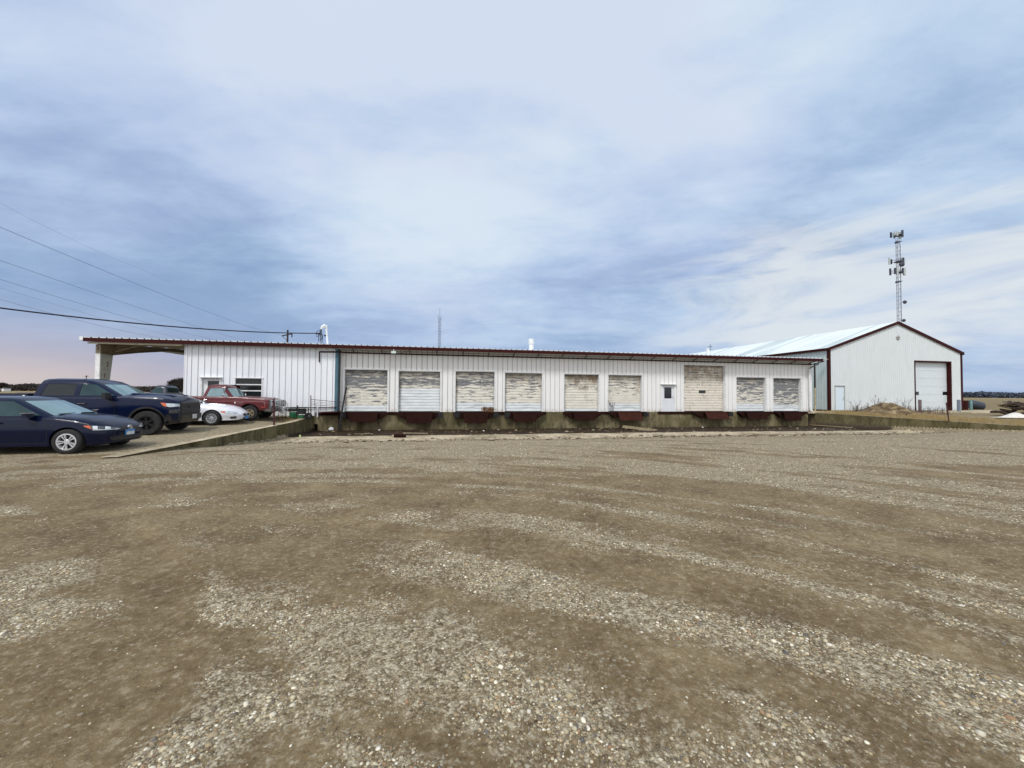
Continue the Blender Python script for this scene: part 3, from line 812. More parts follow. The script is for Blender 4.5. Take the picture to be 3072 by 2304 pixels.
# dock levellers: folded lip, housing wings, bumpers
lips = [(1047, 1134, 1239, 1266, 0, 1), (1215.6, 1299, 1240, 1269, 0, 2), (1389, 1465, 1240, 1269, 0, 3), (1537, 1612, 1239.5, 1265, 0, 1), (1720, 1789, 1240, 1261, 0, 0),
        (1854, 1923, 1241, 1261, 1, 2), (2117, 2180.5, 1241, 1257, 1, 2), (2241, 2304, 1240, 1258, 0, 0), (2352, 2405, 1239, 1262, 0, 0)]
for i, (p, q, t, b_, skew, bump_) in enumerate(lips):
    yl = -0.62
    l0, l1 = fp(p, 1250, yl)[0], fp(q, 1250, yl)[0]; zb = fp((p + q) / 2, b_, yl)[1]; a0, a1 = doors[i][0], doors[i][1]
    mb = MB(); mb.box(l0 + 0.06, l1 - 0.06, yl + 0.06, -0.17, DOCKZ - 0.26, DOCKZ + 0.02)
    lv = mb.build('dock_leveller', dkrust, bld)
    k = 0.10 if skew else 0.0
    t_ = 0.0 if skew else 0.10
    mb = MB(); mb.hexa([(l0 + k + t_, yl - 0.04 - k, zb), (l1 + k - t_, yl - 0.04 - k, zb), (l1 + k - t_, yl - k, zb), (l0 + k + t_, yl - k, zb),
                        (l0, yl, DOCKZ - 0.06), (l1, yl, DOCKZ - 0.06), (l1, yl + 0.04, DOCKZ - 0.06), (l0, yl + 0.04, DOCKZ - 0.06)])
    mb.box(l0, l1, yl + 0.01, -0.2, DOCKZ - 0.055, DOCKZ + 0.028)
    mb.build('lip', rust if skew else dkrust, lv)
    wl0, wl1 = max(a0 - 0.1, l0 - 0.75), min(a1 + 0.12, l1 + 0.75)
    for s0, s1 in ((wl0, l0 + 0.02), (l1 - 0.02, wl1)):
        o_, n_ = (s0, s1) if s0 == wl0 else (s1, s0)
        mb = MB(); pr = [(0.0, 0.10), (0.25, 0.16), (0.5, 0.26), (0.75, 0.36), (1.0, 0.40)]
        top = [(o_ + (n_ - o_) * t, DOCKZ) for t, _ in pr]; bot = [(o_ + (n_ - o_) * t, DOCKZ - dq) for t, dq in pr]
        vs = [(x, y, z) for y in (-0.40, -0.135) for x, z in top + bot]; fs = []
        for q_ in range(4):
            for o2 in (0, 10): fs.append((o2 + q_, o2 + q_ + 1, o2 + q_ + 6, o2 + q_ + 5))
            fs += [(q_, q_ + 1, q_ + 11, q_ + 10), (q_ + 5, q_ + 6, q_ + 16, q_ + 15)]
        fs += [(0, 5, 15, 10), (4, 9, 19, 14)]; mb.add(vs, fs)
        mb.build('housing_wing', dkrust, lv)
    for sgn in (-1, 1):
        if bump_ == 0 or (bump_ == 1 and sgn > 0) or (bump_ == 2 and sgn < 0): continue
        c = (a0 + 0.10) if sgn < 0 else (a1 + 0.02)
        mb = MB()
        for s in range(5): mb.box(c - 0.16 + s * 0.065, c - 0.16 + s * 0.065 + 0.055, -0.52, -0.405, DOCKZ - 0.30, DOCKZ - 0.03)
        mb.build('bumper', black_m, lv)

# roof, fascia, soffit
RS = 0.055
mb = MB(); W_ = aR_roof - aL_roof; D_ = 15.0
mb.add([(aL_roof, YF, EAVE - 0.05), (aR_roof, YF, EAVE - 0.05), (aR_roof, YF + D_, EAVE - 0.05 + RS * D_), (aL_roof, YF + D_, EAVE - 0.05 + RS * D_),
        (aL_roof, YF, EAVE), (aR_roof, YF, EAVE), (aR_roof, YF + D_, EAVE + RS * D_), (aL_roof, YF + D_, EAVE + RS * D_)],
       [(0, 3, 2, 1), (4, 5, 6, 7), (0, 1, 5, 4), (1, 2, 6, 5), (2, 3, 7, 6), (3, 0, 4, 7)])
mb.add([(aL_roof, YF + D_, EAVE + RS * D_), (aR_roof, YF + D_, EAVE + RS * D_), (aR_roof, YF + 2 * D_, EAVE), (aL_roof, YF + 2 * D_, EAVE)], [(0, 1, 2, 3)])
a = aL_roof + 0.33
while a < aR_roof - 0.05:
    mb.add([(a - 0.03, YF - 0.004, EAVE + 0.001), (a + 0.03, YF - 0.004, EAVE + 0.001), (a + 0.015, YF - 0.004, EAVE + 0.03), (a - 0.015, YF - 0.004, EAVE + 0.03),
            (a - 0.03, YF + D_, EAVE + RS * D_), (a + 0.03, YF + D_, EAVE + RS * D_), (a + 0.015, YF + D_, EAVE + 0.03 + RS * D_), (a - 0.015, YF + D_, EAVE + 0.03 + RS * D_)],
           [(0, 1, 2, 3), (1, 5, 6, 2), (2, 6, 7, 3), (3, 7, 4, 0)])
    a += 0.33
mb.cur = 1; a = aL_roof + 0.33
while a < aR_roof - 0.05:
    mb.box(a - 0.025, a + 0.025, YF - 0.012, YF - 0.005, EAVE - 0.028, EAVE + 0.018); a += 0.33  # dark ticks stand in for the shadow at the rib ends
rf = mb.build('roof', [roof_m, dkrust], bld)
mb = MB(); mb.box(aL_roof, aR_roof, YF - 0.03, YF + 0.02, EAVE - 0.22, EAVE - 0.034)
mb.box(aR_roof - 0.02, aR_roof + 0.02, YF - 0.03, YF + 9, EAVE - 0.20, EAVE - 0.04)
mb.build('fascia', maroon, bld)
mb = MB(); mb.box(aL_roof - 0.16, aL_roof - 0.004, YF - 0.02, YF + 14, EAVE - 0.16, EAVE + 0.02); mb.build('rake_trim', white_trim, bld)
mb = MB(); mb.box(aL_roof + 0.15, aW0, YF + 0.03, YF + 0.10, EAVE - 0.32, EAVE - 0.23)
for k in range(1, 9):
    y = YF + k * 1.5; mb.box(aL_roof + 0.05, aW0 - 0.05, y, y + 0.07, EAVE - 0.25 + RS * (y - YF), EAVE - 0.06 + RS * (y - YF))
mb.build('purlin', tan_steel, bld)
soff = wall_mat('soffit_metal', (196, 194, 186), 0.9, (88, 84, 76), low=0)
aP0 = fp(958, 1054, YW - 0.08)[0]
mb = MB(); mb.quad((aP0, YF + 0.03, EAVE - 0.21), (aR, YF + 0.03, EAVE - 0.21), (aR, 0.0, EAVE - 0.27), (aP0, 0.0, EAVE - 0.27)); mb.build('soffit', soff, bld)
# eave pipe with brackets
zP = 3.86
mb = MB(); mb.tube([(aP0, YW - 0.06, zP - 0.02), (aW1 + 0.05, YW - 0.06, zP), (aW1 + 0.5, -0.10, zP + 0.005), (aR - 0.02, -0.10, zP)], 0.036, 8)
mb.tube([(aP0, YW - 0.06, zP - 0.02), (aP0, YW - 0.06, zP - 0.6)], 0.03, 8)
ep = mb.build('eave_pipe', dkrust, bld, smooth=True)
k = aW1 + 0.8; i = 0
while k < aR:
    mb = MB(); mb.beam((k, -0.10, zP), (k, YF + 0.02, EAVE - 0.20), 0.035); mb.build('bracket', dkrust, ep); k += 1.55; i += 1
# right end: rake return, downpipe, prop post
mb = MB(); mb.beam((aR - 0.02, -0.08, zP), (aR + 0.35, YF, EAVE - 0.2), 0.06); mb.build('rake_brace', dkrust, bld)
xd, zd = fp(2429, 1180, -0.1)
mb = MB(); mb.tube([(aR_roof - 0.2, YF + 0.1, EAVE - 0.22), (aR_roof - 0.2, YF + 0.1, EAVE - 0.38), (xd + 0.1, -0.14, EAVE - 0.62), (xd - 0.02, -0.12, EAVE - 0.75)], 0.05, 8)
dp = mb.build('downpipe', pmat('galvanised_pipe', lin((142, 148, 150)), 0.4, 0.5), bld, smooth=True)
mb = MB(); mb.tube([(xd - 0.02, -0.12, EAVE - 0.72), (xd - 0.02, -0.12, DOCKZ + 0.25), (xd + 0.02, -0.13, DOCKZ + 0.1), (xd + 0.14, -0.15, DOCKZ + 0.05)], 0.075, 10)
mb.build('lower_pipe', white_trim, dp, smooth=True)
xp = fp(2445, 1180, 1.2)[0]
mb = MB(); mb.tube([(xp, 1.2, DOCKZ - 0.02), (xp, 1.2, 2.2)], 0.05, 8)
pp = mb.build('prop_post', pmat('flaking_cream_post', lin((176, 164, 132)), 0.8, vary=0.3, scale=6, dirt=lin((90, 60, 44))[:3], dirt_amt=0.9), bld, smooth=True)
mb = MB(); mb.tube([(xp, 1.2, 2.2), (xp, 1.2, 4.1)], 0.05, 8); mb.build('post_top', dkrust, pp, smooth=True)
# lamp under the eave
la, lz = fp(1181, 1055, YF - 0.1)
lampm = pmat('lamp_glass', lin((196, 208, 204)), 0.3)
mb = MB(); mb.box(la - 0.13, la + 0.13, YF - 0.2, YF - 0.04, lz - 0.1, lz + 0.02); lo_ = mb.build('flood_lamp', lampm, bld)
mb = MB(); mb.tube([(la, YF - 0.1, lz + 0.02), (la, YF - 0.05, lz + 0.12)], 0.03, 6); mb.build('lamp_arm', grey_steel, lo_)
# roof vents
va, vz = fp(1594, 1030, 5.0)
vtop = fp(1594, 1016, 5.0)[1]; vw = 0.5 * (fp(1602, 1030, 5.0)[0] - fp(1587, 1030, 5.0)[0])
mb = MB(); h0 = 4.3
mb.lathe([(vw * 0.95, h0), (vw * 0.95, vtop - 0.42), (vw * 1.15, vtop - 0.40), (vw * 1.15, vtop - 0.32), (vw, vtop - 0.30), (vw * 1.15, vtop - 0.27), (vw * 1.15, vtop - 0.18), (vw, vtop - 0.16), (vw * 1.12, vtop - 0.12), (vw * 1.12, vtop - 0.03), (0.01, vtop)], 16, c=(va, 5.0, 0))
mb.build('roof_vent', white_trim, bld, smooth=True, angle=30)
for px_, py_, pw_ in ((1771, 1056.5, 6), (2123, 1046, 8)):
    a_, z_ = fp(px_, py_, 4.0 if pw_ == 6 else 6.0); yv = 4.0 if pw_ == 6 else 6.0; hw = pw_ / 2 * yv * 0 + pw_ / 2 / 40
    mb = MB(); mb.lathe([(hw * 1.3, EAVE), (hw * 1.3, z_ - 0.05), (hw * 1.5, z_ - 0.04), (hw * 1.5, z_), (0.01, z_ + 0.03)], 12, c=(a_, yv, 0)); mb.build('roof_vent', white_trim, bld, smooth=True, angle=30)
# service mast
ma, mzt = fp(979, 984, 1.0); mb0 = fp(984, 1034, 1.0)[0]
mb = MB(); mb.tube([(mb0, 1.0, EAVE), (ma, 1.0, mzt)], 0.055, 10)
mast = mb.build('service_mast', white_trim, bld, smooth=True)
mb = MB(); mb.tube([(ma + 0.02, 1.0, mzt - 0.02), (ma + 0.0, 1.0, mzt + 0.08), (ma - 0.1, 0.98, mzt + 0.12), (ma - 0.22, 0.96, mzt + 0.03), (ma - 0.26, 0.95, mzt - 0.1)], [0.06, 0.1, 0.12, 0.09, 0.05], 10); mb.build('weatherhead', white_trim, mast, smooth=True)
mb = MB()
for q, (ox, dzz) in enumerate(((-0.42, 0.85), (-0.33, 0.75), (-0.55, 0.55), (-0.28, 0.95))):
    mb.tube([(ma - 0.24, 0.95, mzt - 0.06), (ma + ox, 0.93 + q * 0.02, mzt - dzz * 0.5), (ma + ox * 0.95, 0.95, mzt - dzz), (ma + ox * 0.6, 0.97, mzt - dzz * 0.85), (ma + ox * 0.7, 0.96, mzt - 0.4), (ma - 0.62, 0.95, mzt - 0.36)], 0.018, 5)
mb.box(ma - 0.12, ma - 0.02, 0.96, 1.04, mzt - 0.5, mzt - 0.42)
mb.build('drip_loop', black_m, mast, smooth=True)
# wing: pipe along the foot, meter, conduit
zq, zq2 = fp(840, 1203, YW - 0.1)[1], fp(900, 1223, YW - 0.1)[1]
q0, q1, q2 = fp(826, 1203, YW - 0.1)[0], fp(856.5, 1203, YW - 0.1)[0], fp(1008, 1223, YW - 0.1)[0]
mb = MB(); mb.tube([(q0, YW - 0.1, zq), (q1, YW - 0.1, zq), (q1, YW - 0.1, zq2), (q2, YW - 0.06, zq2), (q2 - 0.05, YW - 0.02, zq2 - 0.06)], 0.025, 8); mb.build('gas_pipe', dkrust, bld, smooth=True)
ca_ = fp(906, 1040, YW - 0.06)[0]
mb = MB(); mb.box(ca_ - 0.04, ca_ + 0.04, YW - 0.08, YW - 0.03, 3.72, 4.03)
mb.build('conduit', white_trim, bld)
ca_ = fp(953, 1230, YW - 0.06)[0]
mb = MB(); mb.tube([(ca_, YW - 0.08, 0.2), (ca_, YW - 0.08, zq2 + 0.03)], 0.04, 8); mb.build('stub_pipe', white_trim, bld)
m0, mzz = fp(838, 1222, YW - 0.1)
mb = MB(); mb.box(m0 - 0.10, m0 + 0.10, YW - 0.16, YW - 0.03, mzz - 0.09, mzz + 0.09); mb.lathe([(0.05, YW - 0.2), (0.07, YW - 0.17), (0.07, YW - 0.15)], 12, 'y', (m0, 0, mzz + 0.04))
mb.build('meter_box', pmat('blue_grey_meter', lin((70, 80, 120)), 0.5), bld)
# open bay frame at the left end
cx = fp(285, 1100, YW)[0]
cw = 0.20
mb = MB()
zh = 3.47; yb = YW
mb.hexa([(cx, yb, -0.2), (cx + cw, yb, -0.2), (cx + cw, yb + 0.06, -0.2), (cx, yb + 0.06, -0.2), (cx, yb, zh), (cx + cw, yb, zh), (cx + cw, yb + 0.06, zh), (cx, yb + 0.06, zh)])
col1 = mb.build('column', white_trim, bld, label='white tapered steel column of the open bay')
mb = MB()
xm = cx + cw / 2
mb.hexa([(xm - 0.01, yb + 0.06, -0.2), (xm + 0.01, yb + 0.06, -0.2), (xm + 0.01, yb + 0.36, -0.2), (xm - 0.01, yb + 0.36, -0.2), (xm - 0.01, yb + 0.06, zh), (xm + 0.01, yb + 0.06, zh), (xm + 0.01, yb + 0.78, zh), (xm - 0.01, yb + 0.78, zh)])
mb.hexa([(cx, yb + 0.36, -0.2), (cx + cw, yb + 0.36, -0.2), (cx + cw, yb + 0.38, -0.2), (cx, yb + 0.38, -0.2), (cx, yb + 0.78, zh), (cx + cw, yb + 0.78, zh), (cx + cw, yb + 0.80, zh), (cx, yb + 0.80, zh)])
mb.build('column_web', grey_steel, col1)
# rafter: web panel deep at the haunch, shallow mid span
mb = MB()


def ztr(y): return EAVE - 0.06 + RS * (y - YF) - 0.18


prof = [(yb + 0.0, zh), (yb + 0.8, zh), (yb + 2.6, 3.78), (yb + 5.0, 4.12), (yb + 9.0, 4.30), (yb + 14, 4.55)]
for (y0, z0), (y1, z1) in zip(prof[:-1], prof[1:]):
    mb.hexa([(xm - 0.01, y0, z0), (xm + 0.01, y0, z0), (xm + 0.01, y1, z1), (xm - 0.01, y1, z1), (xm - 0.01, y0, ztr(y0)), (xm + 0.01, y0, ztr(y0)), (xm + 0.01, y1, ztr(y1)), (xm - 0.01, y1, ztr(y1))])
rft = mb.build('rafter', pmat('brown_primer_steel', lin((112, 98, 76)), 0.7, vary=0.25, scale=1.5, dirt=lin((64, 50, 36))[:3], dirt_amt=0.7), bld)
mb = MB()
for (y0, z0), (y1, z1) in zip(prof[1:-1], prof[2:]):
    mb.hexa([(cx, y0, z0 - 0.02), (cx + cw, y0, z0 - 0.02), (cx + cw, y1, z1 - 0.02), (cx, y1, z1 - 0.02), (cx, y0, z0 - 0.001), (cx + cw, y0, z0 - 0.001), (cx + cw, y1, z1 - 0.001), (cx, y1, z1 - 0.001)])
mb.box(cx, cx + cw, yb, yb + 0.06, zh + 0.002, EAVE - 0.32)
mb.beam((xm + 0.02, yb + 1.0, 3.66), (xm + 1.1, yb + 1.1, 4.05), 0.05)
mb.build('flange', tan_steel, rft)


def text_mesh(txt, size, depth=0.004):
    cu = bpy.data.curves.new('txt', 'FONT'); cu.body = txt; cu.size = size; cu.extrude = depth; cu.align_x = 'CENTER'; cu.align_y = 'CENTER'
    ob = bpy.data.objects.new('txt', cu); sc.collection.objects.link(ob)
    dg = bpy.context.evaluated_depsgraph_get(); me = bpy.data.meshes.new_from_object(ob.evaluated_get(dg))
    bpy.data.objects.remove(ob); bpy.data.curves.remove(cu); me.materials.clear()
    return me


def put_text(name, txt, size, mat, parent, loc, rot, sx=1.0):
    me = text_mesh(txt, size); me.materials.append(mat)
    o = bpy.data.objects.new(name, me); sc.collection.objects.link(o); o.parent = parent
    o.location = loc; o.rotation_euler = rot; o.scale = (sx, 1, 1)
    return o


redp = pmat('dark_red_paint', lin((96, 22, 40)), 0.6)
# painted numbers on the column web, seen from the right
put_text('painted_number', '2', 0.34, redp, col1, (xm + 0.014, yb + 0.58, 2.95), (R(90), 0, R(90)))
put_text('painted_number', '1', 0.34, redp, col1, (xm + 0.014, yb + 0.44, 2.35), (R(90), 0, R(90)))
put_text('painted_number', '4', 0.22, redp, col1, (cx + 0.1, yb - 0.003, 3.72), (R(90), 0, 0))

# ------------------------------------------------------------------ shed on the right
OS = Vector((0, 27.35, 0))
shed = empty('shed', (OS.x, OS.y, 0), TH, label='tall pale gabled metal shed with maroon trim and one big door', cat='building')


def sp_(px, py, c=0.0): a, z = fp(px, py, (27.35 - 23.9) * CE + c); return a - (27.35 - 23.9) * SE, z


s0 = sp_(2487, 1130)[0]; s1 = sp_(2886, 1130)[0]
ze = (sp_(2487, 1043)[1] + sp_(2886, 1060)[1]) / 2; zp = sp_(2694, 967)[1]; sm = (s0 + s1) / 2
SL = 31.0; ZS = 0.34
ztop = lambda a: zp - (zp - ze) * abs(a - sm) / (sm - s0)
od0, od1, odz = sp_(2746, 1150)[0], sp_(2851, 1150)[0], sp_(2800, 1087)[1]
pd0, pd1, pdz = sp_(2505, 1190)[0], sp_(2533.6, 1190)[0], sp_(2519, 1158)[1]
mb = MB(); ribbed(mb, s0, s1, ZS, ztop, 0, opens=[(od0, od1, ZS, odz), (pd0, pd1, ZS, pdz)], pitch=0.2286, rw=0.03, rh=0.018)
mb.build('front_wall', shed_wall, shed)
mb = MB()
# side walls ribbed: built along x then turned
tmp = MB(); ribbed(tmp, 0, SL, ZS, ze, 0, pitch=0.2286, rw=0.04, rh=0.022)
mb.v = [(s0 + y, SL - x, z) for (x, y, z) in tmp.v]; mb.f = tmp.f; mb.mi = tmp.mi
b0 = len(mb.v)
mb.v += [(s1 - y, x, z) for (x, y, z) in tmp.v]; mb.f = mb.f + [tuple(b0 + i for i in f) for f in tmp.f]; mb.mi = mb.mi * 2
mb.add([(s0, SL, ZS), (s1, SL, ZS), (s1, SL, ze), (sm, SL, zp), (s0, SL, ze)], [(0, 1, 2, 3, 4)])
side_m = pmat('shaded_shed_side', lin((186, 198, 198)), 0.5, vary=0.06)  # darker copy of the front siding, the side's shade put into the colour
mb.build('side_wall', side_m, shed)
mb = MB()
for sgn, se in ((-1, s0), (1, s1)):
    ex = se + sgn * 0.12; ez = ze - 0.12 * (zp - ze) / (sm - s0)
    P = [(sm, -0.1, zp), (ex, -0.1, ez), (ex, SL, ez), (sm, SL, zp)]
    mb.add([(x, y, z + 0.02) for x, y, z in P] + [(x, y, z + 0.06) for x, y, z in P], [(0, 1, 2, 3), (4, 5, 6, 7), (0, 1, 5, 4), (1, 2, 6, 5), (2, 3, 7, 6)])
    yy = 0.3
    while yy < SL:   # standing ribs of the roof sheets
        mb.beam((sm, yy, zp + 0.065), (ex, yy, ez + 0.065), 0.03, 0.02); yy += 0.9
shroof = bpy.data.materials.new('shed_roof_metal'); shroof.use_nodes = True; T = NT(shroof.node_tree); b = T.n['Principled BSDF']
co = T.coord('Object'); X_, Y_, Z_ = T.sep(co)
bandn = T.noise(T.scale(co, 0.05, 0.35, 0.05), 1.0, 3, 0.5)
T.put(b.inputs['Base Color'], T.ramp(bandn, [(0.35, lin((204, 212, 210))), (0.5, lin((220, 226, 222))), (0.60, lin((174, 188, 190))), (0.66, lin((214, 222, 218)))]))
b.inputs['Roughness'].default_value = 0.55
mb.build('roof', shroof, shed)
mb = MB()
for sgn, se in ((-1, s0), (1, s1)):
    ex = se + sgn * 0.14; ez = ze - 0.14 * (zp - ze) / (sm - s0)
    mb.hexa([(sm, -0.12, zp - 0.16), (ex, -0.12, ez - 0.16), (ex, -0.04, ez - 0.16), (sm, -0.04, zp - 0.16), (sm, -0.12, zp + 0.075), (ex, -0.12, ez + 0.075), (ex, -0.04, ez + 0.075), (sm, -0.04, zp + 0.075)])
mb.build('rake_trim', maroon, shed)
for se, w0, w1 in ((s0, -0.04, 0.16), (s1, -0.16, 0.04)):
    mb = MB(); mb.box(se + w0, se + w1, -0.035, 0.14, ZS, ze - 0.1); mb.build('corner_trim', maroon, shed)
mb = MB()
for ex in (s0 - 0.15, s1 + 0.13): mb.box(ex, ex + 0.02, -0.1, SL, ze - 0.2, ze + 0.02)
mb.build('eave_trim', maroon, shed)
mb = MB(); mb.box(s0 - 0.03, s1 + 0.03, -0.03, 0.0, ZS - 0.4, ZS + 0.03); mb.box(s0 - 0.032, s0 - 0.004, 0.0, SL, ZS - 0.3, ZS + 0.08); mb.build('base_trim', dkrust, shed)
mb = MB(); mb.hexa([(p, q, r_) for (p, q, r_) in [(s0, 0.02, -0.3), (s1, 0.02, -0.3), (s1, SL, -0.3), (s0, SL, -0.3), (s0, 0.02, ZS - 0.01), (s1, 0.02, ZS - 0.01), (s1, SL, ZS - 0.01), (s0, SL, ZS - 0.01)]]); mb.build('footing', dock_conc, shed)
# big sectional door set back in a maroon frame
pnl = pmat('white_sectional_door', lin((206, 214, 218)), 0.4, vary=0.04)
mb = MB(); npn = 6; ph = (odz - ZS) / npn
for k in range(npn): mb.box(od0, od1 , 0.26, 0.31, ZS + k * ph + 0.012, ZS + (k + 1) * ph - 0.004)
mb.box(od0, od1, 0.275, 0.30, ZS, odz)
sdoor = mb.build('sectional_door', pnl, shed)
for p, q in ((2747.5, 2756.5), (2828, 2841)):
    w0, w1 = sp_(p, 1180, 0.25)[0], sp_(q, 1180, 0.25)[0]; zz1, zz0 = sp_((p + q) / 2, 1175, 0.25)[1], sp_((p + q) / 2, 1185, 0.25)[1]
    mb = MB(); mb.box(w0, w1, 0.245, 0.258, zz0, zz1); mb.build('window_pane', glass_dk, sdoor)
mb = MB(); mb.box(od0 - 0.10, od0, -0.035, 0.3, ZS, odz + 0.12); mb.box(od1, od1 + 0.12, -0.035, 0.3, ZS, odz + 0.12); mb.box(od0, od1, -0.035, 0.3, odz, odz + 0.12)
mb.build('door_frame', maroon, sdoor)
mb = MB(); mb.box(pd0 + 0.02, pd1 - 0.02, 0.02, 0.06, ZS + 0.02, pdz - 0.02)
pd_ = mb.build('door', pmat('pale_blue_door', lin((208, 222, 230)), 0.4, vary=0.03), shed)
mb = MB(); mb.box(pd0 - 0.03, pd0 + 0.02, -0.03, 0.05, ZS, pdz); mb.box(pd1 - 0.02, pd1 + 0.03, -0.03, 0.05, ZS, pdz); mb.box(pd0 - 0.05, pd1 + 0.05, -0.05, 0.05, pdz, pdz + 0.05); mb.build('frame', grey_steel, pd_)
mb = MB(); mb.tube([(pd1 - 0.1, 0.02, 1.35), (pd1 - 0.1, -0.04, 1.35), (pd1 - 0.22, -0.04, 1.35)], 0.015, 6); mb.lathe([(0.03, 0.0), (0.03, 0.02)], 8, 'y', (pd1 - 0.1, 0, 1.5)); mb.build('handle', black_m, pd_)
# round gable emblem
ea, ez_ = sp_(2694, 1013, -0.03)
mb = MB(); mb.lathe([(0.001, -0.045), (0.19, -0.045), (0.19, -0.018)], 24, 'y', (ea, 0, ez_)); em = mb.build('gable_emblem', white_trim, shed)
mb = MB(); mb.lathe([(0.155, -0.052), (0.185, -0.052), (0.185, -0.045)], 24, 'y', (ea, 0, ez_))
for x0_, z0_, x1_, z1_ in ((-0.11, -0.05, -0.05, 0.09), (-0.05, 0.09, 0, -0.02), (0, -0.02, 0.05, 0.09), (0.05, 0.09, 0.11, -0.05)):
    mb.beam((ea + x0_, -0.052, ez_ + z0_), (ea + x1_, -0.052, ez_ + z1_), 0.028, 0.012, (0, 1, 0))
mb.box(ea - 0.06, ea + 0.06, -0.056, -0.046, ez_ - 0.13, ez_ - 0.07)
mb.build('emblem_mark', maroon, em)
# yard light on the corner
ya, yz = sp_(2482, 1078, -0.1)
mb = MB(); mb.lathe([(0.16, yz - 0.03), (0.14, yz), (0.04, yz + 0.04), (0.03, yz + 0.1), (0.001, yz + 0.1)], 12, c=(ya - 0.2, -0.12, 0)); yl_ = mb.build('yard_light', grey_steel, shed, smooth=True, angle=30)
mb = MB(); mb.tube([(ya - 0.1, -0.1, yz), (s0 - 0.02, 0.0, yz + 0.02)], 0.015, 6); mb.build('lamp_arm', grey_steel, yl_)

# ------------------------------------------------------------------ retaining walls, apron
def strip_wall(name, pts, thick, mat, **k):
    """pts: (x, y, ztop, zbot) along the exposed face; thickness goes to the left of the walking direction"""
    mb = MB(); P = [Vector(p[:2]) for p in pts]
    vs = []
    for i, p in enumerate(pts):
        t = (P[min(i + 1, len(P) - 1)] - P[max(0, i - 1)]).normalized(); n = Vector((-t.y, t.x)) * thick
        vs += [(p[0], p[1], p[3]), (p[0], p[1], p[2]), (p[0] + n.x, p[1] + n.y, p[2]), (p[0] + n.x, p[1] + n.y, p[3])]
    fs = []
    for i in range(len(pts) - 1):
        for k_ in range(4):
            a = i * 4 + k_; b = i * 4 + (k_ + 1) % 4; fs.append((a, b, b + 4, a + 4))
    fs += [(0, 1, 2, 3), tuple(len(vs) - 4 + k_ for k_ in (3, 2, 1, 0))]
    mb.add(vs, fs); return mb.build(name, mat, **k)


def lerp2(P0, P1, t): return P0 + (P1 - P0) * t


random.seed(3)
pts = []
for k in range(29):
    t = k / 28; p = lerp2(LW0, LW1, t)
    z = float(np.interp(t, LWT, LWZ)) + 0.012 + (random.random() - 0.5) * 0.012
    jig = 0.03 * (random.random() - 0.5) + (0.10 * math.exp(-((t - 0.27) / 0.03) ** 2))
    pts.append((p[0] + 0.06 + jig, p[1], z, -1.1))
rwl = strip_wall('retaining_wall', pts, 0.27, [wall_conc], group='retaining walls of the dock yard', label='stained concrete wall falling from the dock towards the parked cars', cat='retaining wall')
pts = []
for k in range(25):
    t = k / 24; p = lerp2(RW0, RW1, t)
    pts.append((p[0] - 0.05, p[1], 0.36 - 0.27 * t ** 1.1 + (random.random() - 0.5) * 0.01, -1.1))
rwr = strip_wall('retaining_wall', pts, 0.27, [wall_conc], group='retaining walls of the dock yard', label='long mossy concrete wall beside the grassy bank in front of the shed', cat='retaining wall')


def cap_strip(name, P0, P1, t0, t1, w0, zf, n=40, mat=None, off=0.0, seed=5, **k):
    """a pale worn top: thin sheet laid on the wall/ground"""
    mb = MB(); rr = random.Random(seed); vs = []
    dxx, dyy = P1 - P0; L = math.hypot(dxx, dyy); nx_, ny_ = dyy / L, -dxx / L
    for i in range(n + 1):
        t = t0 + (t1 - t0) * i / n; p = lerp2(P0, P1, t)
        a_ = off - w0 * (0.8 + 0.4 * rr.random()); b_ = off
        for o in (a_, b_):
            x, y = p[0] + nx_ * o, p[1] + ny_ * o
            vs.append((x, y, zf(t, x, y)))
    return mb.add(vs, [(2 * i, 2 * i + 1, 2 * i + 3, 2 * i + 2) for i in range(n)]).build(name, mat, **k)


kerb_m = ramp_conc
cap_strip('kerb_strip', LW0, LW1, -0.03, 0.34, 0.34, lambda t, x, y: max(gz(x, y), gz(x - 0.2, y), float(np.interp(t, LWT, LWZ))) + 0.02, mat=kerb_m, off=0.11, kind='structure')
cap_strip('wall_coping', LW0, LW1, 0.34, 0.995, 0.30, lambda t, x, y: float(np.interp(t, LWT, LWZ)) + 0.022, mat=kerb_m, off=0.075, seed=6, parent=rwl)
cap_strip('wall_coping', RW0, RW1, 0.01, 0.93, -0.20, lambda t, x, y: 0.36 - 0.27 * t ** 1.1 + 0.01, mat=kerb_m, off=-0.19, seed=7, parent=rwr)
# concrete apron between the gravel and the sunken dock strip, ragged front edge
mb = MB(); vs = []; na, nd = 170, 14
aA0, aA1 = -10.9, 30.5
for i in range(na + 1):
    a = aA0 + (aA1 - aA0) * i / na
    back = 3.55 + 0.6 * float(sstep(np.array(a), 12, 26)) + 0.5 * (float(fbm(np.array([a * 0.7]), np.array([3.5 * 0.5]), 8)[0]) - 0.5)
    front = 5.9 + 0.5 * math.sin(a * 0.31 + 1) + 1.5 * (float(fbm(np.array([a * 0.9]), np.array([1.0]), 61, 5)[0]) - 0.5) + (0.8 if a < -4 else 0)
    if a > 22: front = back + (front - back) * max(0.25, 1 - (a - 22) / 12)
    for j in range(nd + 1):
        dd = back + (front - back) * j / nd
        p = loc2w(a, -dd)
        sl_ = side(LW0, LW1, p.x, p.y); sr_ = side(RW0, RW1, p.x, p.y)
        if sl_ < 0.05: p.x += 0.05 - sl_
        vs.append((p.x, p.y, gz(p.x, p.y) + 0.012 - 0.02 * (j == nd)))
keepf = []
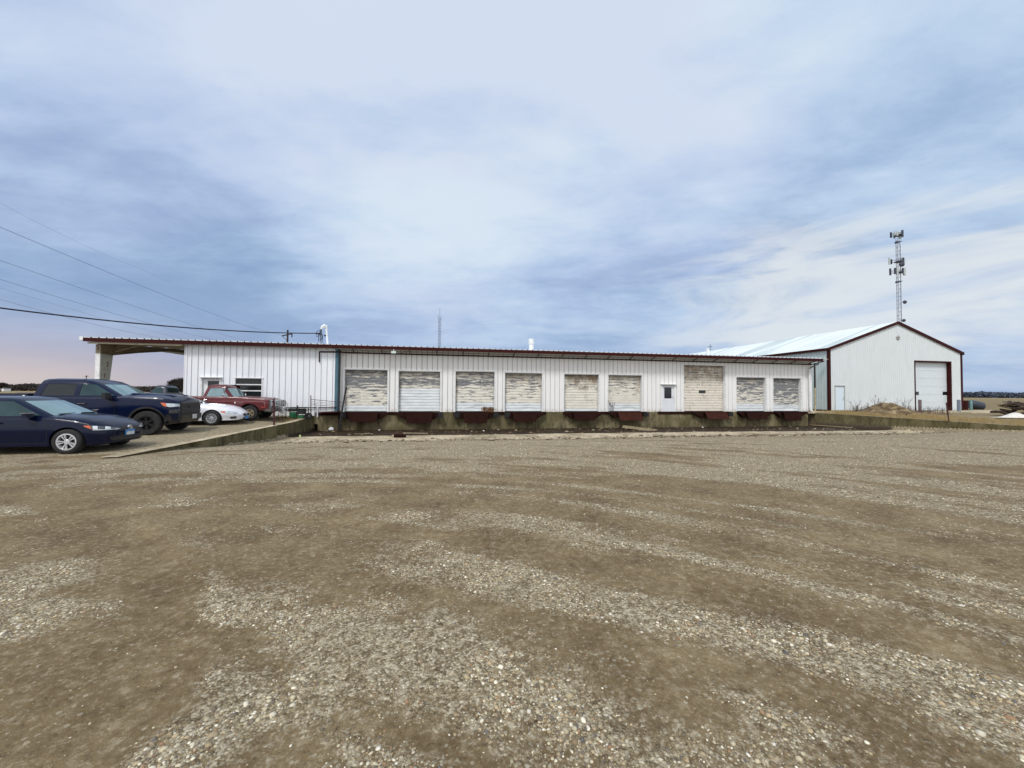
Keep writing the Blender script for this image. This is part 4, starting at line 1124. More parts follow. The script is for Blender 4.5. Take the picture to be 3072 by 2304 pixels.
for i in range(na):
    for j in range(nd):
        q = i * (nd + 1) + j; c = vs[q]
        if max(vs[k][2] for k in (q, q + nd + 1, q + nd + 2, q + 1)) - min(vs[k][2] for k in (q, q + nd + 1, q + nd + 2, q + 1)) > 0.12: continue
        if c[0] > 15 and -side(RW0, RW1, c[0], c[1]) > -0.25: continue
        keepf.append((q, q + nd + 1, q + nd + 2, q + 1))
mb.add(vs, keepf); mb.build('concrete_pavement', ramp_conc, smooth=True, kind='structure')
# ------------------------------------------------------------------ vehicles
def paint(name, c, rough=0.25, coat=0.8, metal=0.3, dust=0.15):
    m = bpy.data.materials.new(name); m.use_nodes = True; T = NT(m.node_tree); b = T.n['Principled BSDF']
    co = T.coord('Object'); x, y, z = T.sep(co)
    n = T.noise(co, 3.0, 5, 0.6)
    dz_ = T.m('MULTIPLY', T.m('SUBTRACT', 1.0, T.step(z, 0.25, 0.9)), T.step(n, 0.3, 0.65))
    cc = T.mix(T.m('MULTIPLY', dz_, dust * 2), lin(c), lin((118, 104, 86)))
    T.put(b.inputs['Base Color'], cc); b.inputs['Metallic'].default_value = metal; b.inputs['Roughness'].default_value = rough
    b.inputs['Specular IOR Level'].default_value = 0.3; b.inputs['Coat Weight'].default_value = coat; b.inputs['Coat Roughness'].default_value = 0.05
    return m


tyre_m = pmat('tyre_rubber', (0.014, 0.014, 0.015), 0.85, vary=0.2, dirt=(0.06, 0.05, 0.04), dirt_amt=0.35)
alloy_m = pmat('bright_alloy', lin((214, 216, 220)), 0.28, 0.6, vary=0.06)
blackrim_m = pmat('black_alloy', (0.02, 0.02, 0.022), 0.4, 0.3, vary=0.2)
chrome_m = pmat('chrome', (0.78, 0.79, 0.8), 0.12, 1.0, vary=0.04)
ws_m = pmat('windscreen_glass', lin((128, 158, 162)), 0.07, 0.5, vary=0.18, scale=1.2)  # pale base colour stands in for sky reflected in the glass
sg_m = pmat('side_window_glass', lin((44, 66, 70)), 0.06, 0.45, vary=0.3, scale=1.5)
tint_m = pmat('tinted_window_glass', (0.012, 0.016, 0.018), 0.06, 0.1, vary=0.2)
amber_m = pmat('amber_lens', lin((206, 96, 48)), 0.2, coat=0.6)
clear_m = pmat('clear_lens', lin((196, 204, 206)), 0.12, 0.5, coat=0.8, vary=0.2, scale=14)
dklens_m = pmat('dark_lens', lin((70, 74, 78)), 0.12, 0.3, coat=0.8, vary=0.4, scale=18)
plastic_m = pmat('black_plastic', (0.015, 0.015, 0.016), 0.5, vary=0.15)
plate_w = pmat('white_plate', lin((206, 206, 204)), 0.5)
plate_b = pmat('blue_plate', lin((80, 134, 190)), 0.5)


def smooth_interp(xq, xk, yk):
    return np.interp(xq, xk, yk)


def body_loft(sp):
    """lower body: stations along x; returns MB and ring size"""
    K = np.array(sp['st'])                   # x, zbottom, zshoulder, halfwidth, crown
    xs_ = np.unique(np.concatenate([K[:, 0], np.linspace(K[0, 0], K[-1, 0], 46)]))
    mb = MB(); rings = []
    tk = sp.get('tuck', 0.03); rd = sp.get('round', 0.10)
    for x in xs_:
        zb, zt, w, cr = [float(np.interp(x, K[:, 0], K[:, i])) for i in (1, 2, 3, 4)]
        h = zt - zb
        half = [(0, zb), (w * 0.84, zb), (w * 0.955, zb + 0.05 * h), (w * (1 - tk * 0.9), zb + 0.18 * h), (w * (1 - tk * 0.25), zb + 0.38 * h), (w, zb + 0.56 * h),
                (w * (1 - tk * 0.35), zb + 0.74 * h), (w * (1 - tk * 0.9), zb + 0.88 * h), (w * (1 - tk - rd * 0.35), zt - 0.035 * h), (w * (1 - tk - rd), zt + cr * 0.15),
                (w * 0.62, zt + cr * 0.7), (w * 0.3, zt + cr * 0.95), (0, zt + cr)]
        rings.append([(x, -y, z) for y, z in half] + [(x, y, z) for y, z in half[-2:0:-1]])
    n = len(rings[0]); vs = [v for r_ in rings for v in r_]; fs = []
    for i in range(len(rings) - 1):
        for k in range(n): a = i * n + k; b = i * n + (k + 1) % n; fs.append((a, b, b + n, a + n))
    fs += [tuple(range(n))[::-1], tuple((len(rings) - 1) * n + k for k in range(n))]
    mb.add(vs, fs); return mb


def cut_arches(obj, arches, w):
    """boolean wheel arches, applied"""
    for (x, z, r_) in arches:
        for s in (-1, 1):
            cb = MB(); cb.lathe([(0.001, s * (w - 0.36)), (r_, s * (w - 0.36)), (r_, s * (w + 0.3)), (0.001, s * (w + 0.3))], 40, 'y', (x, 0, z))
            co = cb.build('cutter', dark_m)
            bm = bmesh.new(); bm.from_mesh(co.data); bmesh.ops.remove_doubles(bm, verts=bm.verts, dist=0.003); bmesh.ops.recalc_face_normals(bm, faces=bm.faces); bm.to_mesh(co.data); bm.free()
            md_ = obj.modifiers.new('b', 'BOOLEAN'); md_.operation = 'DIFFERENCE'; md_.solver = 'EXACT'; md_.object = co
            try: md_.material_mode = 'INDEX'
            except Exception: pass
            dg = bpy.context.evaluated_depsgraph_get(); me = bpy.data.meshes.new_from_object(obj.evaluated_get(dg))
            obj.modifiers.clear(); old = obj.data; obj.data = me; bpy.data.meshes.remove(old); me.name = obj.name
            bpy.data.objects.remove(co)
    me = obj.data
    me.polygons.foreach_set('use_smooth', [True] * len(me.polygons)); me.set_sharp_from_angle(angle=R(32))


def bvh_of(objs):
    vs, fs = [], []
    for o in objs:
        b = len(vs); vs += [tuple(v.co) for v in o.data.vertices]; fs += [tuple(b + i for i in p.vertices) for p in o.data.polygons]
    return BVHTree.FromPolygons(vs, fs)


def patch(mb, bvh, top, bot, dirv, off=0.006, n=14, m=5):
    """ruled patch between two polylines, dropped onto the body along dirv"""
    dirv = Vector(dirv).normalized(); T_ = [Vector(p) for p in top]; B_ = [Vector(p) for p in bot]

    def ev(P, t):
        s = t * (len(P) - 1); i = min(int(s), len(P) - 2); return P[i].lerp(P[i + 1], s - i)
    vs = []; ok = True
    for i in range(n + 1):
        for j in range(m + 1):
            p = ev(T_, i / n).lerp(ev(B_, i / n), j / m) - dirv * 3
            h = bvh.ray_cast(p, dirv)
            q = (h[0] + h[1].normalized() * off * (1 if h[1].dot(dirv) < 0 else -1)) if h[0] else None
            vs.append(q)
    good = [v for v in vs if v is not None]
    if not good: return
    fs = [(i * (m + 1) + j, (i + 1) * (m + 1) + j, (i + 1) * (m + 1) + j + 1, i * (m + 1) + j + 1) for i in range(n) for j in range(m)]
    fs = [f for f in fs if all(vs[q] is not None for q in f)]
    vs = [v if v is not None else good[0] for v in vs]
    mb.add(vs, fs)


def greenhouse(sp, root, body_mat, glass_front, glass_side, glass_rear, roof_mat=None):
    """levels: z, xf, xr, w ; side columns xB (pillar centre), xC"""
    L = sp['lv']; xB = sp['xB']; xC = sp['xC']; pw = sp.get('pw', 0.05)
    rings = []
    for (z, xf, xr, w) in L:
        cols = [(xf + 0.0, 0), (xf - 0.015, 0.42 * w), (xf - 0.07, 0.80 * w), (xf - 0.13, 0.95 * w), (xf - 0.20, w)]
        bx = [xB + pw, xB - pw] if xB is not None else []
        cx_ = xr + (xC if xC is not None else 0.2)
        mid = [(b_, w) for b_ in bx] + [(cx_, w * 0.995)]
        cols += mid + [(xr + 0.07, 0.94 * w), (xr + 0.02, 0.80 * w), (xr, 0.4 * w), (xr, 0)]
        rings.append((z, cols))
    nc = len(rings[0][1]); nb = 2 if xB is not None else 0
    names = []
    for k in range(nc - 1):
        if k < 2: names.append('F')
        elif k in (2, 3): names.append('P')
        elif nb and k == 4: names.append('S')
        elif nb and k == 5: names.append('P')
        elif nb and k == 6: names.append('S')
        elif (not nb) and k == 4: names.append('S')
        elif k >= nc - 3: names.append('R')
        else: names.append('P')
    if sp.get('no_rear_side'): names[6] = 'P'
    painted = MB(); gF, gR, gS = MB(), MB(), {}
    NL = len(L)
    for s in (-1, 1):
        def pt(l, k): z, c = rings[l]; return (c[k][0], s * c[k][1], z)
        for l in range(NL - 1):
            for k in range(nc - 1):
                q = [pt(l, k), pt(l, k + 1), pt(l + 1, k + 1), pt(l + 1, k)]
                if l == 1 and names[k] in 'FSR':
                    inset = Vector((0, -s, 0)) * 0.008
                    if names[k] == 'F': gF.quad(*q)
                    elif names[k] == 'R': gR.quad(*q)
                    else: gS.setdefault((s, k), MB()).quad(*[(a[0], a[1] - s * 0.008, a[2]) for a in q])
                else: painted.quad(*q)
        # roof cap
        z, c = rings[-1]; xfm, xrm = c[0][0], c[-1][0]
        for k in range(nc - 1):
            a, b = pt(NL - 1, k), pt(NL - 1, k + 1)
            a2 = (xfm * 0.3 + a[0] * 0.7 + (xrm - xfm) * 0.06 * (1 - 2 * k / (nc - 1)), a[1] * 0.55, z + 0.02); b2 = (xfm * 0.3 + b[0] * 0.7 + (xrm - xfm) * 0.06 * (1 - 2 * (k + 1) / (nc - 1)), b[1] * 0.55, z + 0.02)
            a2 = ((xfm + xrm) / 2 + (a[0] - (xfm + xrm) / 2) * 0.75, a[1] * 0.6, z + sp.get('crown', 0.02)); b2 = ((xfm + xrm) / 2 + (b[0] - (xfm + xrm) / 2) * 0.75, b[1] * 0.6, z + sp.get('crown', 0.02))
            painted.quad(a, b, b2, a2)
            painted.add([a2, b2, ((xfm + xrm) / 2, 0, z + sp.get('crown', 0.02) * 1.2)], [(0, 1, 2)])
    cab = painted.build('cabin', body_mat, root)
    bm = bmesh.new(); bm.from_mesh(cab.data); bmesh.ops.remove_doubles(bm, verts=bm.verts, dist=0.002); bmesh.ops.recalc_face_normals(bm, faces=bm.faces); bm.to_mesh(cab.data); bm.free()
    cab.data.polygons.foreach_set('use_smooth', [True] * len(cab.data.polygons)); cab.data.set_sharp_from_angle(angle=R(40))
    for nm, g, mt in (('windscreen', gF, glass_front), ('rear_window', gR, glass_rear)):
        o = g.build(nm, mt, root)
        bm = bmesh.new(); bm.from_mesh(o.data); bmesh.ops.remove_doubles(bm, verts=bm.verts, dist=0.002); bmesh.ops.recalc_face_normals(bm, faces=bm.faces); bm.to_mesh(o.data); bm.free()
        o.data.polygons.foreach_set('use_smooth', [True] * len(o.data.polygons))
    for key, g in gS.items():
        g.build('side_window', glass_side if key[1] == 4 else sp.get('rear_side_mat', glass_side), root)
    # dark surround of the windscreen
    return cab


def wheel(root, x, y, r_, rim_r, width, style, s, rim_mat):
    w = empty('wheel', (x, y, r_)); w.parent = root; 
    mb = MB(); h = width / 2
    mb.lathe([(rim_r, -h * 0.8), (rim_r + 0.015, -h), (r_ - 0.04, -h), (r_ - 0.008, -h * 0.75), (r_, -h * 0.4), (r_, h * 0.4), (r_ - 0.008, h * 0.75), (r_ - 0.04, h), (rim_r + 0.015, h), (rim_r, h * 0.8)], 40, 'y')
    mb.build('tyre', tyre_m, w, smooth=True, angle=40)
    o = s * h   # outer side
    mb = MB()
    mb.lathe([(rim_r + 0.006, o * 0.82), (rim_r + 0.006, o * 0.9), (rim_r - 0.022, o * 0.92), (rim_r - 0.035, o * 0.5), (rim_r - 0.04, o * 0.1)], 40, 'y')
    mb.lathe([(0.001, o * 0.86), (0.05, o * 0.86), (0.062, o * 0.75), (0.07, o * 0.3)], 20, 'y')
    n = {'golf': 5, 'offroad': 6, 'sebring': 9, 'ram': 5, 'steel': 8}[style]
    for k in range(n):
        a = 2 * math.pi * (k + 0.5) / n + 0.1

        def pol(rr, aa, yy): return (rr * math.cos(aa), yy, rr * math.sin(aa))
        if style == 'golf':
            for da, w0, w1 in ((-0.20, 0.07, 0.13), (0.20, 0.07, 0.13)):
                aa = a + da
                mb.hexa([pol(0.045, aa - w0 * 2.2, o * 0.55), pol(0.045, aa + w0 * 2.2, o * 0.55), pol(rim_r - 0.02, aa + w1, o * 0.6), pol(rim_r - 0.02, aa - w1, o * 0.6),
                         pol(0.045, aa - w0 * 1.6, o * 0.84), pol(0.045, aa + w0 * 1.6, o * 0.84), pol(rim_r - 0.02, aa + w1 * 0.8, o * 0.88), pol(rim_r - 0.02, aa - w1 * 0.8, o * 0.88)])
        else:
            w1 = {'offroad': 0.22, 'sebring': 0.17, 'ram': 0.34, 'steel': 0.2}[style]; w0 = 0.5 if style != 'sebring' else 0.3
            mb.hexa([pol(0.05, a - w0, o * 0.4), pol(0.05, a + w0, o * 0.4), pol(rim_r - 0.02, a + w1, o * 0.5), pol(rim_r - 0.02, a - w1, o * 0.5),
                     pol(0.05, a - w0, o * 0.72), pol(0.05, a + w0, o * 0.72), pol(rim_r - 0.02, a + w1 * 0.8, o * 0.82), pol(rim_r - 0.02, a - w1 * 0.8, o * 0.82)])
    mb.build('rim', rim_mat, w, smooth=True, angle=30)
    mb = MB(); mb.lathe([(0.001, o * 0.25), (rim_r - 0.03, o * 0.25)], 24, 'y'); mb.build('backing_disc', plastic_m if style != 'sebring' else pmat('grey_hubcap_inner', lin((120, 124, 130)), 0.4, 0.4), w)  # flat backing disc closing the rim behind the spokes


def arch_liner(root, x, z, r_, w, s):
    mb = MB(); n = 20; vs = []
    for i in range(n + 1):
        a = math.pi * (-0.08) + math.pi * 1.16 * i / n
        for yy in (s * (w - 0.35), s * (w - 0.04)): vs.append((x + (r_ - 0.012) * math.cos(a), yy, z + (r_ - 0.012) * math.sin(a)))
    mb.add(vs, [(2 * i, 2 * i + 1, 2 * i + 3, 2 * i + 2) for i in range(n)])
    mb.build('arch_liner', plastic_m, root)


def seam(mb, bvh, pts, s, w=0.008, off=0.002):
    """dark shut line following the body side; pts in (x, z)"""
    P = []
    for (x0, z0), (x1, z1) in zip(pts[:-1], pts[1:]):
        n = max(2, int(math.hypot(x1 - x0, z1 - z0) / 0.06))
        for k in range(n): P.append((x0 + (x1 - x0) * k / n, z0 + (z1 - z0) * k / n))
    P.append(pts[-1]); vs = []
    for i, (x, z) in enumerate(P):
        x0, z0 = P[max(i - 1, 0)]; x1, z1 = P[min(i + 1, len(P) - 1)]; L = math.hypot(x1 - x0, z1 - z0) or 1
        nx_, nz_ = -(z1 - z0) / L * w / 2, (x1 - x0) / L * w / 2
        for q in (-1, 1):
            h = bvh.ray_cast(Vector((x + nx_ * q, s * 3, z + nz_ * q)), Vector((0, -s, 0)))
            vs.append((x + nx_ * q, (h[0].y if h[0] else s * 0.9) + s * off, z + nz_ * q))
    mb.add(vs, [(2 * i, 2 * i + 1, 2 * i + 3, 2 * i + 2) for i in range(len(P) - 1)])


def place(root, xf_wheel, px, Y, zt_, deg=13.0):
    """put the car so that its near-side front wheel centre is at photo column px, forward distance Y"""
    X = (px - 1536) / F * Y
    hw = root['hw']; ang = R(deg)
    c, s = math.cos(ang), math.sin(ang)
    lx, ly = xf_wheel, -hw
    root.location = (X - (lx * c - ly * s), Y - (lx * s + ly * c), zt_)
    root.rotation_euler = (0, 0, ang)
    del root['hw']


# --- dark blue hatchback
navy = paint('navy_metallic_paint', (6, 16, 42), 0.16, 0.0, 0.0, 0.004)
car = empty('hatchback_car', label='dark navy hatchback with bright alloy wheels, nearest car at the left edge', cat='car'); car['hw'] = 0.90
body = body_loft(dict(st=[(-2.12, 0.42, 0.72, 0.62, 0.02), (-2.06, 0.30, 0.86, 0.76, 0.03), (-1.8, 0.22, 0.95, 0.86, 0.03), (-1.2, 0.19, 0.96, 0.895, 0.03), (0, 0.18, 0.94, 0.90, 0.03),
                          (0.75, 0.18, 0.935, 0.90, 0.05), (1.0, 0.18, 0.92, 0.895, 0.06), (1.4, 0.19, 0.855, 0.885, 0.075), (1.70, 0.20, 0.765, 0.85, 0.08), (1.86, 0.21, 0.70, 0.76, 0.07), (1.95, 0.22, 0.66, 0.66, 0.05), (2.01, 0.24, 0.62, 0.56, 0.03), (2.04, 0.30, 0.58, 0.44, 0.02)],
                      tuck=0.045, round=0.07)).build('body', navy, car)
cut_arches(body, [(1.28, 0.315, 0.365), (-1.35, 0.315, 0.365)], 0.90)
cab = greenhouse(dict(lv=[(0.90, 1.02, -1.98, 0.84), (0.965, 0.92, -1.93, 0.825), (1.33, 0.22, -1.60, 0.665), (1.385, 0.12, -1.52, 0.62), (1.41, 0.02, -1.42, 0.57)], xB=-0.30, xC=0.42, crown=0.03), car, navy, ws_m, sg_m, tint_m)
bv = bvh_of([body, cab])
for s in (-1, 1):
    mb = MB(); seam(mb, bv, [(0.86, 0.30), (0.90, 0.62), (0.80, 0.90)], s); seam(mb, bv, [(-0.30, 0.28), (-0.30, 0.90)], s); seam(mb, bv, [(-0.9, 0.45), (-1.2, 0.9)], s); seam(mb, bv, [(0.88, 0.29), (-0.9, 0.29)], s)
    seam(mb, bv, [(-1.7, 0.70), (0.5, 0.735), (1.0, 0.74)], s, 0.012)
    mb.build('door_seam', black_m, car)
    mb = MB(); hx, hy = -0.20, s * 0.915
    mb.tube([(hx, s * 0.885, 0.80), (hx + 0.02, hy, 0.80), (hx + 0.18, hy, 0.805), (hx + 0.2, s * 0.885, 0.805)], 0.013, 6); mb.build('door_handle', navy, car, smooth=True)
    mb = MB(); mb.hexa([(0.44, s * 0.86, 0.93), (0.62, s * 0.86, 0.93), (0.60, s * 1.03, 0.925), (0.50, s * 1.05, 0.925), (0.46, s * 0.86, 1.03), (0.60, s * 0.86, 1.03), (0.58, s * 1.03, 1.05), (0.50, s * 1.04, 1.05)])
    mb.beam((0.55, s * 0.80, 0.93), (0.55, s * 0.88, 0.95), 0.06)
    mr = mb.build('door_mirror', navy, car)
    mb = MB(); mb.box(0.47, 0.615, min(s * 0.87, s * 1.045), max(s * 0.87, s * 1.045), 1.035, 1.048); mb.build('mirror_strip', chrome_m, mr)
    # headlight
    dv = (-0.75, -s * 0.66, 0)
    mb = MB(); patch(mb, bv, [(1.62, s * 0.87, 0.715), (1.85, s * 0.80, 0.70), (2.02, s * 0.62, 0.66), (2.12, s * 0.44, 0.615)], [(1.66, s * 0.87, 0.68), (1.78, s * 0.83, 0.60), (2.02, s * 0.65, 0.585), (2.12, s * 0.44, 0.595)], dv, 0.012, 18, 5)
    hl = mb.build('headlight', dklens_m, car, smooth=True)
    mb = MB(); patch(mb, bv, [(1.63, s * 0.87, 0.712), (1.74, s * 0.84, 0.705)], [(1.66, s * 0.87, 0.68), (1.76, s * 0.835, 0.615)], dv, 0.017, 6, 4); mb.build('indicator_lens', amber_m, hl)
    mb = MB(); patch(mb, bv, [(1.78, s * 0.825, 0.695), (1.87, s * 0.79, 0.69)], [(1.79, s * 0.825, 0.62), (1.87, s * 0.79, 0.61)], dv, 0.019, 6, 4)
    patch(mb, bv, [(1.96, s * 0.69, 0.67), (2.03, s * 0.62, 0.65)], [(1.96, s * 0.70, 0.605), (2.03, s * 0.62, 0.60)], dv, 0.019, 6, 4)
    patch(mb, bv, [(1.79, s * 0.83, 0.608), (2.02, s * 0.65, 0.594), (2.11, s * 0.45, 0.602)], [(1.79, s * 0.83, 0.592), (2.02, s * 0.65, 0.582), (2.11, s * 0.45, 0.594)], dv, 0.019, 12, 2); mb.build('lamp_element', pmat('white_lamp', lin((225, 230, 232)), 0.2, 0.2), hl)
    for x_ in (1.28, -1.35):
        wheel(car, x_, s * 0.80, 0.316, 0.205, 0.20, 'golf', s, alloy_m); arch_liner(car, x_, 0.315, 0.365, 0.90, s)
mb = MB(); patch(mb, bv, [(2.2, -0.47, 0.625), (2.2, 0.47, 0.625)], [(2.2, -0.47, 0.575), (2.2, 0.47, 0.575)], (-1, 0, 0), 0.006, 16, 2)
patch(mb, bv, [(2.2, -0.6, 0.40), (2.2, 0.6, 0.40)], [(2.2, -0.55, 0.30), (2.2, 0.55, 0.30)], (-1, 0, 0), 0.006, 16, 2); gr = mb.build('grille', plastic_m, car)
mb = MB(); patch(mb, bv, [(2.2, -0.5, 0.588), (2.2, 0.5, 0.588)], [(2.2, -0.5, 0.578), (2.2, 0.5, 0.578)], (-1, 0, 0), 0.014, 16, 1); mb.build('chrome_strip', chrome_m, gr)
mb = MB(); q = 2.065; mb.lathe([(0.055, q), (0.066, q + 0.004), (0.066, q - 0.03)], 20, 'x', (0, 0, 0.60)); mb.lathe([(0.001, q - 0.004), (0.055, q - 0.004)], 20, 'x', (0, 0, 0.60))
for (y0, z0, y1, z1) in ((-0.022, 0.05, 0, 0.005), (0.022, 0.05, 0, 0.005), (-0.05, 0.02, -0.022, -0.042), (-0.022, -0.042, 0, 0.0), (0, 0.0, 0.022, -0.042), (0.022, -0.042, 0.05, 0.02)):
    mb.beam((q + 0.003, y0, 0.60 + z0), (q + 0.003, y1, 0.60 + z1), 0.012, 0.008, (1, 0, 0))
mb.build('emblem', chrome_m, gr)
mb = MB(); mb.box(2.01, 2.07, -0.155, 0.155, 0.40, 0.55); lp = mb.build('number_plate', plate_b, car)
mb = MB(); mb.box(2.071, 2.074, -0.14, 0.14, 0.41, 0.49); mb.build('plate_face', plate_w, lp)
mb = MB(); mb.beam((0.86, -0.55, 0.995), (0.84, -0.05, 1.0), 0.02); mb.beam((0.88, 0.1, 1.0), (0.84, 0.6, 0.99), 0.02); mb.build('wiper', black_m, car)
place(car, 1.28, 203, 9.62, gz(-11, 9.5) - 0.01)

# --- dark blue crew-cab pickup
tnavy = paint('deep_blue_truck_paint', (7, 18, 48), 0.18, 0.0, 0.0, 0.004)
pk = empty('pickup_truck', label='tall dark blue crew cab pickup with black wheels, parked behind the hatchback', cat='pickup truck'); pk['hw'] = 1.03
body = body_loft(dict(st=[(-2.94, 0.62, 1.38, 0.94, 0.0), (-2.88, 0.55, 1.40, 0.98, 0.0), (-1.3, 0.50, 1.40, 1.0, 0.0), (-1.2, 0.48, 1.34, 1.0, 0.02), (0.5, 0.48, 1.33, 1.005, 0.02), (1.25, 0.50, 1.33, 1.005, 0.11), (1.6, 0.52, 1.32, 1.02, 0.13),
                          (2.2, 0.52, 1.30, 1.03, 0.13), (2.5, 0.50, 1.26, 1.00, 0.12), (2.66, 0.48, 1.22, 0.94, 0.10), (2.76, 0.48, 1.17, 0.86, 0.08), (2.81, 0.50, 1.10, 0.80, 0.05)],
                      tuck=0.035, round=0.05)).build('body', tnavy, pk)
cut_arches(body, [(2.0, 0.45, 0.50), (-1.73, 0.45, 0.50)], 1.03)
cab = greenhouse(dict(lv=[(1.29, 1.36, -1.22, 0.95), (1.375, 1.26, -1.20, 0.93), (1.76, 0.66, -1.10, 0.80), (1.87, 0.46, -1.06, 0.74), (1.92, 0.25, -1.0, 0.66)], xB=0.02, xC=0.28, pw=0.07, crown=0.035, rear_side_mat=tint_m), pk, tnavy, ws_m, sg_m, tint_m)
bv = bvh_of([body, cab])
for s in (-1, 1):
    mb = MB(); seam(mb, bv, [(1.08, 0.60), (1.12, 1.25)], s); seam(mb, bv, [(0.02, 0.55), (0.02, 1.25)], s); seam(mb, bv, [(-1.05, 0.9), (-1.10, 1.25)], s); seam(mb, bv, [(-1.24, 0.52), (-1.24, 1.38)], s, 0.02)
    seam(mb, bv, [(1.1, 0.58), (-1.1, 0.58)], s)
    mb.build('door_seam', black_m, pk)
    for hx in (0.10, -0.98):
        mb = MB(); mb.tube([(hx, s * 0.98, 1.10), (hx + 0.02, s * 1.03, 1.10), (hx + 0.22, s * 1.03, 1.105), (hx + 0.24, s * 0.98, 1.105)], 0.02, 6); mb.build('door_handle', plastic_m, pk, smooth=True)
    mb = MB(); mb.hexa([(0.86, s * 1.04, 1.27), (1.02, s * 1.04, 1.27), (1.00, s * 1.28, 1.27), (0.90, s * 1.28, 1.27), (0.86, s * 1.04, 1.46), (1.02, s * 1.04, 1.46), (0.98, s * 1.28, 1.47), (0.90, s * 1.28, 1.47)])
    mb.beam((0.96, s * 0.90, 1.28), (0.96, s * 1.08, 1.30), 0.10); mb.build('door_mirror', plastic_m, pk)
    # black wheel-arch moulding
    for x_ in (2.0, -1.73):
        mb = MB(); vs = []; n = 24
        for i in range(n + 1):
            a = math.pi * i / n
            for rr in (0.49, 0.555):
                xx, zz = x_ + rr * math.cos(a), 0.45 + rr * math.sin(a)
                h = bv.ray_cast(Vector((x_ + 0.56 * math.cos(a), s * 3, max(0.62, 0.45 + 0.56 * math.sin(a)))), Vector((0, -s, 0)))
                vs.append((xx, (h[0].y if h[0] else s * 1.0) + s * 0.02, zz))
        b = len(mb.v); mb.add(vs, [(2 * i, 2 * i + 1, 2 * i + 3, 2 * i + 2) for i in range(n)])
        mb.build('arch_moulding', plastic_m, pk)
    dv = (-0.8, -s * 0.6, 0)
    mb = MB(); patch(mb, bv, [(2.40, s * 1.0, 1.13), (2.60, s * 0.97, 1.11), (2.79, s * 0.70, 1.09)], [(2.48, s * 1.0, 1.04), (2.63, s * 0.95, 0.98), (2.79, s * 0.70, 1.0)], dv, 0.012, 12, 4); hl = mb.build('headlight', clear_m, pk, smooth=True)
    mb = MB(); patch(mb, bv, [(2.40, s * 1.0, 1.135), (2.56, s * 0.985, 1.12)], [(2.46, s * 1.0, 1.04), (2.56, s * 0.985, 0.98)], dv, 0.018, 6, 4); mb.build('indicator_lens', amber_m, hl)
    mb = MB(); patch(mb, bv, [(2.62, s * 0.95, 0.89), (2.79, s * 0.70, 0.89)], [(2.62, s * 0.95, 0.76), (2.79, s * 0.70, 0.76)], dv, 0.012, 8, 4); mb.build('lower_lamp', dklens_m, pk, smooth=True)
    for x_ in (2.0, -1.73):
        wheel(pk, x_, s * 0.90, 0.425, 0.245, 0.28, 'offroad', s, blackrim_m); arch_liner(pk, x_, 0.45, 0.50, 1.03, s)
mb = MB(); mb.hexa([(2.70, -0.78, 0.72), (2.84, -0.62, 0.72), (2.84, 0.62, 0.72), (2.70, 0.78, 0.72), (2.70, -0.78, 1.14), (2.84, -0.62, 1.12), (2.84, 0.62, 1.12), (2.70, 0.78, 1.14)])
gr = mb.build('grille', plastic_m, pk)
mb = MB()
for z_ in (0.80, 0.88, 1.06): mb.box(2.841, 2.86, -0.60, 0.60, z_, z_ + 0.025)
mb.box(2.84, 2.87, -0.14, 0.14, 0.955, 1.005); mb.box(2.84, 2.87, -0.06, 0.06, 0.935, 1.025); mb.build('grille_bar', pmat('satin_black', (0.03, 0.03, 0.033), 0.3), gr)
mb = MB(); mb.hexa([(2.55, -1.0, 0.50), (2.88, -0.70, 0.50), (2.88, 0.70, 0.50), (2.55, 1.0, 0.50), (2.55, -1.01, 0.72), (2.90, -0.70, 0.70), (2.90, 0.70, 0.70), (2.55, 1.01, 0.72)])
mb.hexa([(2.58, -0.86, 0.36), (2.82, -0.64, 0.40), (2.82, 0.64, 0.40), (2.58, 0.86, 0.36), (2.58, -0.9, 0.498), (2.84, -0.66, 0.498), (2.84, 0.66, 0.498), (2.58, 0.9, 0.498)])
bp_ = mb.build('front_bumper', paint('black_bumper_paint', (24, 26, 34), 0.35, 0.4, 0.1, 0.1), pk)
mb = MB(); mb.box(2.90, 2.912, 0.0, 0.30, 0.52, 0.68); lp = mb.build('number_plate', plate_w, pk)
mb = MB(); mb.box(2.913, 2.915, 0.04, 0.26, 0.56, 0.565); mb.box(2.913, 2.915, 0.04, 0.26, 0.60, 0.605); mb.box(2.913, 2.915, 0.04, 0.26, 0.635, 0.64); mb.build('plate_line', grey_steel, lp)
mb = MB(); mb.box(-2.9, -1.26, -0.9, 0.9, 1.402, 1.43); mb.build('bed_cover', plastic_m, pk)
for y_ in (0.42, -0.42):
    mb = MB(); mb.add([(1.3, y_ - 0.2, 1.43), (1.3, y_ + 0.2, 1.43), (2.55, y_ + 0.12, 1.36), (2.55, y_ - 0.12, 1.36), (1.35, y_ - 0.15, 1.465), (1.35, y_ + 0.15, 1.465), (2.5, y_ + 0.08, 1.40), (2.5, y_ - 0.08, 1.40)], [(4, 5, 6, 7), (0, 1, 5, 4), (1, 2, 6, 5), (2, 3, 7, 6), (3, 0, 4, 7)])
    mb.build('bonnet_bulge', tnavy, pk, smooth=True)
mb = MB(); mb.box(-0.9, 1.0, -1.02, -0.94, 0.36, 0.42); mb.box(-0.9, 1.0, 0.94, 1.02, 0.36, 0.42); mb.build('side_step', plastic_m, pk)
mb = MB(); mb.box(-2.6, 2.6, -0.5, 0.5, 0.42, 0.60); mb.build('chassis', plastic_m, pk)
place(pk, 2.0, 441, 13.35, gz(-13, 13.4) - 0.01, 16.0)

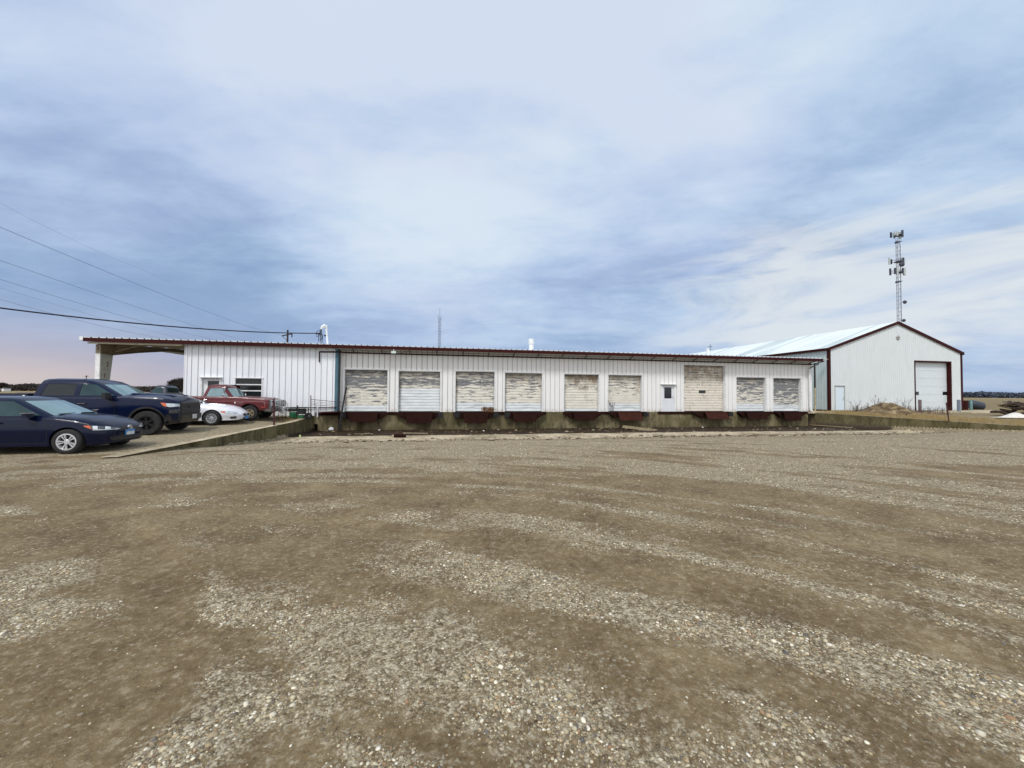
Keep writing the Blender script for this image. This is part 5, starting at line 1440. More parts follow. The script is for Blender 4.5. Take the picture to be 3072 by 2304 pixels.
# --- white convertible with black soft top
wpaint = paint('white_car_paint', (222, 224, 230), 0.3, 0.8, 0.0, 0.10)
cv_ = empty('convertible_car', label='low white convertible with a black soft top, between the blue pickup and the red pickup', cat='car'); cv_['hw'] = 0.89
body = body_loft(dict(st=[(-2.42, 0.42, 0.70, 0.60, 0.03), (-2.34, 0.30, 0.84, 0.74, 0.05), (-2.0, 0.24, 0.93, 0.84, 0.06), (-1.3, 0.20, 0.95, 0.885, 0.04), (0, 0.19, 0.91, 0.89, 0.02), (0.8, 0.19, 0.89, 0.89, 0.05),
                          (1.1, 0.19, 0.865, 0.89, 0.07), (1.55, 0.20, 0.785, 0.875, 0.09), (1.9, 0.20, 0.68, 0.80, 0.10), (2.12, 0.21, 0.58, 0.66, 0.09), (2.26, 0.23, 0.51, 0.50, 0.07), (2.34, 0.28, 0.45, 0.36, 0.04)],
                      tuck=0.06, round=0.10)).build('body', wpaint, cv_)
cut_arches(body, [(1.37, 0.32, 0.37), (-1.32, 0.32, 0.37)], 0.89)
softtop = pmat('black_canvas_top', (0.018, 0.018, 0.02), 0.8, vary=0.3)
cab = greenhouse(dict(lv=[(0.86, 0.80, -1.65, 0.81), (0.92, 0.70, -1.60, 0.80), (1.28, -0.20, -1.25, 0.63), (1.34, -0.32, -1.12, 0.58), (1.36, -0.40, -1.0, 0.52)], xB=-0.7, xC=0.5, crown=0.03, pw=0.04, no_rear_side=True), cv_, softtop, ws_m, sg_m, tint_m)
bv = bvh_of([body, cab])
for s in (-1, 1):
    mb = MB(); seam(mb, bv, [(0.92, 0.26), (0.98, 0.5), (0.86, 0.86)], s); seam(mb, bv, [(-0.5, 0.26), (-0.5, 0.86)], s)
    mb.build('door_seam', black_m, cv_)
    mb = MB(); mb.hexa([(0.08, s * 0.86, 0.92), (0.24, s * 0.86, 0.92), (0.22, s * 1.0, 0.92), (0.12, s * 1.02, 0.92), (0.10, s * 0.86, 1.02), (0.22, s * 0.86, 1.02), (0.20, s * 1.0, 1.03), (0.12, s * 1.01, 1.03)]); mb.beam((0.18, s * 0.78, 0.91), (0.18, s * 0.88, 0.94), 0.06)
    mb.build('door_mirror', wpaint, cv_)
    dv = (-0.7, -s * 0.7, 0)
    mb = MB(); patch(mb, bv, [(1.72, s * 0.86, 0.605), (1.9, s * 0.80, 0.625), (2.08, s * 0.66, 0.60), (2.20, s * 0.50, 0.555)], [(1.72, s * 0.86, 0.595), (1.9, s * 0.80, 0.53), (2.08, s * 0.66, 0.505), (2.20, s * 0.50, 0.53)], dv, 0.01, 14, 3); hl = mb.build('headlight', clear_m, cv_, smooth=True)
    mb = MB(); patch(mb, bv, [(1.71, s * 0.86, 0.606), (1.86, s * 0.81, 0.624)], [(1.71, s * 0.86, 0.594), (1.86, s * 0.81, 0.535)], dv, 0.015, 6, 3); mb.build('indicator_lens', amber_m, hl)
    mb = MB(); patch(mb, bv, [(2.02, s * 0.72, 0.38), (2.2, s * 0.58, 0.39)], [(2.02, s * 0.72, 0.28), (2.2, s * 0.58, 0.28)], dv, 0.008, 6, 3); mb.build('fog_lamp', dklens_m, cv_, smooth=True)
    for x_ in (1.37, -1.32):
        wheel(cv_, x_, s * 0.79, 0.318, 0.20, 0.19, 'sebring', s, alloy_m); arch_liner(cv_, x_, 0.32, 0.37, 0.89, s)
mb = MB(); patch(mb, bv, [(2.6, -0.32, 0.49), (2.6, 0.32, 0.49)], [(2.6, -0.26, 0.385), (2.6, 0.26, 0.385)], (-1, 0, 0), 0.012, 12, 3); gr = mb.build('grille', plastic_m, cv_)
mb = MB(); mb.lathe([(0.001, 2.38), (0.04, 2.375), (0.045, 2.33)], 14, 'x', (0, 0, 0.44)); mb.box(2.365, 2.38, -0.13, 0.13, 0.434, 0.446); mb.build('emblem', chrome_m, gr)
mb = MB(); mb.box(2.35, 2.39, -0.15, 0.15, 0.25, 0.37); mb.build('number_plate', plate_b, cv_)
mb = MB(); patch(mb, bv, [(2.6, -0.3, 0.33), (2.6, 0.3, 0.33)], [(2.6, -0.3, 0.26), (2.6, 0.3, 0.26)], (-1, 0, 0), 0.008, 12, 3); mb.build('lower_intake', plastic_m, cv_)
mb = MB(); mb.beam((0.66, -0.6, 0.95), (0.62, -0.05, 0.965), 0.025); mb.beam((0.66, 0.05, 0.965), (0.62, 0.6, 0.95), 0.025); mb.build('wiper', black_m, cv_)
place(cv_, 1.37, 635.6, 16.4, gz(-12.8, 16.5) - 0.01)


# --- old red regular-cab pickup (and darker ones standing further off)
def old_pickup(col, label, loc=None, detail=True, rz=None, name='pickup_truck'):
    pm = paint('faded_%s_paint' % label.split()[1], col, 0.42, 0.35, 0.05, 0.14)
    t = empty(name, label=label, cat='pickup truck'); t['hw'] = 1.0
    body = body_loft(dict(st=[(-2.62, 0.56, 1.14, 0.95, 0.0), (-2.58, 0.54, 1.16, 0.98, 0.0), (-0.42, 0.50, 1.16, 0.99, 0.0), (-0.38, 0.46, 1.14, 0.985, 0.01), (0.9, 0.46, 1.13, 0.985, 0.03), (1.1, 0.46, 1.12, 0.985, 0.06),
                              (1.7, 0.47, 1.08, 0.985, 0.08), (2.35, 0.47, 1.02, 0.975, 0.08), (2.50, 0.48, 0.99, 0.96, 0.06), (2.56, 0.50, 0.96, 0.94, 0.03)], tuck=0.02, round=0.03)).build('body', pm, t)
    cut_arches(body, [(1.72, 0.40, 0.43), (-1.55, 0.40, 0.43)], 0.99)
    cab = greenhouse(dict(lv=[(1.10, 1.10, -0.36, 0.90), (1.15, 1.02, -0.33, 0.885), (1.55, 0.70, -0.22, 0.745), (1.66, 0.62, -0.17, 0.70), (1.70, 0.50, -0.12, 0.64)], xB=0.62 if detail else None, xC=0.22, pw=0.012, crown=0.03), t, pm,
                     ws_m, pmat('pale_side_glass', lin((120, 140, 144)), 0.08, 0.4, vary=0.3, scale=1.5) if detail else sg_m, sg_m)
    bv = bvh_of([body, cab])
    for s in (-1, 1):
        mb = MB(); seam(mb, bv, [(0.98, 0.52), (0.98, 1.12)], s); seam(mb, bv, [(-0.24, 0.52), (-0.24, 1.12)], s); seam(mb, bv, [(-0.40, 0.50), (-0.40, 1.14)], s, 0.025); mb.build('door_seam', black_m, t)
        for x_ in (1.72, -1.55):
            wheel(t, x_, s * 0.86, 0.365, 0.20, 0.22, 'ram', s, pmat('worn_tan_rim', lin((150, 136, 112)), 0.45, 0.4, vary=0.2)); arch_liner(t, x_, 0.40, 0.43, 0.99, s)
        if detail:
            mb = MB(); seam(mb, bv, [(-2.4, 0.96), (2.30, 0.93), (2.38, 0.88), (2.38, 0.62)], s, 0.022, 0.004); mb.build('side_moulding', pmat('pink_grey_trim', lin((152, 104, 104)), 0.4, 0.3), t)
            mb = MB(); patch(mb, bv, [(2.22, s * 1.2, 0.68), (2.42, s * 1.2, 0.68)], [(2.22, s * 1.2, 0.63), (2.42, s * 1.2, 0.63)], (0, -s, 0), 0.006, 3, 2); mb.build('side_marker', pmat('red_marker', lin((160, 60, 52)), 0.3), t)
            mb = MB(); mb.tube([(0.80, s * 0.93, 1.10), (0.76, s * 1.10, 1.14), (0.72, s * 1.13, 1.22)], 0.010, 6); mb.lathe([(0.001, -0.01), (0.06, -0.01), (0.075, 0.01), (0.001, 0.03)], 14, 'x', (0.72, s * 1.14, 1.23)); mb.build('door_mirror', chrome_m, t, smooth=True)
            mb = MB(); mb.tube([(-0.16, s * 0.96, 1.0), (-0.14, s * 1.0, 1.0), (-0.02, s * 1.0, 1.0), (0.0, s * 0.96, 1.0)], 0.012, 6); mb.build('door_handle', chrome_m, t)
    if detail:
        # fender badge and lettering on the near side
        yb_ = -0.992
        mb = MB(); mb.box(1.10, 1.17, yb_ - 0.004, yb_ + 0.01, 0.87, 0.895); mb.box(1.11, 1.16, yb_ - 0.004, yb_ + 0.01, 0.84, 0.865); mb.box(1.125, 1.145, yb_ - 0.004, yb_ + 0.01, 0.82, 0.91); bd = mb.build('fender_badge', pmat('pale_badge', lin((222, 214, 214)), 0.3), t)
        put_text('badge_lettering', 'Custom', 0.075, pmat('grey_badge', lin((176, 150, 150)), 0.3), t, (1.36, yb_ - 0.004, 0.865), (R(90), 0, 0))
        mb = MB(); mb.box(2.54, 2.60, -0.94, 0.94, 0.60, 0.99); gr = mb.build('grille', plastic_m, t)
        mb = MB()
        mb.box(2.58, 2.64, -0.95, 0.95, 0.955, 0.995); mb.box(2.58, 2.64, -0.95, 0.95, 0.60, 0.63); mb.box(2.58, 2.64, -0.95, -0.91, 0.63, 0.955); mb.box(2.58, 2.64, 0.91, 0.95, 0.63, 0.955)
        for z_ in (0.70, 0.77, 0.84, 0.90): mb.box(2.60, 2.625, -0.62, 0.62, z_, z_ + 0.016)
        for y_ in (-0.64, -0.32, 0.0, 0.32, 0.64): mb.box(2.60, 2.63, y_ - 0.012, y_ + 0.012, 0.63, 0.955)
        mb.build('grille_frame', chrome_m, gr)
        for y_ in (-0.78, 0.78): mb = MB(); mb.box(2.60, 2.63, y_ - 0.10, y_ + 0.10, 0.72, 0.90); mb.build('headlight', dklens_m, t)
        mb = MB(); mb.box(2.56, 2.80, -0.97, 0.97, 0.44, 0.56); mb.box(2.66, 2.83, -0.95, 0.95, 0.47, 0.52); mb.box(2.40, 2.56, -1.0, -0.97, 0.45, 0.56); mb.box(2.40, 2.56, 0.97, 1.0, 0.45, 0.56); mb.build('front_bumper', chrome_m, t)
        mb = MB(); mb.box(2.832, 2.84, 0.0, 0.32, 0.40, 0.55); mb.build('number_plate', plate_w, t)
        mb = MB(); mb.tube([(2.42, 0, 1.05), (2.48, 0, 1.09), (2.46, 0, 1.13)], 0.012, 6); mb.build('bonnet_ornament', black_m, t)
    mb = MB(); mb.box(-2.56, -0.44, -0.86, 0.86, 1.10, 1.15); mb.build('bed_opening', dark_m, t)
    mb = MB(); mb.box(-2.4, 2.4, -0.45, 0.45, 0.36, 0.50); mb.build('chassis', plastic_m, t)
    return t


rt_ = old_pickup((86, 26, 30), 'old maroon regular cab pickup with chrome grille parked along the white wing')
place(rt_, 1.72, 748, 18.3, 0.19)
d1 = old_pickup((48, 54, 64), 'distant charcoal pickup seen through the open bay, bed to the right', detail=False)
p = at(470, 1170, 31); d1.location = (p.x + 0.6, 31.5, 0.27); d1.rotation_euler = (0, 0, R(190)); del d1['hw']
d2 = old_pickup((50, 24, 28), 'black pickup bed showing between the hatchback roof and the blue pickup', detail=False)
p = at(27, 1180, 22); d2.location = (p.x + 3.5, 22.9, 0.27); d2.rotation_euler = (0, 0, R(13)); del d2['hw']
# ------------------------------------------------------------------ masts, poles, cables
lat_m = pmat('galvanised_lattice', lin((134, 136, 146)), 0.5, 0.3, vary=0.15)
lat_d = pmat('dark_antenna', lin((58, 62, 74)), 0.6, vary=0.25)
lat_l = pmat('pale_antenna', lin((176, 184, 182)), 0.5, vary=0.1)


def lattice(mb, base, h, wdt, seg, leg, brace, taper=1.0):
    P = [Vector((math.cos(a), math.sin(a), 0)) * wdt / math.sqrt(3) for a in (R(100), R(220), R(340))]
    n = int(h / seg)
    for i in range(3):
        mb.tube([base + P[i], base + P[i] * taper + Vector((0, 0, h))], leg, 5)
    for k in range(n):
        for i in range(3):
            j = (i + 1) % 3
            f0 = 1 + (taper - 1) * k / n; f1 = 1 + (taper - 1) * (k + 1) / n
            a = base + P[i] * f0 + Vector((0, 0, k * seg)); b = base + P[j] * f1 + Vector((0, 0, (k + 1) * seg)); c = base + P[j] * f0 + Vector((0, 0, k * seg))
            mb.tube([a, b] if k % 2 else [c, base + P[i] * f1 + Vector((0, 0, (k + 1) * seg))], brace, 4, cap=False)
            mb.tube([a, c], brace, 4, cap=False)


def s_at_(Y): return F / Y


# cell tower
Yt = 150.0
pb = at(2701, 1190, Yt); pt_ = at(2699, 692, Yt); bz = 0.3; Ht = pt_.z - bz
tw = empty('cell_tower', (pb.x, pb.y, bz), label='tall lattice cell tower with three tiers of antennas behind the shed ridge', cat='tower')


def zt_px(y): return at(2700, y, Yt).z - bz


mb = MB(); lattice(mb, Vector((0, 0, 0)), zt_px(715), 1.15, 1.5, 0.07, 0.035); mb.build('lattice_mast', lat_m, tw)
mb = MB(); mb.tube([(0.72, -0.2, 0), (0.72, -0.2, zt_px(735))], 0.11, 6); mb.build('cable_run', lat_d, tw)


def ant(x, y, z, h, mat, w=0.58, d_=0.3, nm='antenna_panel'):
    mb = MB(); mb.box(x - w / 2, x + w / 2, y - d_ / 2, y + d_ / 2, z - h / 2, z + h / 2); return mb.build(nm, mat, tw)


k_ = Yt / F
for (yc, items) in ((704, [(-9.5, -1.5, 0.9, lat_l), (-8.2, 0.5, 1.6, lat_d), (-4.5, -1, 1.3, lat_l), (-0.5, 1.2, 1.6, lat_l), (3.5, -1, 2.0, lat_d), (5.6, 0.8, 1.9, lat_l), (7.6, 0.6, 1.9, lat_l), (1.5, -1.4, 1.4, lat_d)]),
                   (783, [(-24 / 2, 0.3, 2.0, lat_l), (-6.5, 1.0, 1.4, lat_d), (4.8, -0.8, 1.5, lat_d), (7.0, 0.2, 2.1, lat_l), (8.2, 1.0, 1.2, lat_d)]),
                   (815, [(-10.2, 0.5, 2.0, lat_d), (-7.2, -0.6, 1.8, lat_d), (-4.3, -0.8, 2.1, lat_l), (3.0, -1.0, 1.6, lat_d), (6.4, -0.6, 1.9, lat_l), (9.2, -0.2, 2.1, lat_l), (10.2, 0.4, 2.0, lat_d)])):
    zc_ = zt_px(yc)
    mb = MB(); ext = max(abs(i[0]) for i in items) * k_ * 2
    for zz in (-0.45, 0.35):
        mb.tube([(-ext, 0.2, zc_ + zz), (ext, 0.2, zc_ + zz)], 0.07, 5); mb.tube([(-ext * 0.8, 1.0, zc_ + zz), (0, -1.2, zc_ + zz), (ext * 0.8, 1.0, zc_ + zz)], 0.06, 5)
    mb.box(-0.85, 0.95, -0.9, 0.8, zc_ - 0.6, zc_ - 0.15); mb.build('antenna_platform', lat_d, tw)
    for (ox, oy, hh_, mt) in items: ant(ox * k_ * 2, oy, zc_ + 0.05, hh_ * 1.35, mt)
for yy_ in (727, 846):
    zc_ = zt_px(yy_); mb = MB()
    mb.hexa([(-0.7, -0.6, zc_ - 0.35), (0.2, -0.6, zc_ - 0.2), (0.2, 0.6, zc_ - 0.2), (-0.7, 0.6, zc_ - 0.35), (-0.7, -0.6, zc_ + 0.3), (1.8, -0.2, zc_ + 0.42), (1.8, 0.2, zc_ + 0.42), (-0.7, 0.6, zc_ + 0.3)]); mb.build('star_mount', lat_d, tw)
for (ox, yy_, rr) in ((7, 794, 1.0), (14, 907, 0.68), (10, 962, 0.6)):
    zc_ = zt_px(yy_); xo = ox * k_
    mb = MB(); mb.lathe([(0.001, -0.45), (rr * 0.7, -0.35), (rr, -0.1), (rr, 0.2), (0.001, 0.25)], 18, 'y', (xo, -0.6, zc_)); dsh = mb.build('dish_antenna', lat_d, tw, smooth=True, angle=40)
    mb = MB(); mb.tube([(0.5, 0, zc_), (xo, -0.4, zc_)], 0.07, 5); mb.build('dish_arm', lat_d, dsh)
# slim lattice mast over the roof
Ym = 55.0; pb = at(1316.5, 1180, Ym); Hm = at(1316.5, 945, Ym).z - 0.3; Hs = at(1316.5, 923, Ym).z - 0.3
mt_ = empty('radio_mast', (pb.x, pb.y, 0.3), label='slim lattice radio mast rising beyond the middle of the dock roof', cat='mast')
mb = MB(); lattice(mb, Vector((0, 0, 0)), Hm, 0.36, 0.42, 0.018, 0.009); mb.build('lattice_mast', lat_d, mt_)
mb = MB(); mb.tube([(0, 0, Hm), (0, 0, Hs)], 0.02, 5); mb.build('whip', lat_d, mt_)
# ornament behind the dock roof
p = at(2131, 1040, 60); wv = empty('weather_vane_mast', (p.x, p.y, 0.3), label='small dark vane on a thin mast beside the white shed roof', cat='mast')
zt1 = at(2131, 1034, 60).z - 0.3
mb = MB(); mb.tube([(0, 0, 0), (0, 0, zt1)], 0.03, 5); mb.build('pole', lat_d, wv)
mb = MB(); mb.tube([(-0.22, 0, zt1 - 0.28), (0.22, 0, zt1 - 0.28)], 0.03, 5)
for xx, zz in ((-0.24, -0.28), (0.24, -0.28), (0, 0.0), (0.0, -0.5)): mb.lathe([(0.001, -0.07), (0.07, 0), (0.001, 0.07)], 8, 'z', (xx, 0, zt1 + zz))
mb.build('vane', lat_d, wv)
# utility pole behind the wing roof
wood_m = pmat('dark_pole_wood', lin((54, 46, 44)), 0.9, vary=0.3)
Yp = 66.0; pp = at(863, 1000, Yp); ztp = at(863, 990, Yp).z
up_ = empty('utility_pole', (pp.x, pp.y, 0.3), label='dark wooden power pole with a tilted crossarm behind the white wing roof', cat='utility pole')
mb = MB(); mb.tube([(0, 0, -0.3), (0, 0, ztp - 0.3)], [0.2, 0.14], 10); mb.build('pole', wood_m, up_)
k_ = Yp / F
mb = MB(); mb.beam((-17 * k_, 0, ztp - 0.3 - 18 * k_), (13 * k_, 0, ztp - 0.3 - 11 * k_), 0.16); mb.beam((13 * k_, 0, ztp - 0.3 - 11 * k_), (13 * k_, 0, ztp - 0.3 - 22 * k_), 0.13); mb.beam((-15 * k_, 0, ztp - 0.3 - 19 * k_), (0, 0, ztp - 0.3 - 34 * k_), 0.06)
mb.build('crossarm', wood_m, up_)
p = at(259, 1140, 240); fp_ = empty('utility_pole', (p.x, p.y, 0.3), label='tiny far power pole left of the bay column', cat='utility pole')
ztt = at(259, 1126, 240).z - 0.3
mb = MB(); mb.tube([(0, 0, 0), (0, 0, ztt)], 0.2, 6); mb.build('pole', wood_m, fp_)
mb = MB(); mb.beam((-1.2, 0, ztt - 0.8), (1.2, 0, ztt - 0.5), 0.25); mb.build('crossarm', wood_m, fp_)


def cable(name, A, B, sag, r_, mat, **k):
    A, B = Vector(A), Vector(B); mb = MB(); P = []
    for i in range(41):
        t = i / 40; q = A.lerp(B, t); q.z -= 4 * sag * t * (1 - t); P.append(q)
    mb.tube(P, r_, 5); return mb.build(name, mat, smooth=True, **k)


cab_m = pmat('cable_black', (0.012, 0.014, 0.03), 0.6, vary=0.1)
cab_g = pmat('cable_grey', lin((84, 98, 124)), 0.6, vary=0.1)
# overhead conductors run roughly parallel to the building's depth, towards a far line
wires = [((0, 609), (430, 810), 13.2, 0.006, 'faintest and highest line, ending in the left sky'), ((0, 681), (746, 980), 11.0, 0.016, 'upper of the grey lines, reaching the far power pole'),
         ((0, 781), (736, 1022), 10.0, 0.015, 'second grey line below the topmost'), ((0, 838), (646, 1020), 9.0, 0.014, 'third grey line crossing the black service cable'),
         ((0, 863), (560, 1018), 8.6, 0.008, 'faint grey line just above the black cable at the left edge'), ((0, 898), (487, 1015), 7.5, 0.012, 'lowest grey line, starting under the black cable')]
for (a, b, H, r_, lab) in wires:
    ra, rb = ray(*a), ray(*b)
    A = CAMP + ra * (H / ra.z); B = CAMP + rb * (H / rb.z)
    D = (B - A)
    ext = B + D * 0.35; st = A - D * 0.6
    if lab.startswith('upper'): ext = at(850, 1007, Yp)
    mb = MB(); P = []
    for i in range(61):
        t = -0.6 + (1.0 + 0.35 + 0.6) * i / 60
        q = A + D * t if not lab.startswith('upper') or t <= 1 else B.lerp(ext, (t - 1) / 0.35)
        q = Vector(q); q.z -= 4 * 0.25 * t * (1 - t) if 0 <= t <= 1 else 0; P.append(q)
    mb.tube(P, r_, 5); mb.build('power_line', cab_g, smooth=True, label='thin overhead wire: ' + lab, cat='cable', group='overhead wires')
A = at(0, 892, 14.0); B = at(966, 1000, 23.6)
D = B - A
cable('service_cable', A - D * 0.5 + Vector((0, 0, 0.15)), B, 0.55, 0.030, cab_m, label='thick black service cable sagging from the left edge to the white roof mast', cat='cable')

# ------------------------------------------------------------------ bollards, posts, fence
steel_post = pmat('rusted_post_steel', lin((66, 30, 34)), 0.8, vary=0.3, scale=6)
bol_grey = pmat('blue_grey_bollard', lin((112, 124, 140)), 0.6, vary=0.2, dirt=lin((90, 60, 50))[:3], dirt_amt=0.6)
bol_brown = pmat('rusty_grey_bollard', lin((96, 84, 86)), 0.7, vary=0.2, dirt=lin((84, 46, 38))[:3], dirt_amt=0.8)
bol_teal = pmat('faded_green_bollard', lin((98, 132, 128)), 0.6, vary=0.2)


def bollard(px, ytop, Y, w, mat, label):
    p = at(px, 1200, Y); z0 = gz(p.x, p.y); zt2 = at(px, ytop, Y).z
    mb = MB(); mb.lathe([(w, -0.3), (w, zt2 - z0 - 0.03), (w * 0.8, zt2 - z0 - 0.005), (0.001, zt2 - z0 + 0.01)], 14)
    return mb.build('bollard', mat, loc=(p.x, p.y, z0), smooth=True, angle=40, label=label, cat='bollard')


bollard(2759.5, 1199, 31.0, 0.10, bol_brown, 'rust-brown bollard left of the big shed door')
bollard(2876, 1199, 32.6, 0.11, bol_grey, 'blue-grey bollard right of the big shed door')
bollard(2913, 1201, 37.0, 0.10, bol_teal, 'pale green bollard past the right corner of the shed')


def post(pts, w, mat, name, label, flat=False):
    mb = MB()
    if flat: mb.beam(pts[0], pts[1], w, w * 0.5)
    else: mb.tube(pts, w, 8)
    return mb.build(name, mat, label=label, cat='post')


p0 = at(822.5, 1281, 17.25); p1 = at(821, 1197, 17.25)
post([p0, p1], 0.042, steel_post, 'steel_post', 'upright maroon steel post on the retaining wall beside the red pickup')
p = at(2846, 1262, 22.0)
b1_, t1_ = at(2847, 1264, 22.2), at(2838.5, 1208, 22.2)
post([b1_, t1_], 0.05, steel_post, 'steel_post', 'leaning dark post on the grassy bank in front of the shed door', True)
b1_, t1_ = at(1016.5, 1291, 21.3), at(1038.5, 1161, 21.6)
post([b1_, t1_], 0.045, black_m, 'steel_post', 'tall dark post leaning against the dock by the teal corner')
fb, ft = at(933, 1240, 21.2), at(932.5, 1186, 21.2)
post([fb - Vector((0, 0, 0.2)), ft], 0.025, steel_post, 'steel_post', 'short thin fence post between the generator and the teal corner')
mb = MB(); Lp = at(1026, 1207, 21.5)
f0 = at(933, 1198, 21.2)
for dy_, w_ in ((0, 0.014), (0.11, 0.006), (0.2, 0.006), (0.29, 0.010)):
    mb.tube([f0 - Vector((0, 0, dy_)), Lp - Vector((0, 0, dy_ * 0.9))], w_, 5)
for t in (0.12, 0.35, 0.6, 0.85): mb.tube([f0.lerp(Lp, t), f0.lerp(Lp, t) - Vector((0, 0, 0.28))], 0.004, 4)
mb.build('wire_rail', steel_post, label='slanting wire rail strung between the two thin posts by the dock corner', cat='fence')

# generator
gen_p = at(892, 1240, 20.4); zg = gz(gen_p.x, gen_p.y)
gen = empty('generator', (gen_p.x, gen_p.y, zg), R(10), label='green and black portable generator in a tube frame beside the white wing', cat='generator')
green_m = pmat('generator_green', lin((22, 84, 52)), 0.45, vary=0.2)
mb = MB()
for y_ in (-0.25, 0.25):
    mb.tube([(-0.46, y_, 0.0), (-0.46, y_, 0.52), (-0.40, y_, 0.60), (0.40, y_, 0.60), (0.46, y_, 0.52), (0.46, y_, 0.0)], 0.022, 7)
for x_, z_ in ((-0.46, 0.45), (0.46, 0.45), (-0.46, 0.06), (0.46, 0.06)): mb.tube([(x_, -0.25, z_), (x_, 0.25, z_)], 0.02, 6)
mb.build('tube_frame', black_m, gen, smooth=True)
mb = MB(); mb.box(-0.32, 0.0, -0.2, 0.2, 0.06, 0.36); mb.lathe([(0.001, -0.26), (0.1, -0.26), (0.13, -0.2)], 14, 'y', (-0.16, 0, 0.2)); mb.build('engine', green_m, gen, smooth=True, angle=30)
mb = MB(); mb.box(-0.38, 0.05, -0.22, 0.22, 0.40, 0.55); mb.lathe([(0.04, 0.55), (0.05, 0.60), (0.001, 0.61)], 10, 'z', (-0.02, 0, 0)); tk_ = mb.build('fuel_tank', plastic_m, gen)
mb = MB(); mb.tube([(0.0, 0, 0.6), (0.0, 0, 0.72)], 0.035, 8); mb.build('filler_cap', plastic_m, tk_)
mb = MB(); mb.box(0.06, 0.38, -0.2, 0.2, 0.26, 0.54); mb.build('alternator', black_m, gen)
mb = MB(); mb.box(0.06, 0.36, -0.19, 0.19, 0.07, 0.2); mb.build('battery_tray', green_m, gen)
mb = MB(); mb.lathe([(0.05, -0.06), (0.16, -0.06), (0.18, 0), (0.16, 0.06), (0.05, 0.06)], 16, 'y', (0.56, 0, 0.16)); mb.build('wheel', tyre_m, gen, smooth=True)

# rusty plate lying at the dock corner
pc = at(985, 1240, 21.4)
mb = MB(); mb.hexa([(-0.5, -0.15, 0.0), (0.55, -0.2, 0.0), (0.6, 0.3, 0.0), (-0.4, 0.3, 0.0), (-0.52, -0.15, 0.03), (0.55, -0.2, 0.05), (0.6, 0.3, 0.04), (-0.4, 0.3, 0.06)])
mb.build('rusty_plate', rust, loc=(pc.x, pc.y, 0.45), rot=(R(3), R(-3), R(6)), label='bent rusty steel plate lying over the dock edge by the teal corner', cat='plate')

# ------------------------------------------------------------------ debris in the dock strip
grey_wood = pmat('weathered_board', lin((150, 136, 108)), 0.9, vary=0.25, scale=8, dirt=lin((90, 78, 58))[:3], dirt_amt=0.6)


def on_ground(px, py, dz_=0.0):
    """photo pixel -> point where its ray meets the terrain"""
    d = ray(px, py); t = 2.0
    while t < 60:
        p = CAMP + d * t
        if p.z <= gz(p.x, p.y) + dz_: return p
        t += 0.02
    return CAMP + d * 60


p = on_ground(1200, 1313); k_ = p.y / F
mb = MB(); w_ = 16.5 * k_; mb.box(-w_, w_, -0.12, 0.12, 0.0, 0.17)
for z_ in (0.045, 0.10): mb.box(-w_ * 0.97, w_ * 0.97, -0.13, -0.121, z_, z_ + 0.03)
mb.build('fallen_dock_bumper', dkrust, loc=(p.x, p.y, gz(p.x, p.y) - 0.01), rot=(0, 0, R(4)), label='dark laminated block lying at the edge of the pale concrete strip', cat='block')
p = on_ground(1247, 1301)
mb = MB(); mb.hexa([(-0.65, -0.1, 0.02), (0.65, -0.06, 0.0), (0.65, 0.08, 0.0), (-0.65, 0.08, 0.02), (-0.65, -0.1, 0.05), (0.65, -0.06, 0.03), (0.65, 0.08, 0.03), (-0.65, 0.08, 0.05)])
mb.build('board', grey_wood, loc=(p.x, p.y, gz(p.x, p.y)), rot=(0, 0, R(3)), label='short grey board beside the dark block in the dock strip', cat='board')
p = on_ground(1923, 1290); 
mb = MB()
for k in range(4): mb.box(-1.1, 0.9, -0.35 + k * 0.2, -0.27 + k * 0.2, 0.05 + 0.01 * k, 0.075 + 0.01 * k)
for x_ in (-0.9, -0.1, 0.7): mb.box(x_, x_ + 0.09, -0.38, 0.36, 0.0, 0.048)
mb.build('broken_pallet', grey_wood, loc=(p.x, p.y, gz(p.x, p.y)), rot=(R(4), R(5), R(-22)), label='broken flat pallet lying in the mud below the small white door', cat='pallet')
a_, b_ = on_ground(2432, 1277), on_ground(2557, 1286)
mb = MB(); mb.beam(a_ + Vector((0, 0, 0.06)), b_ + Vector((0, 0, 0.06)), 0.14, 0.05); mb.build('long_plank', grey_wood, label='long pale plank lying at the right end of the dock strip', cat='board')
p = on_ground(990, 1294)
mb = MB(); mb.lathe([(0.001, 0), (0.09, 0), (0.10, 0.03), (0.10, 0.16), (0.085, 0.18), (0.001, 0.18)], 14); pl_ = mb.build('pipe_cap', white_trim, loc=(p.x, p.y, gz(p.x, p.y) + 0.10), rot=(R(25), R(70), 0), smooth=True, angle=40, label='white plastic pipe end lying in the left corner of the dock strip', cat='pipe')
mb = MB(); mb.tube([(0, 0, 0.0), (0.03, -0.02, -0.45)], 0.03, 6); mb.build('pipe', grey_wood, pl_)
p = on_ground(1085, 1303)
mb = MB(); mb.tube([(-0.35, -0.05, 0.02), (0.1, -0.06, 0.03), (0.28, 0.0, 0.03), (0.3, 0.12, 0.03), (0.1, 0.25, 0.02)], 0.014, 5); mb.build('hose', grey_wood, loc=(p.x, p.y, gz(p.x, p.y)), label='curled tan hose on the mud below the first roll door', cat='hose')
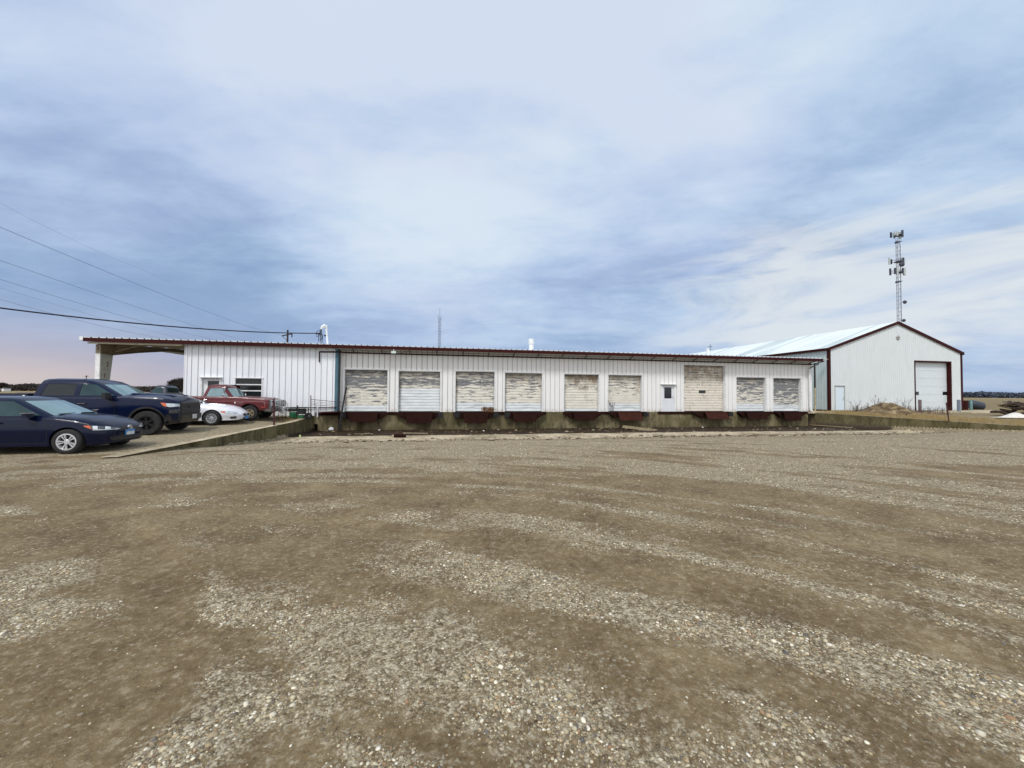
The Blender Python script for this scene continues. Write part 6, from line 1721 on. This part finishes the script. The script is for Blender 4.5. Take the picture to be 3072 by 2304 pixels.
for i, (x_, y_, lab) in enumerate([(1138, 1292, 'first and second'), (1451, 1294, 'third and fourth'), (1991, 1281, 'small white door and the tall'), (2108, 1283, 'tall and the eighth')]):
    p = on_ground(x_, y_); mb = MB(); bm = bmesh.new(); bmesh.ops.create_icosphere(bm, subdivisions=2, radius=0.055)
    for v in bm.verts: v.co *= 1 + 0.3 * (random.random() - 0.5); v.co.z *= 0.6
    mb.add([v.co[:] for v in bm.verts], [[v.index for v in f.verts] for f in bm.faces]); bm.free()
    mb.build('litter', white_trim, loc=(p.x, p.y, gz(p.x, p.y) + 0.03), smooth=True, label='white scrap of litter in the mud below the %s door' % lab, cat='litter')
p = on_ground(900, 1312)
mb = MB(); mb.lathe([(0.001, 0), (0.035, 0.005), (0.04, 0.08), (0.03, 0.11), (0.001, 0.12)], 10); mb.build('litter', pmat('yellow_green_cup', lin((196, 214, 150)), 0.5), loc=(p.x, p.y, gz(p.x, p.y)), label='pale green cup at the left end of the concrete strip', cat='litter')

# ------------------------------------------------------------------ yard on the right: slab, mound, barrel, tank, wood pile
mb = MB(); a0_, b0_, c0_, e0_ = [loc2w(*q) for q in ((36.6, 3.2), (43.8, 3.2), (43.8, 0.2), (36.6, 0.2))]
P_ = [at(2800, 1232, 33.5), at(2975, 1232.5, 36.5), at(2972, 1241, 30.8), at(2798, 1238, 30.5)]
mb.add([(q.x, q.y, 0.37) for q in P_] + [(q.x, q.y, 0.2) for q in P_], [(0, 1, 2, 3), (0, 4, 5, 1), (1, 5, 6, 2), (2, 6, 7, 3), (3, 7, 4, 0)]); mb.build('concrete_slab', ramp_conc, kind='structure')
mc = at(2662, 1240, 27.6)
mb = MB(); N_ = 70; M_ = 34; vs = []
for i in range(N_ + 1):
    for j in range(M_ + 1):
        u = -1 + 2 * i / N_; v = -1 + 2 * j / M_
        x, y = u * 3.4, v * 1.5
        ps = np.array([x * 1.3]); py_ = np.array([y * 1.3])
        env = max(0, 1 - u * u) * max(0, 1 - v * v)
        h = env ** 0.8 * (0.80 * math.exp(-((x + 0.15) / 1.1) ** 2) + 0.46 * math.exp(-((x - 1.5) / 0.85) ** 2) + 0.30 * math.exp(-((x + 1.8) / 0.6) ** 2))
        h += env * 0.55 * (float(fbm(ps, py_, 91, 5)[0]) - 0.45) + env * 0.16 * (float(fbm(ps * 5, py_ * 5, 93, 3)[0]) - 0.5)
        vs.append((x, y, h - 0.04))
mb.add(vs, [(i * (M_ + 1) + j, (i + 1) * (M_ + 1) + j, (i + 1) * (M_ + 1) + j + 1, i * (M_ + 1) + j + 1) for i in range(N_) for j in range(M_)])
mnd = bpy.data.materials.new('mound_soil'); mnd.use_nodes = True; T = NT(mnd.node_tree); b = T.n['Principled BSDF']; co = T.coord('Object')
c = T.ramp(T.noise(T.scale(co, 1, 1, 2.4), 1.6, 7, 0.75, 0.6), [(0.35, lin((58, 44, 30))), (0.48, lin((96, 78, 54))), (0.6, lin((140, 124, 92))), (0.7, lin((172, 158, 122)))])
T.put(b.inputs['Base Color'], c); b.inputs['Roughness'].default_value = 1; T.put(b.inputs['Normal'], T.bump(T.noise(co, 9, 7, 0.8), 0.9, 0.06))
mb.build('dirt_mound', mnd, loc=(mc.x, mc.y, gz(mc.x, mc.y) - 0.02), rot=(0, 0, TH), smooth=True, label='low mound of dug soil and dead grass in front of the shed wall', cat='mound')
p = at(2893.5, 1200, 38.5); z0 = gz(p.x, p.y)
mb = MB(); mb.lathe([(0.001, 0), (0.24, 0), (0.25, 0.3), (0.265, 0.31), (0.25, 0.32), (0.25, 0.6), (0.265, 0.61), (0.25, 0.62), (0.25, 0.92), (0.26, 0.93), (0.24, 0.94), (0.001, 0.92)], 20); mb.build('red_barrel', maroon, loc=(p.x, p.y, z0), smooth=True, angle=30, label='dark red barrel tucked behind the right corner of the shed', cat='barrel')
p = at(2928, 1226, 40.0)
mb = MB(); mb.lathe([(0.001, -0.55), (0.42, -0.55), (0.46, -0.5), (0.46, 0.45), (0.40, 0.52), (0.001, 0.52)], 22, 'x'); mb.build('dark_tank', pmat('dark_blue_tank', lin((44, 52, 62)), 0.5, vary=0.2), loc=(p.x, p.y, 0.72), rot=(0, R(14), R(-12)), smooth=True, angle=30, label='dark blue-black drum lying on its side beyond the shed', cat='tank')
# heap of old timber
wp = at(3052, 1238, 27.5); z0 = gz(wp.x, wp.y)
timb = pmat('rotten_timber', lin((58, 44, 34)), 0.95, vary=0.4, scale=5)
rr = random.Random(5)
hp = empty('timber_heap', (wp.x, wp.y, z0), label='dark heap of rotten timbers behind the white tarpaulin at the right edge', cat='timber heap')
for k in range(34):
    L = 0.5 + rr.random() * 0.9; a = rr.uniform(-0.5, 0.5) + (1.2 if rr.random() < 0.25 else 0); x, y, z = rr.uniform(-0.75, 0.9), rr.uniform(-0.35, 0.5), rr.uniform(0.05, 0.85)
    z *= 1.35 * (1 - abs(x) * 0.4)
    v = Vector((math.cos(a), math.sin(a), rr.uniform(-0.35, 0.25))) * L / 2; mb = MB(); mb.beam(Vector((x, y, z)) - v, Vector((x, y, z)) + v, 0.10 + rr.random() * 0.12, 0.08 + rr.random() * 0.1)
    mb.build('timber', timb if rr.random() < 0.85 else grey_wood, hp)
tp = at(3040, 1243, 25.8); mb = MB(); vs = []; n1_, n2_ = 26, 12
for i in range(n1_ + 1):
    for j in range(n2_ + 1):
        u, v = i / n1_, j / n2_; x = -1.3 + 2.6 * u; y = -0.4 + 0.8 * v
        h = 0.34 * math.exp(-((x - 0.15) / 0.6) ** 2) * (1 - (2 * v - 1) ** 2) + 0.03 + 0.05 * float(fbm(np.array([x * 3.0]), np.array([y * 4.0]), 13, 3)[0])
        vs.append((x, y, h))
mb.add(vs, [(i * (n2_ + 1) + j, (i + 1) * (n2_ + 1) + j, (i + 1) * (n2_ + 1) + j + 1, i * (n2_ + 1) + j + 1) for i in range(n1_) for j in range(n2_)])
mb.build('tarpaulin', pmat('white_tarp', lin((206, 202, 194)), 0.6, vary=0.1, scale=4), loc=(tp.x, tp.y, gz(tp.x, tp.y)), smooth=True, label='crumpled white tarpaulin on the grass at the right edge', cat='tarpaulin')


# ------------------------------------------------------------------ plants
def weeds(name, centres, n, hgt, spread, mat, label=None, seed=1, cat=None, kind=None, leaf=0.012, top=0.5, parent=None):
    rr = random.Random(seed); mb = MB()
    for (x, y, z) in centres:
        for k in range(n):
            a = rr.random() * 6.283; d0 = rr.random() ** 0.6 * spread; bx, by = x + math.cos(a) * d0, y + math.sin(a) * d0
            h = hgt * (0.45 + 0.7 * rr.random()); lean = rr.uniform(0, 0.45) * h; la = rr.random() * 6.283
            P = [Vector((bx, by, z - 0.02)), Vector((bx + math.cos(la) * lean * 0.35, by + math.sin(la) * lean * 0.35, z + h * 0.55)), Vector((bx + math.cos(la) * lean, by + math.sin(la) * lean, z + h))]
            w = leaf * (0.4 + 0.6 * rr.random())
            for p, q in zip(P[:-1], P[1:]):
                sx = Vector((w, 0, 0)); mb.quad(p - sx * 0.5, p + sx * 0.5, q + sx * 0.35, q - sx * 0.35)
            if top and rr.random() < top:
                for t in range(7):
                    q = P[1].lerp(P[2], rr.random() * 1.1); e = q + Vector((rr.uniform(-1, 1), rr.uniform(-1, 1), rr.uniform(0.1, 1.1))) * h * 0.16
                    mb.quad(q, q + Vector((w * 0.8, 0, 0)), e + Vector((w * 0.6, 0, 0)), e)
    return mb.build(name, mat, parent, label=label, cat=cat, kind=kind)


dry = pmat('dry_straw', lin((150, 130, 86)), 0.9, vary=0.3, scale=3)
drybr = pmat('dead_brown_weed', lin((84, 62, 50)), 0.95, vary=0.3)
drydk = pmat('dead_dark_weed', lin((70, 56, 52)), 0.95, vary=0.3)
rr = random.Random(17)


def mound_h(px, Y): return gz(*at(px, 1200, Y)[:2])


# weeds over and around the mound
cs = []
for k in range(34):
    px = rr.uniform(2560, 2850); Y = rr.uniform(27.6, 29.6); q = at(px, 1200, Y); cs.append((q.x, q.y, gz(q.x, q.y)))
weeds('weeds', cs, 11, 0.55, 0.30, drybr, 'dead brown weeds growing behind the soil mound', 3, 'weeds', 'stuff', leaf=0.02)
cs = []
for px, h in ((2568, 1), (2604, 1), (2640, 1), (2686, 1), (2712, 1), (2718, 1), (2628, 1)):
    q = at(px, 1200, 28.2); cs.append((q.x, q.y, gz(q.x, q.y) + (0.35 if 2610 < px < 2740 else 0.0)))
weeds('weeds', cs, 7, 0.85, 0.14, drydk, 'tall dead weed stalks standing against the shed wall', 5, 'weeds', 'stuff', leaf=0.02, top=0.95)
cs = []
for k in range(330):
    t = rr.random(); p = lerp2(RW0, RW1, t); o = 0.3 + rr.random() ** 1.3 * 5.0; dxx, dyy = RW1 - RW0; L = math.hypot(dxx, dyy)
    x, y = p[0] - dyy / L * o, p[1] + dxx / L * o; cs.append((x, y, gz(x, y)))
weeds('dry_grass', cs, 24, 0.22, 0.30, dry, 'pale dry grass on the bank behind the right wall', 7, 'grass', 'stuff', leaf=0.014, top=0)
cs = []
for k in range(330):
    a = rr.uniform(-10.3, 30); dd = rr.gauss(6.1, 0.5) if rr.random() < 0.7 else rr.uniform(3.5, 7)
    q = loc2w(a, -dd)
    if side(LW0, LW1, q.x, q.y) < 0.2: continue
    if rr.random() < 0.25: q = loc2w(a, -rr.uniform(3.2, 3.8))
    cs.append((q.x, q.y, gz(q.x, q.y)))
weeds('dry_grass', cs, 5, 0.09, 0.2, drybr, 'sparse brown tufts along the ragged edge of the concrete strip', 9, 'grass', 'stuff', leaf=0.012, top=0.3)
cs = []
for k in range(60):
    px = rr.uniform(825, 955); Y = rr.uniform(18.8, 21.0); q = at(px, 1230, Y)
    if side(LW0, LW1, q.x, q.y) > -0.4: continue
    cs.append((q.x, q.y, gz(q.x, q.y)))
weeds('dry_grass', cs, 12, 0.16, 0.3, pmat('olive_brown_grass', lin((108, 90, 52)), 0.95, vary=0.3), 'brown grass around the generator beside the wing', 11, 'grass', 'stuff', leaf=0.014, top=0)
q = fp(1466, 1234, -0.35); w3 = loc2w(q[0], -0.35)
weeds('dead_bush', [(w3.x + dx_, w3.y, DOCKZ + 0.02) for dx_ in (-0.28, -0.1, 0.1, 0.25)], 46, 0.26, 0.16, pmat('rust_brown_bush', lin((112, 76, 46)), 0.95, vary=0.3), 'rust-brown tumbleweed caught at the foot of the third roll door', 13, 'bush', leaf=0.016, top=0.9)
q = fp(1836, 1234, -0.35); w3 = loc2w(q[0], -0.35)
weeds('dead_weed', [(w3.x, w3.y, DOCKZ)], 15, 0.62, 0.12, drydk, 'dark dry weed standing at the left foot of the sixth roll door', 15, 'weed', leaf=0.018, top=0.95)


# trees
bark = pmat('dark_bark', lin((52, 44, 40)), 0.95, vary=0.2)
twig = pmat('bare_twigs', lin((50, 42, 38)), 0.95, vary=0.3, scale=0.5)


def bare_tree(loc, h, spread, seed, label, dens=1.0, group=None, s=1.0, mat=None):
    rr = random.Random(seed); t = empty('tree', loc, label=label, cat='tree', group=group)
    trunk = MB(); crown = MB(); tips = []

    def grow(p, d, L, r_, lv):
        q = p + d * L; (trunk if lv < 2 else crown).tube([p, p.lerp(q, 0.5) + Vector((rr.uniform(-1, 1), rr.uniform(-1, 1), 0)) * L * 0.06, q], [r_, r_ * 0.8, r_ * 0.6], 5 if lv < 2 else 3, cap=False)
        if lv >= 4: tips.append(q); return
        for k in range(4 if lv < 3 else 3):
            nd_ = (d + Vector((rr.uniform(-1, 1) * spread, rr.uniform(-1, 1) * spread, rr.uniform(-0.15, 0.6)))).normalized()
            grow(q if k else p.lerp(q, 0.7), nd_, L * rr.uniform(0.55, 0.8), r_ * 0.55, lv + 1)
    for k in range(3): grow(Vector((rr.uniform(-0.4, 0.4), rr.uniform(-.4, .4), 0)), Vector((rr.uniform(-0.25, 0.25) * spread, rr.uniform(-0.2, 0.2), 1)).normalized(), h * 0.26, h * 0.022, 0)
    for q in tips:
        for k in range(int(16 * dens)):
            c = q + Vector((rr.gauss(0, 1), rr.gauss(0, 1), rr.gauss(0, 0.8))) * h * 0.055
            dd = Vector((rr.uniform(-1, 1), rr.uniform(-1, 1), rr.uniform(-0.3, 1))).normalized() * h * 0.05 * s; n_ = Vector((rr.uniform(-1, 1), rr.uniform(-1, 1), rr.uniform(-1, 1))).normalized() * h * 0.006 * s
            crown.add([c, c + dd + n_, c + dd - n_], [(0, 1, 2)])
    trunk.build('trunk', bark, t); crown.build('crown', mat or twig, t)
    return t


p = at(540, 1172, 85); bare_tree((p.x, 85, 0.2), at(540, 1127, 85).z - 0.1, 0.8, 4, 'dark bare tree clump beyond the open bay beside the white wing', 3.0, s=1.6)
p = at(562, 1172, 88); bare_tree((p.x, 88, 0.2), at(540, 1126, 88).z + 0.2, 0.8, 14, 'dark bare tree half hidden behind the left edge of the white wing', 3.0, s=1.6)
p = at(522, 1172, 82); bare_tree((p.x, 82, 0.2), at(540, 1145, 82).z, 0.9, 24, 'lower dark scrub tree left of the bare clump in the open bay', 3.0, s=1.6)
p = at(480, 1172, 160); bare_tree((p.x, 160, 0.2), at(480, 1152, 160).z, 0.8, 6, 'small far bare tree seen above the charcoal pickup', 1.0, s=1.8)
p = at(2, 1172, 200); bare_tree((p.x, 200, 0.2), at(0, 1140, 200).z, 0.8, 8, 'bare far tree cut by the left edge above the woods', 1.0, s=1.4)


def treeline(name, px0, px1, Y, prof, dens, seed, label, mat):
    rr = random.Random(seed); mb = MB(); n = int((px1 - px0) * dens)
    for k in range(n):
        px = rr.uniform(px0, px1); hpx = np.interp(px, [q[0] for q in prof], [q[1] for q in prof]) * (0.88 + 0.2 * float(vnoise(np.array([px * 0.22]), np.array([0.3]), seed)[0]))
        y_h = 1180 + ROLL * (px - 1536); zt3 = at(px, y_h - hpx, Y).z
        f = rr.random() ** 0.7 * 0.85; z = zt3 * f; yy = Y + rr.uniform(-12, 12); p = at(px, y_h, yy); s_ = Y * 0.0055
        c = Vector((p.x, yy, z + 0.1)); e1 = Vector((rr.uniform(-1, 1), rr.uniform(-1, 1), rr.uniform(-0.4, 1))) * s_; e2 = Vector((rr.uniform(-1, 1), rr.uniform(-1, 1), rr.uniform(-1, 1))) * s_ * 0.7
        mb.add([c, c + e1, c + e2], [(0, 1, 2)])
    return mb.build(name, mat, label=label, cat='trees', kind='stuff')


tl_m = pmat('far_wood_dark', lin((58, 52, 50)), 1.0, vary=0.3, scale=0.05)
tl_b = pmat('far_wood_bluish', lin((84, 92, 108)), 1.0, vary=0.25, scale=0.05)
treeline('distant_woods', -500, 560, 330, [(-500, 16), (0, 16), (30, 15), (60, 17), (85, 19), (120, 17), (300, 10), (400, 11), (470, 12), (560, 12)], 16, 3, 'low dark belt of far woods on the left horizon', tl_m)
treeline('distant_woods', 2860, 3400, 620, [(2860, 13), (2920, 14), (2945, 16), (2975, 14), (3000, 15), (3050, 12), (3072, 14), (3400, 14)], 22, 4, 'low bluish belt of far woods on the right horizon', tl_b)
p = at(13, 1166, 280)
mb = MB(); mb.box(-2.2, 2.2, -2, 2, 0, 2.0); hs = empty('farmhouse', (p.x, 280, 0.3), label='tiny white far house in front of the left woods', cat='house'); mb.build('wall', white_trim, hs)
mb = MB(); mb.add([(-2.4, -2.2, 2.0), (2.4, -2.2, 2.0), (2.4, 2.2, 2.0), (-2.4, 2.2, 2.0), (-2.4, 0, 3.0), (2.4, 0, 3.0)], [(0, 1, 5, 4), (2, 3, 4, 5), (0, 4, 3), (1, 2, 5), (0, 3, 2, 1)]); mb.build('roof', tl_m, hs)

# clods, leaves and broken bits lying along the dock strip and the rough edge of the lot
k = 2600; rg = np.random.default_rng(31)
aa = rg.uniform(-10.6, 24, k); ddx = np.where(rg.random(k) < 0.45, rg.uniform(0.2, 3.7, k), rg.normal(6.2, 0.7, k)); sz = np.clip(np.exp(rg.normal(math.log(0.028), 0.6, k)), 0.008, 0.10)
X_ = O.x + aa * CE + ddx * SE; Y_ = O.y + aa * SE - ddx * CE; kp = side(LW0, LW1, X_, Y_) > 0.15
X_, Y_, sz, ddx = X_[kp], Y_[kp], sz[kp], ddx[kp]; k = len(X_); Z_ = ground_z(X_, Y_)
V = np.array(OCT)[None] * (1 + 0.6 * (rg.random((k, 6, 3)) - 0.5)); V[..., 2] *= 0.45; V[..., 0] *= 1.6
VV = V * sz[:, None, None] + np.stack([X_, Y_, Z_ + 0.006], -1)[:, None]
me = grid_mesh('debris', VV.reshape(-1, 3), (np.array(OCTF)[None] + (np.arange(k) * 6)[:, None, None]).reshape(-1, 3))
pal = np.array([lin(c)[:3] for c in [(60, 46, 32), (84, 66, 46), (132, 116, 88), (186, 174, 148), (48, 38, 30)]]); ci = pal[rg.choice(5, k, p=[.3, .25, .2, .13, .12])]
ca = me.color_attributes.new('tint', 'FLOAT_COLOR', 'POINT'); ca.data.foreach_set('color', np.concatenate([np.repeat(ci, 6, 0), np.ones((k * 6, 1))], 1).astype(np.float32).ravel())
me.materials.append(stone_m); o = bpy.data.objects.new('debris', me); sc.collection.objects.link(o); tag(o, 'clods, leaves and crumbled bits along the muddy dock strip', 'debris', kind='stuff')

for o in sc.objects:
    if o.parent: continue
    c = o.get('category')
    if c in ('car', 'pickup truck') and not o.name.endswith(('.001', '.002')): o['group'] = 'vehicles parked in a row along the left side'
    elif c == 'bollard': o['group'] = 'bollards around the shed'
    elif c == 'tree': o['group'] = 'bare trees on the left horizon'
    elif c == 'litter': o['group'] = 'litter in the dock strip'
    elif c == 'post': o['group'] = 'thin steel posts around the dock yard'
    elif c == 'building': o['group'] = 'white metal farm buildings'
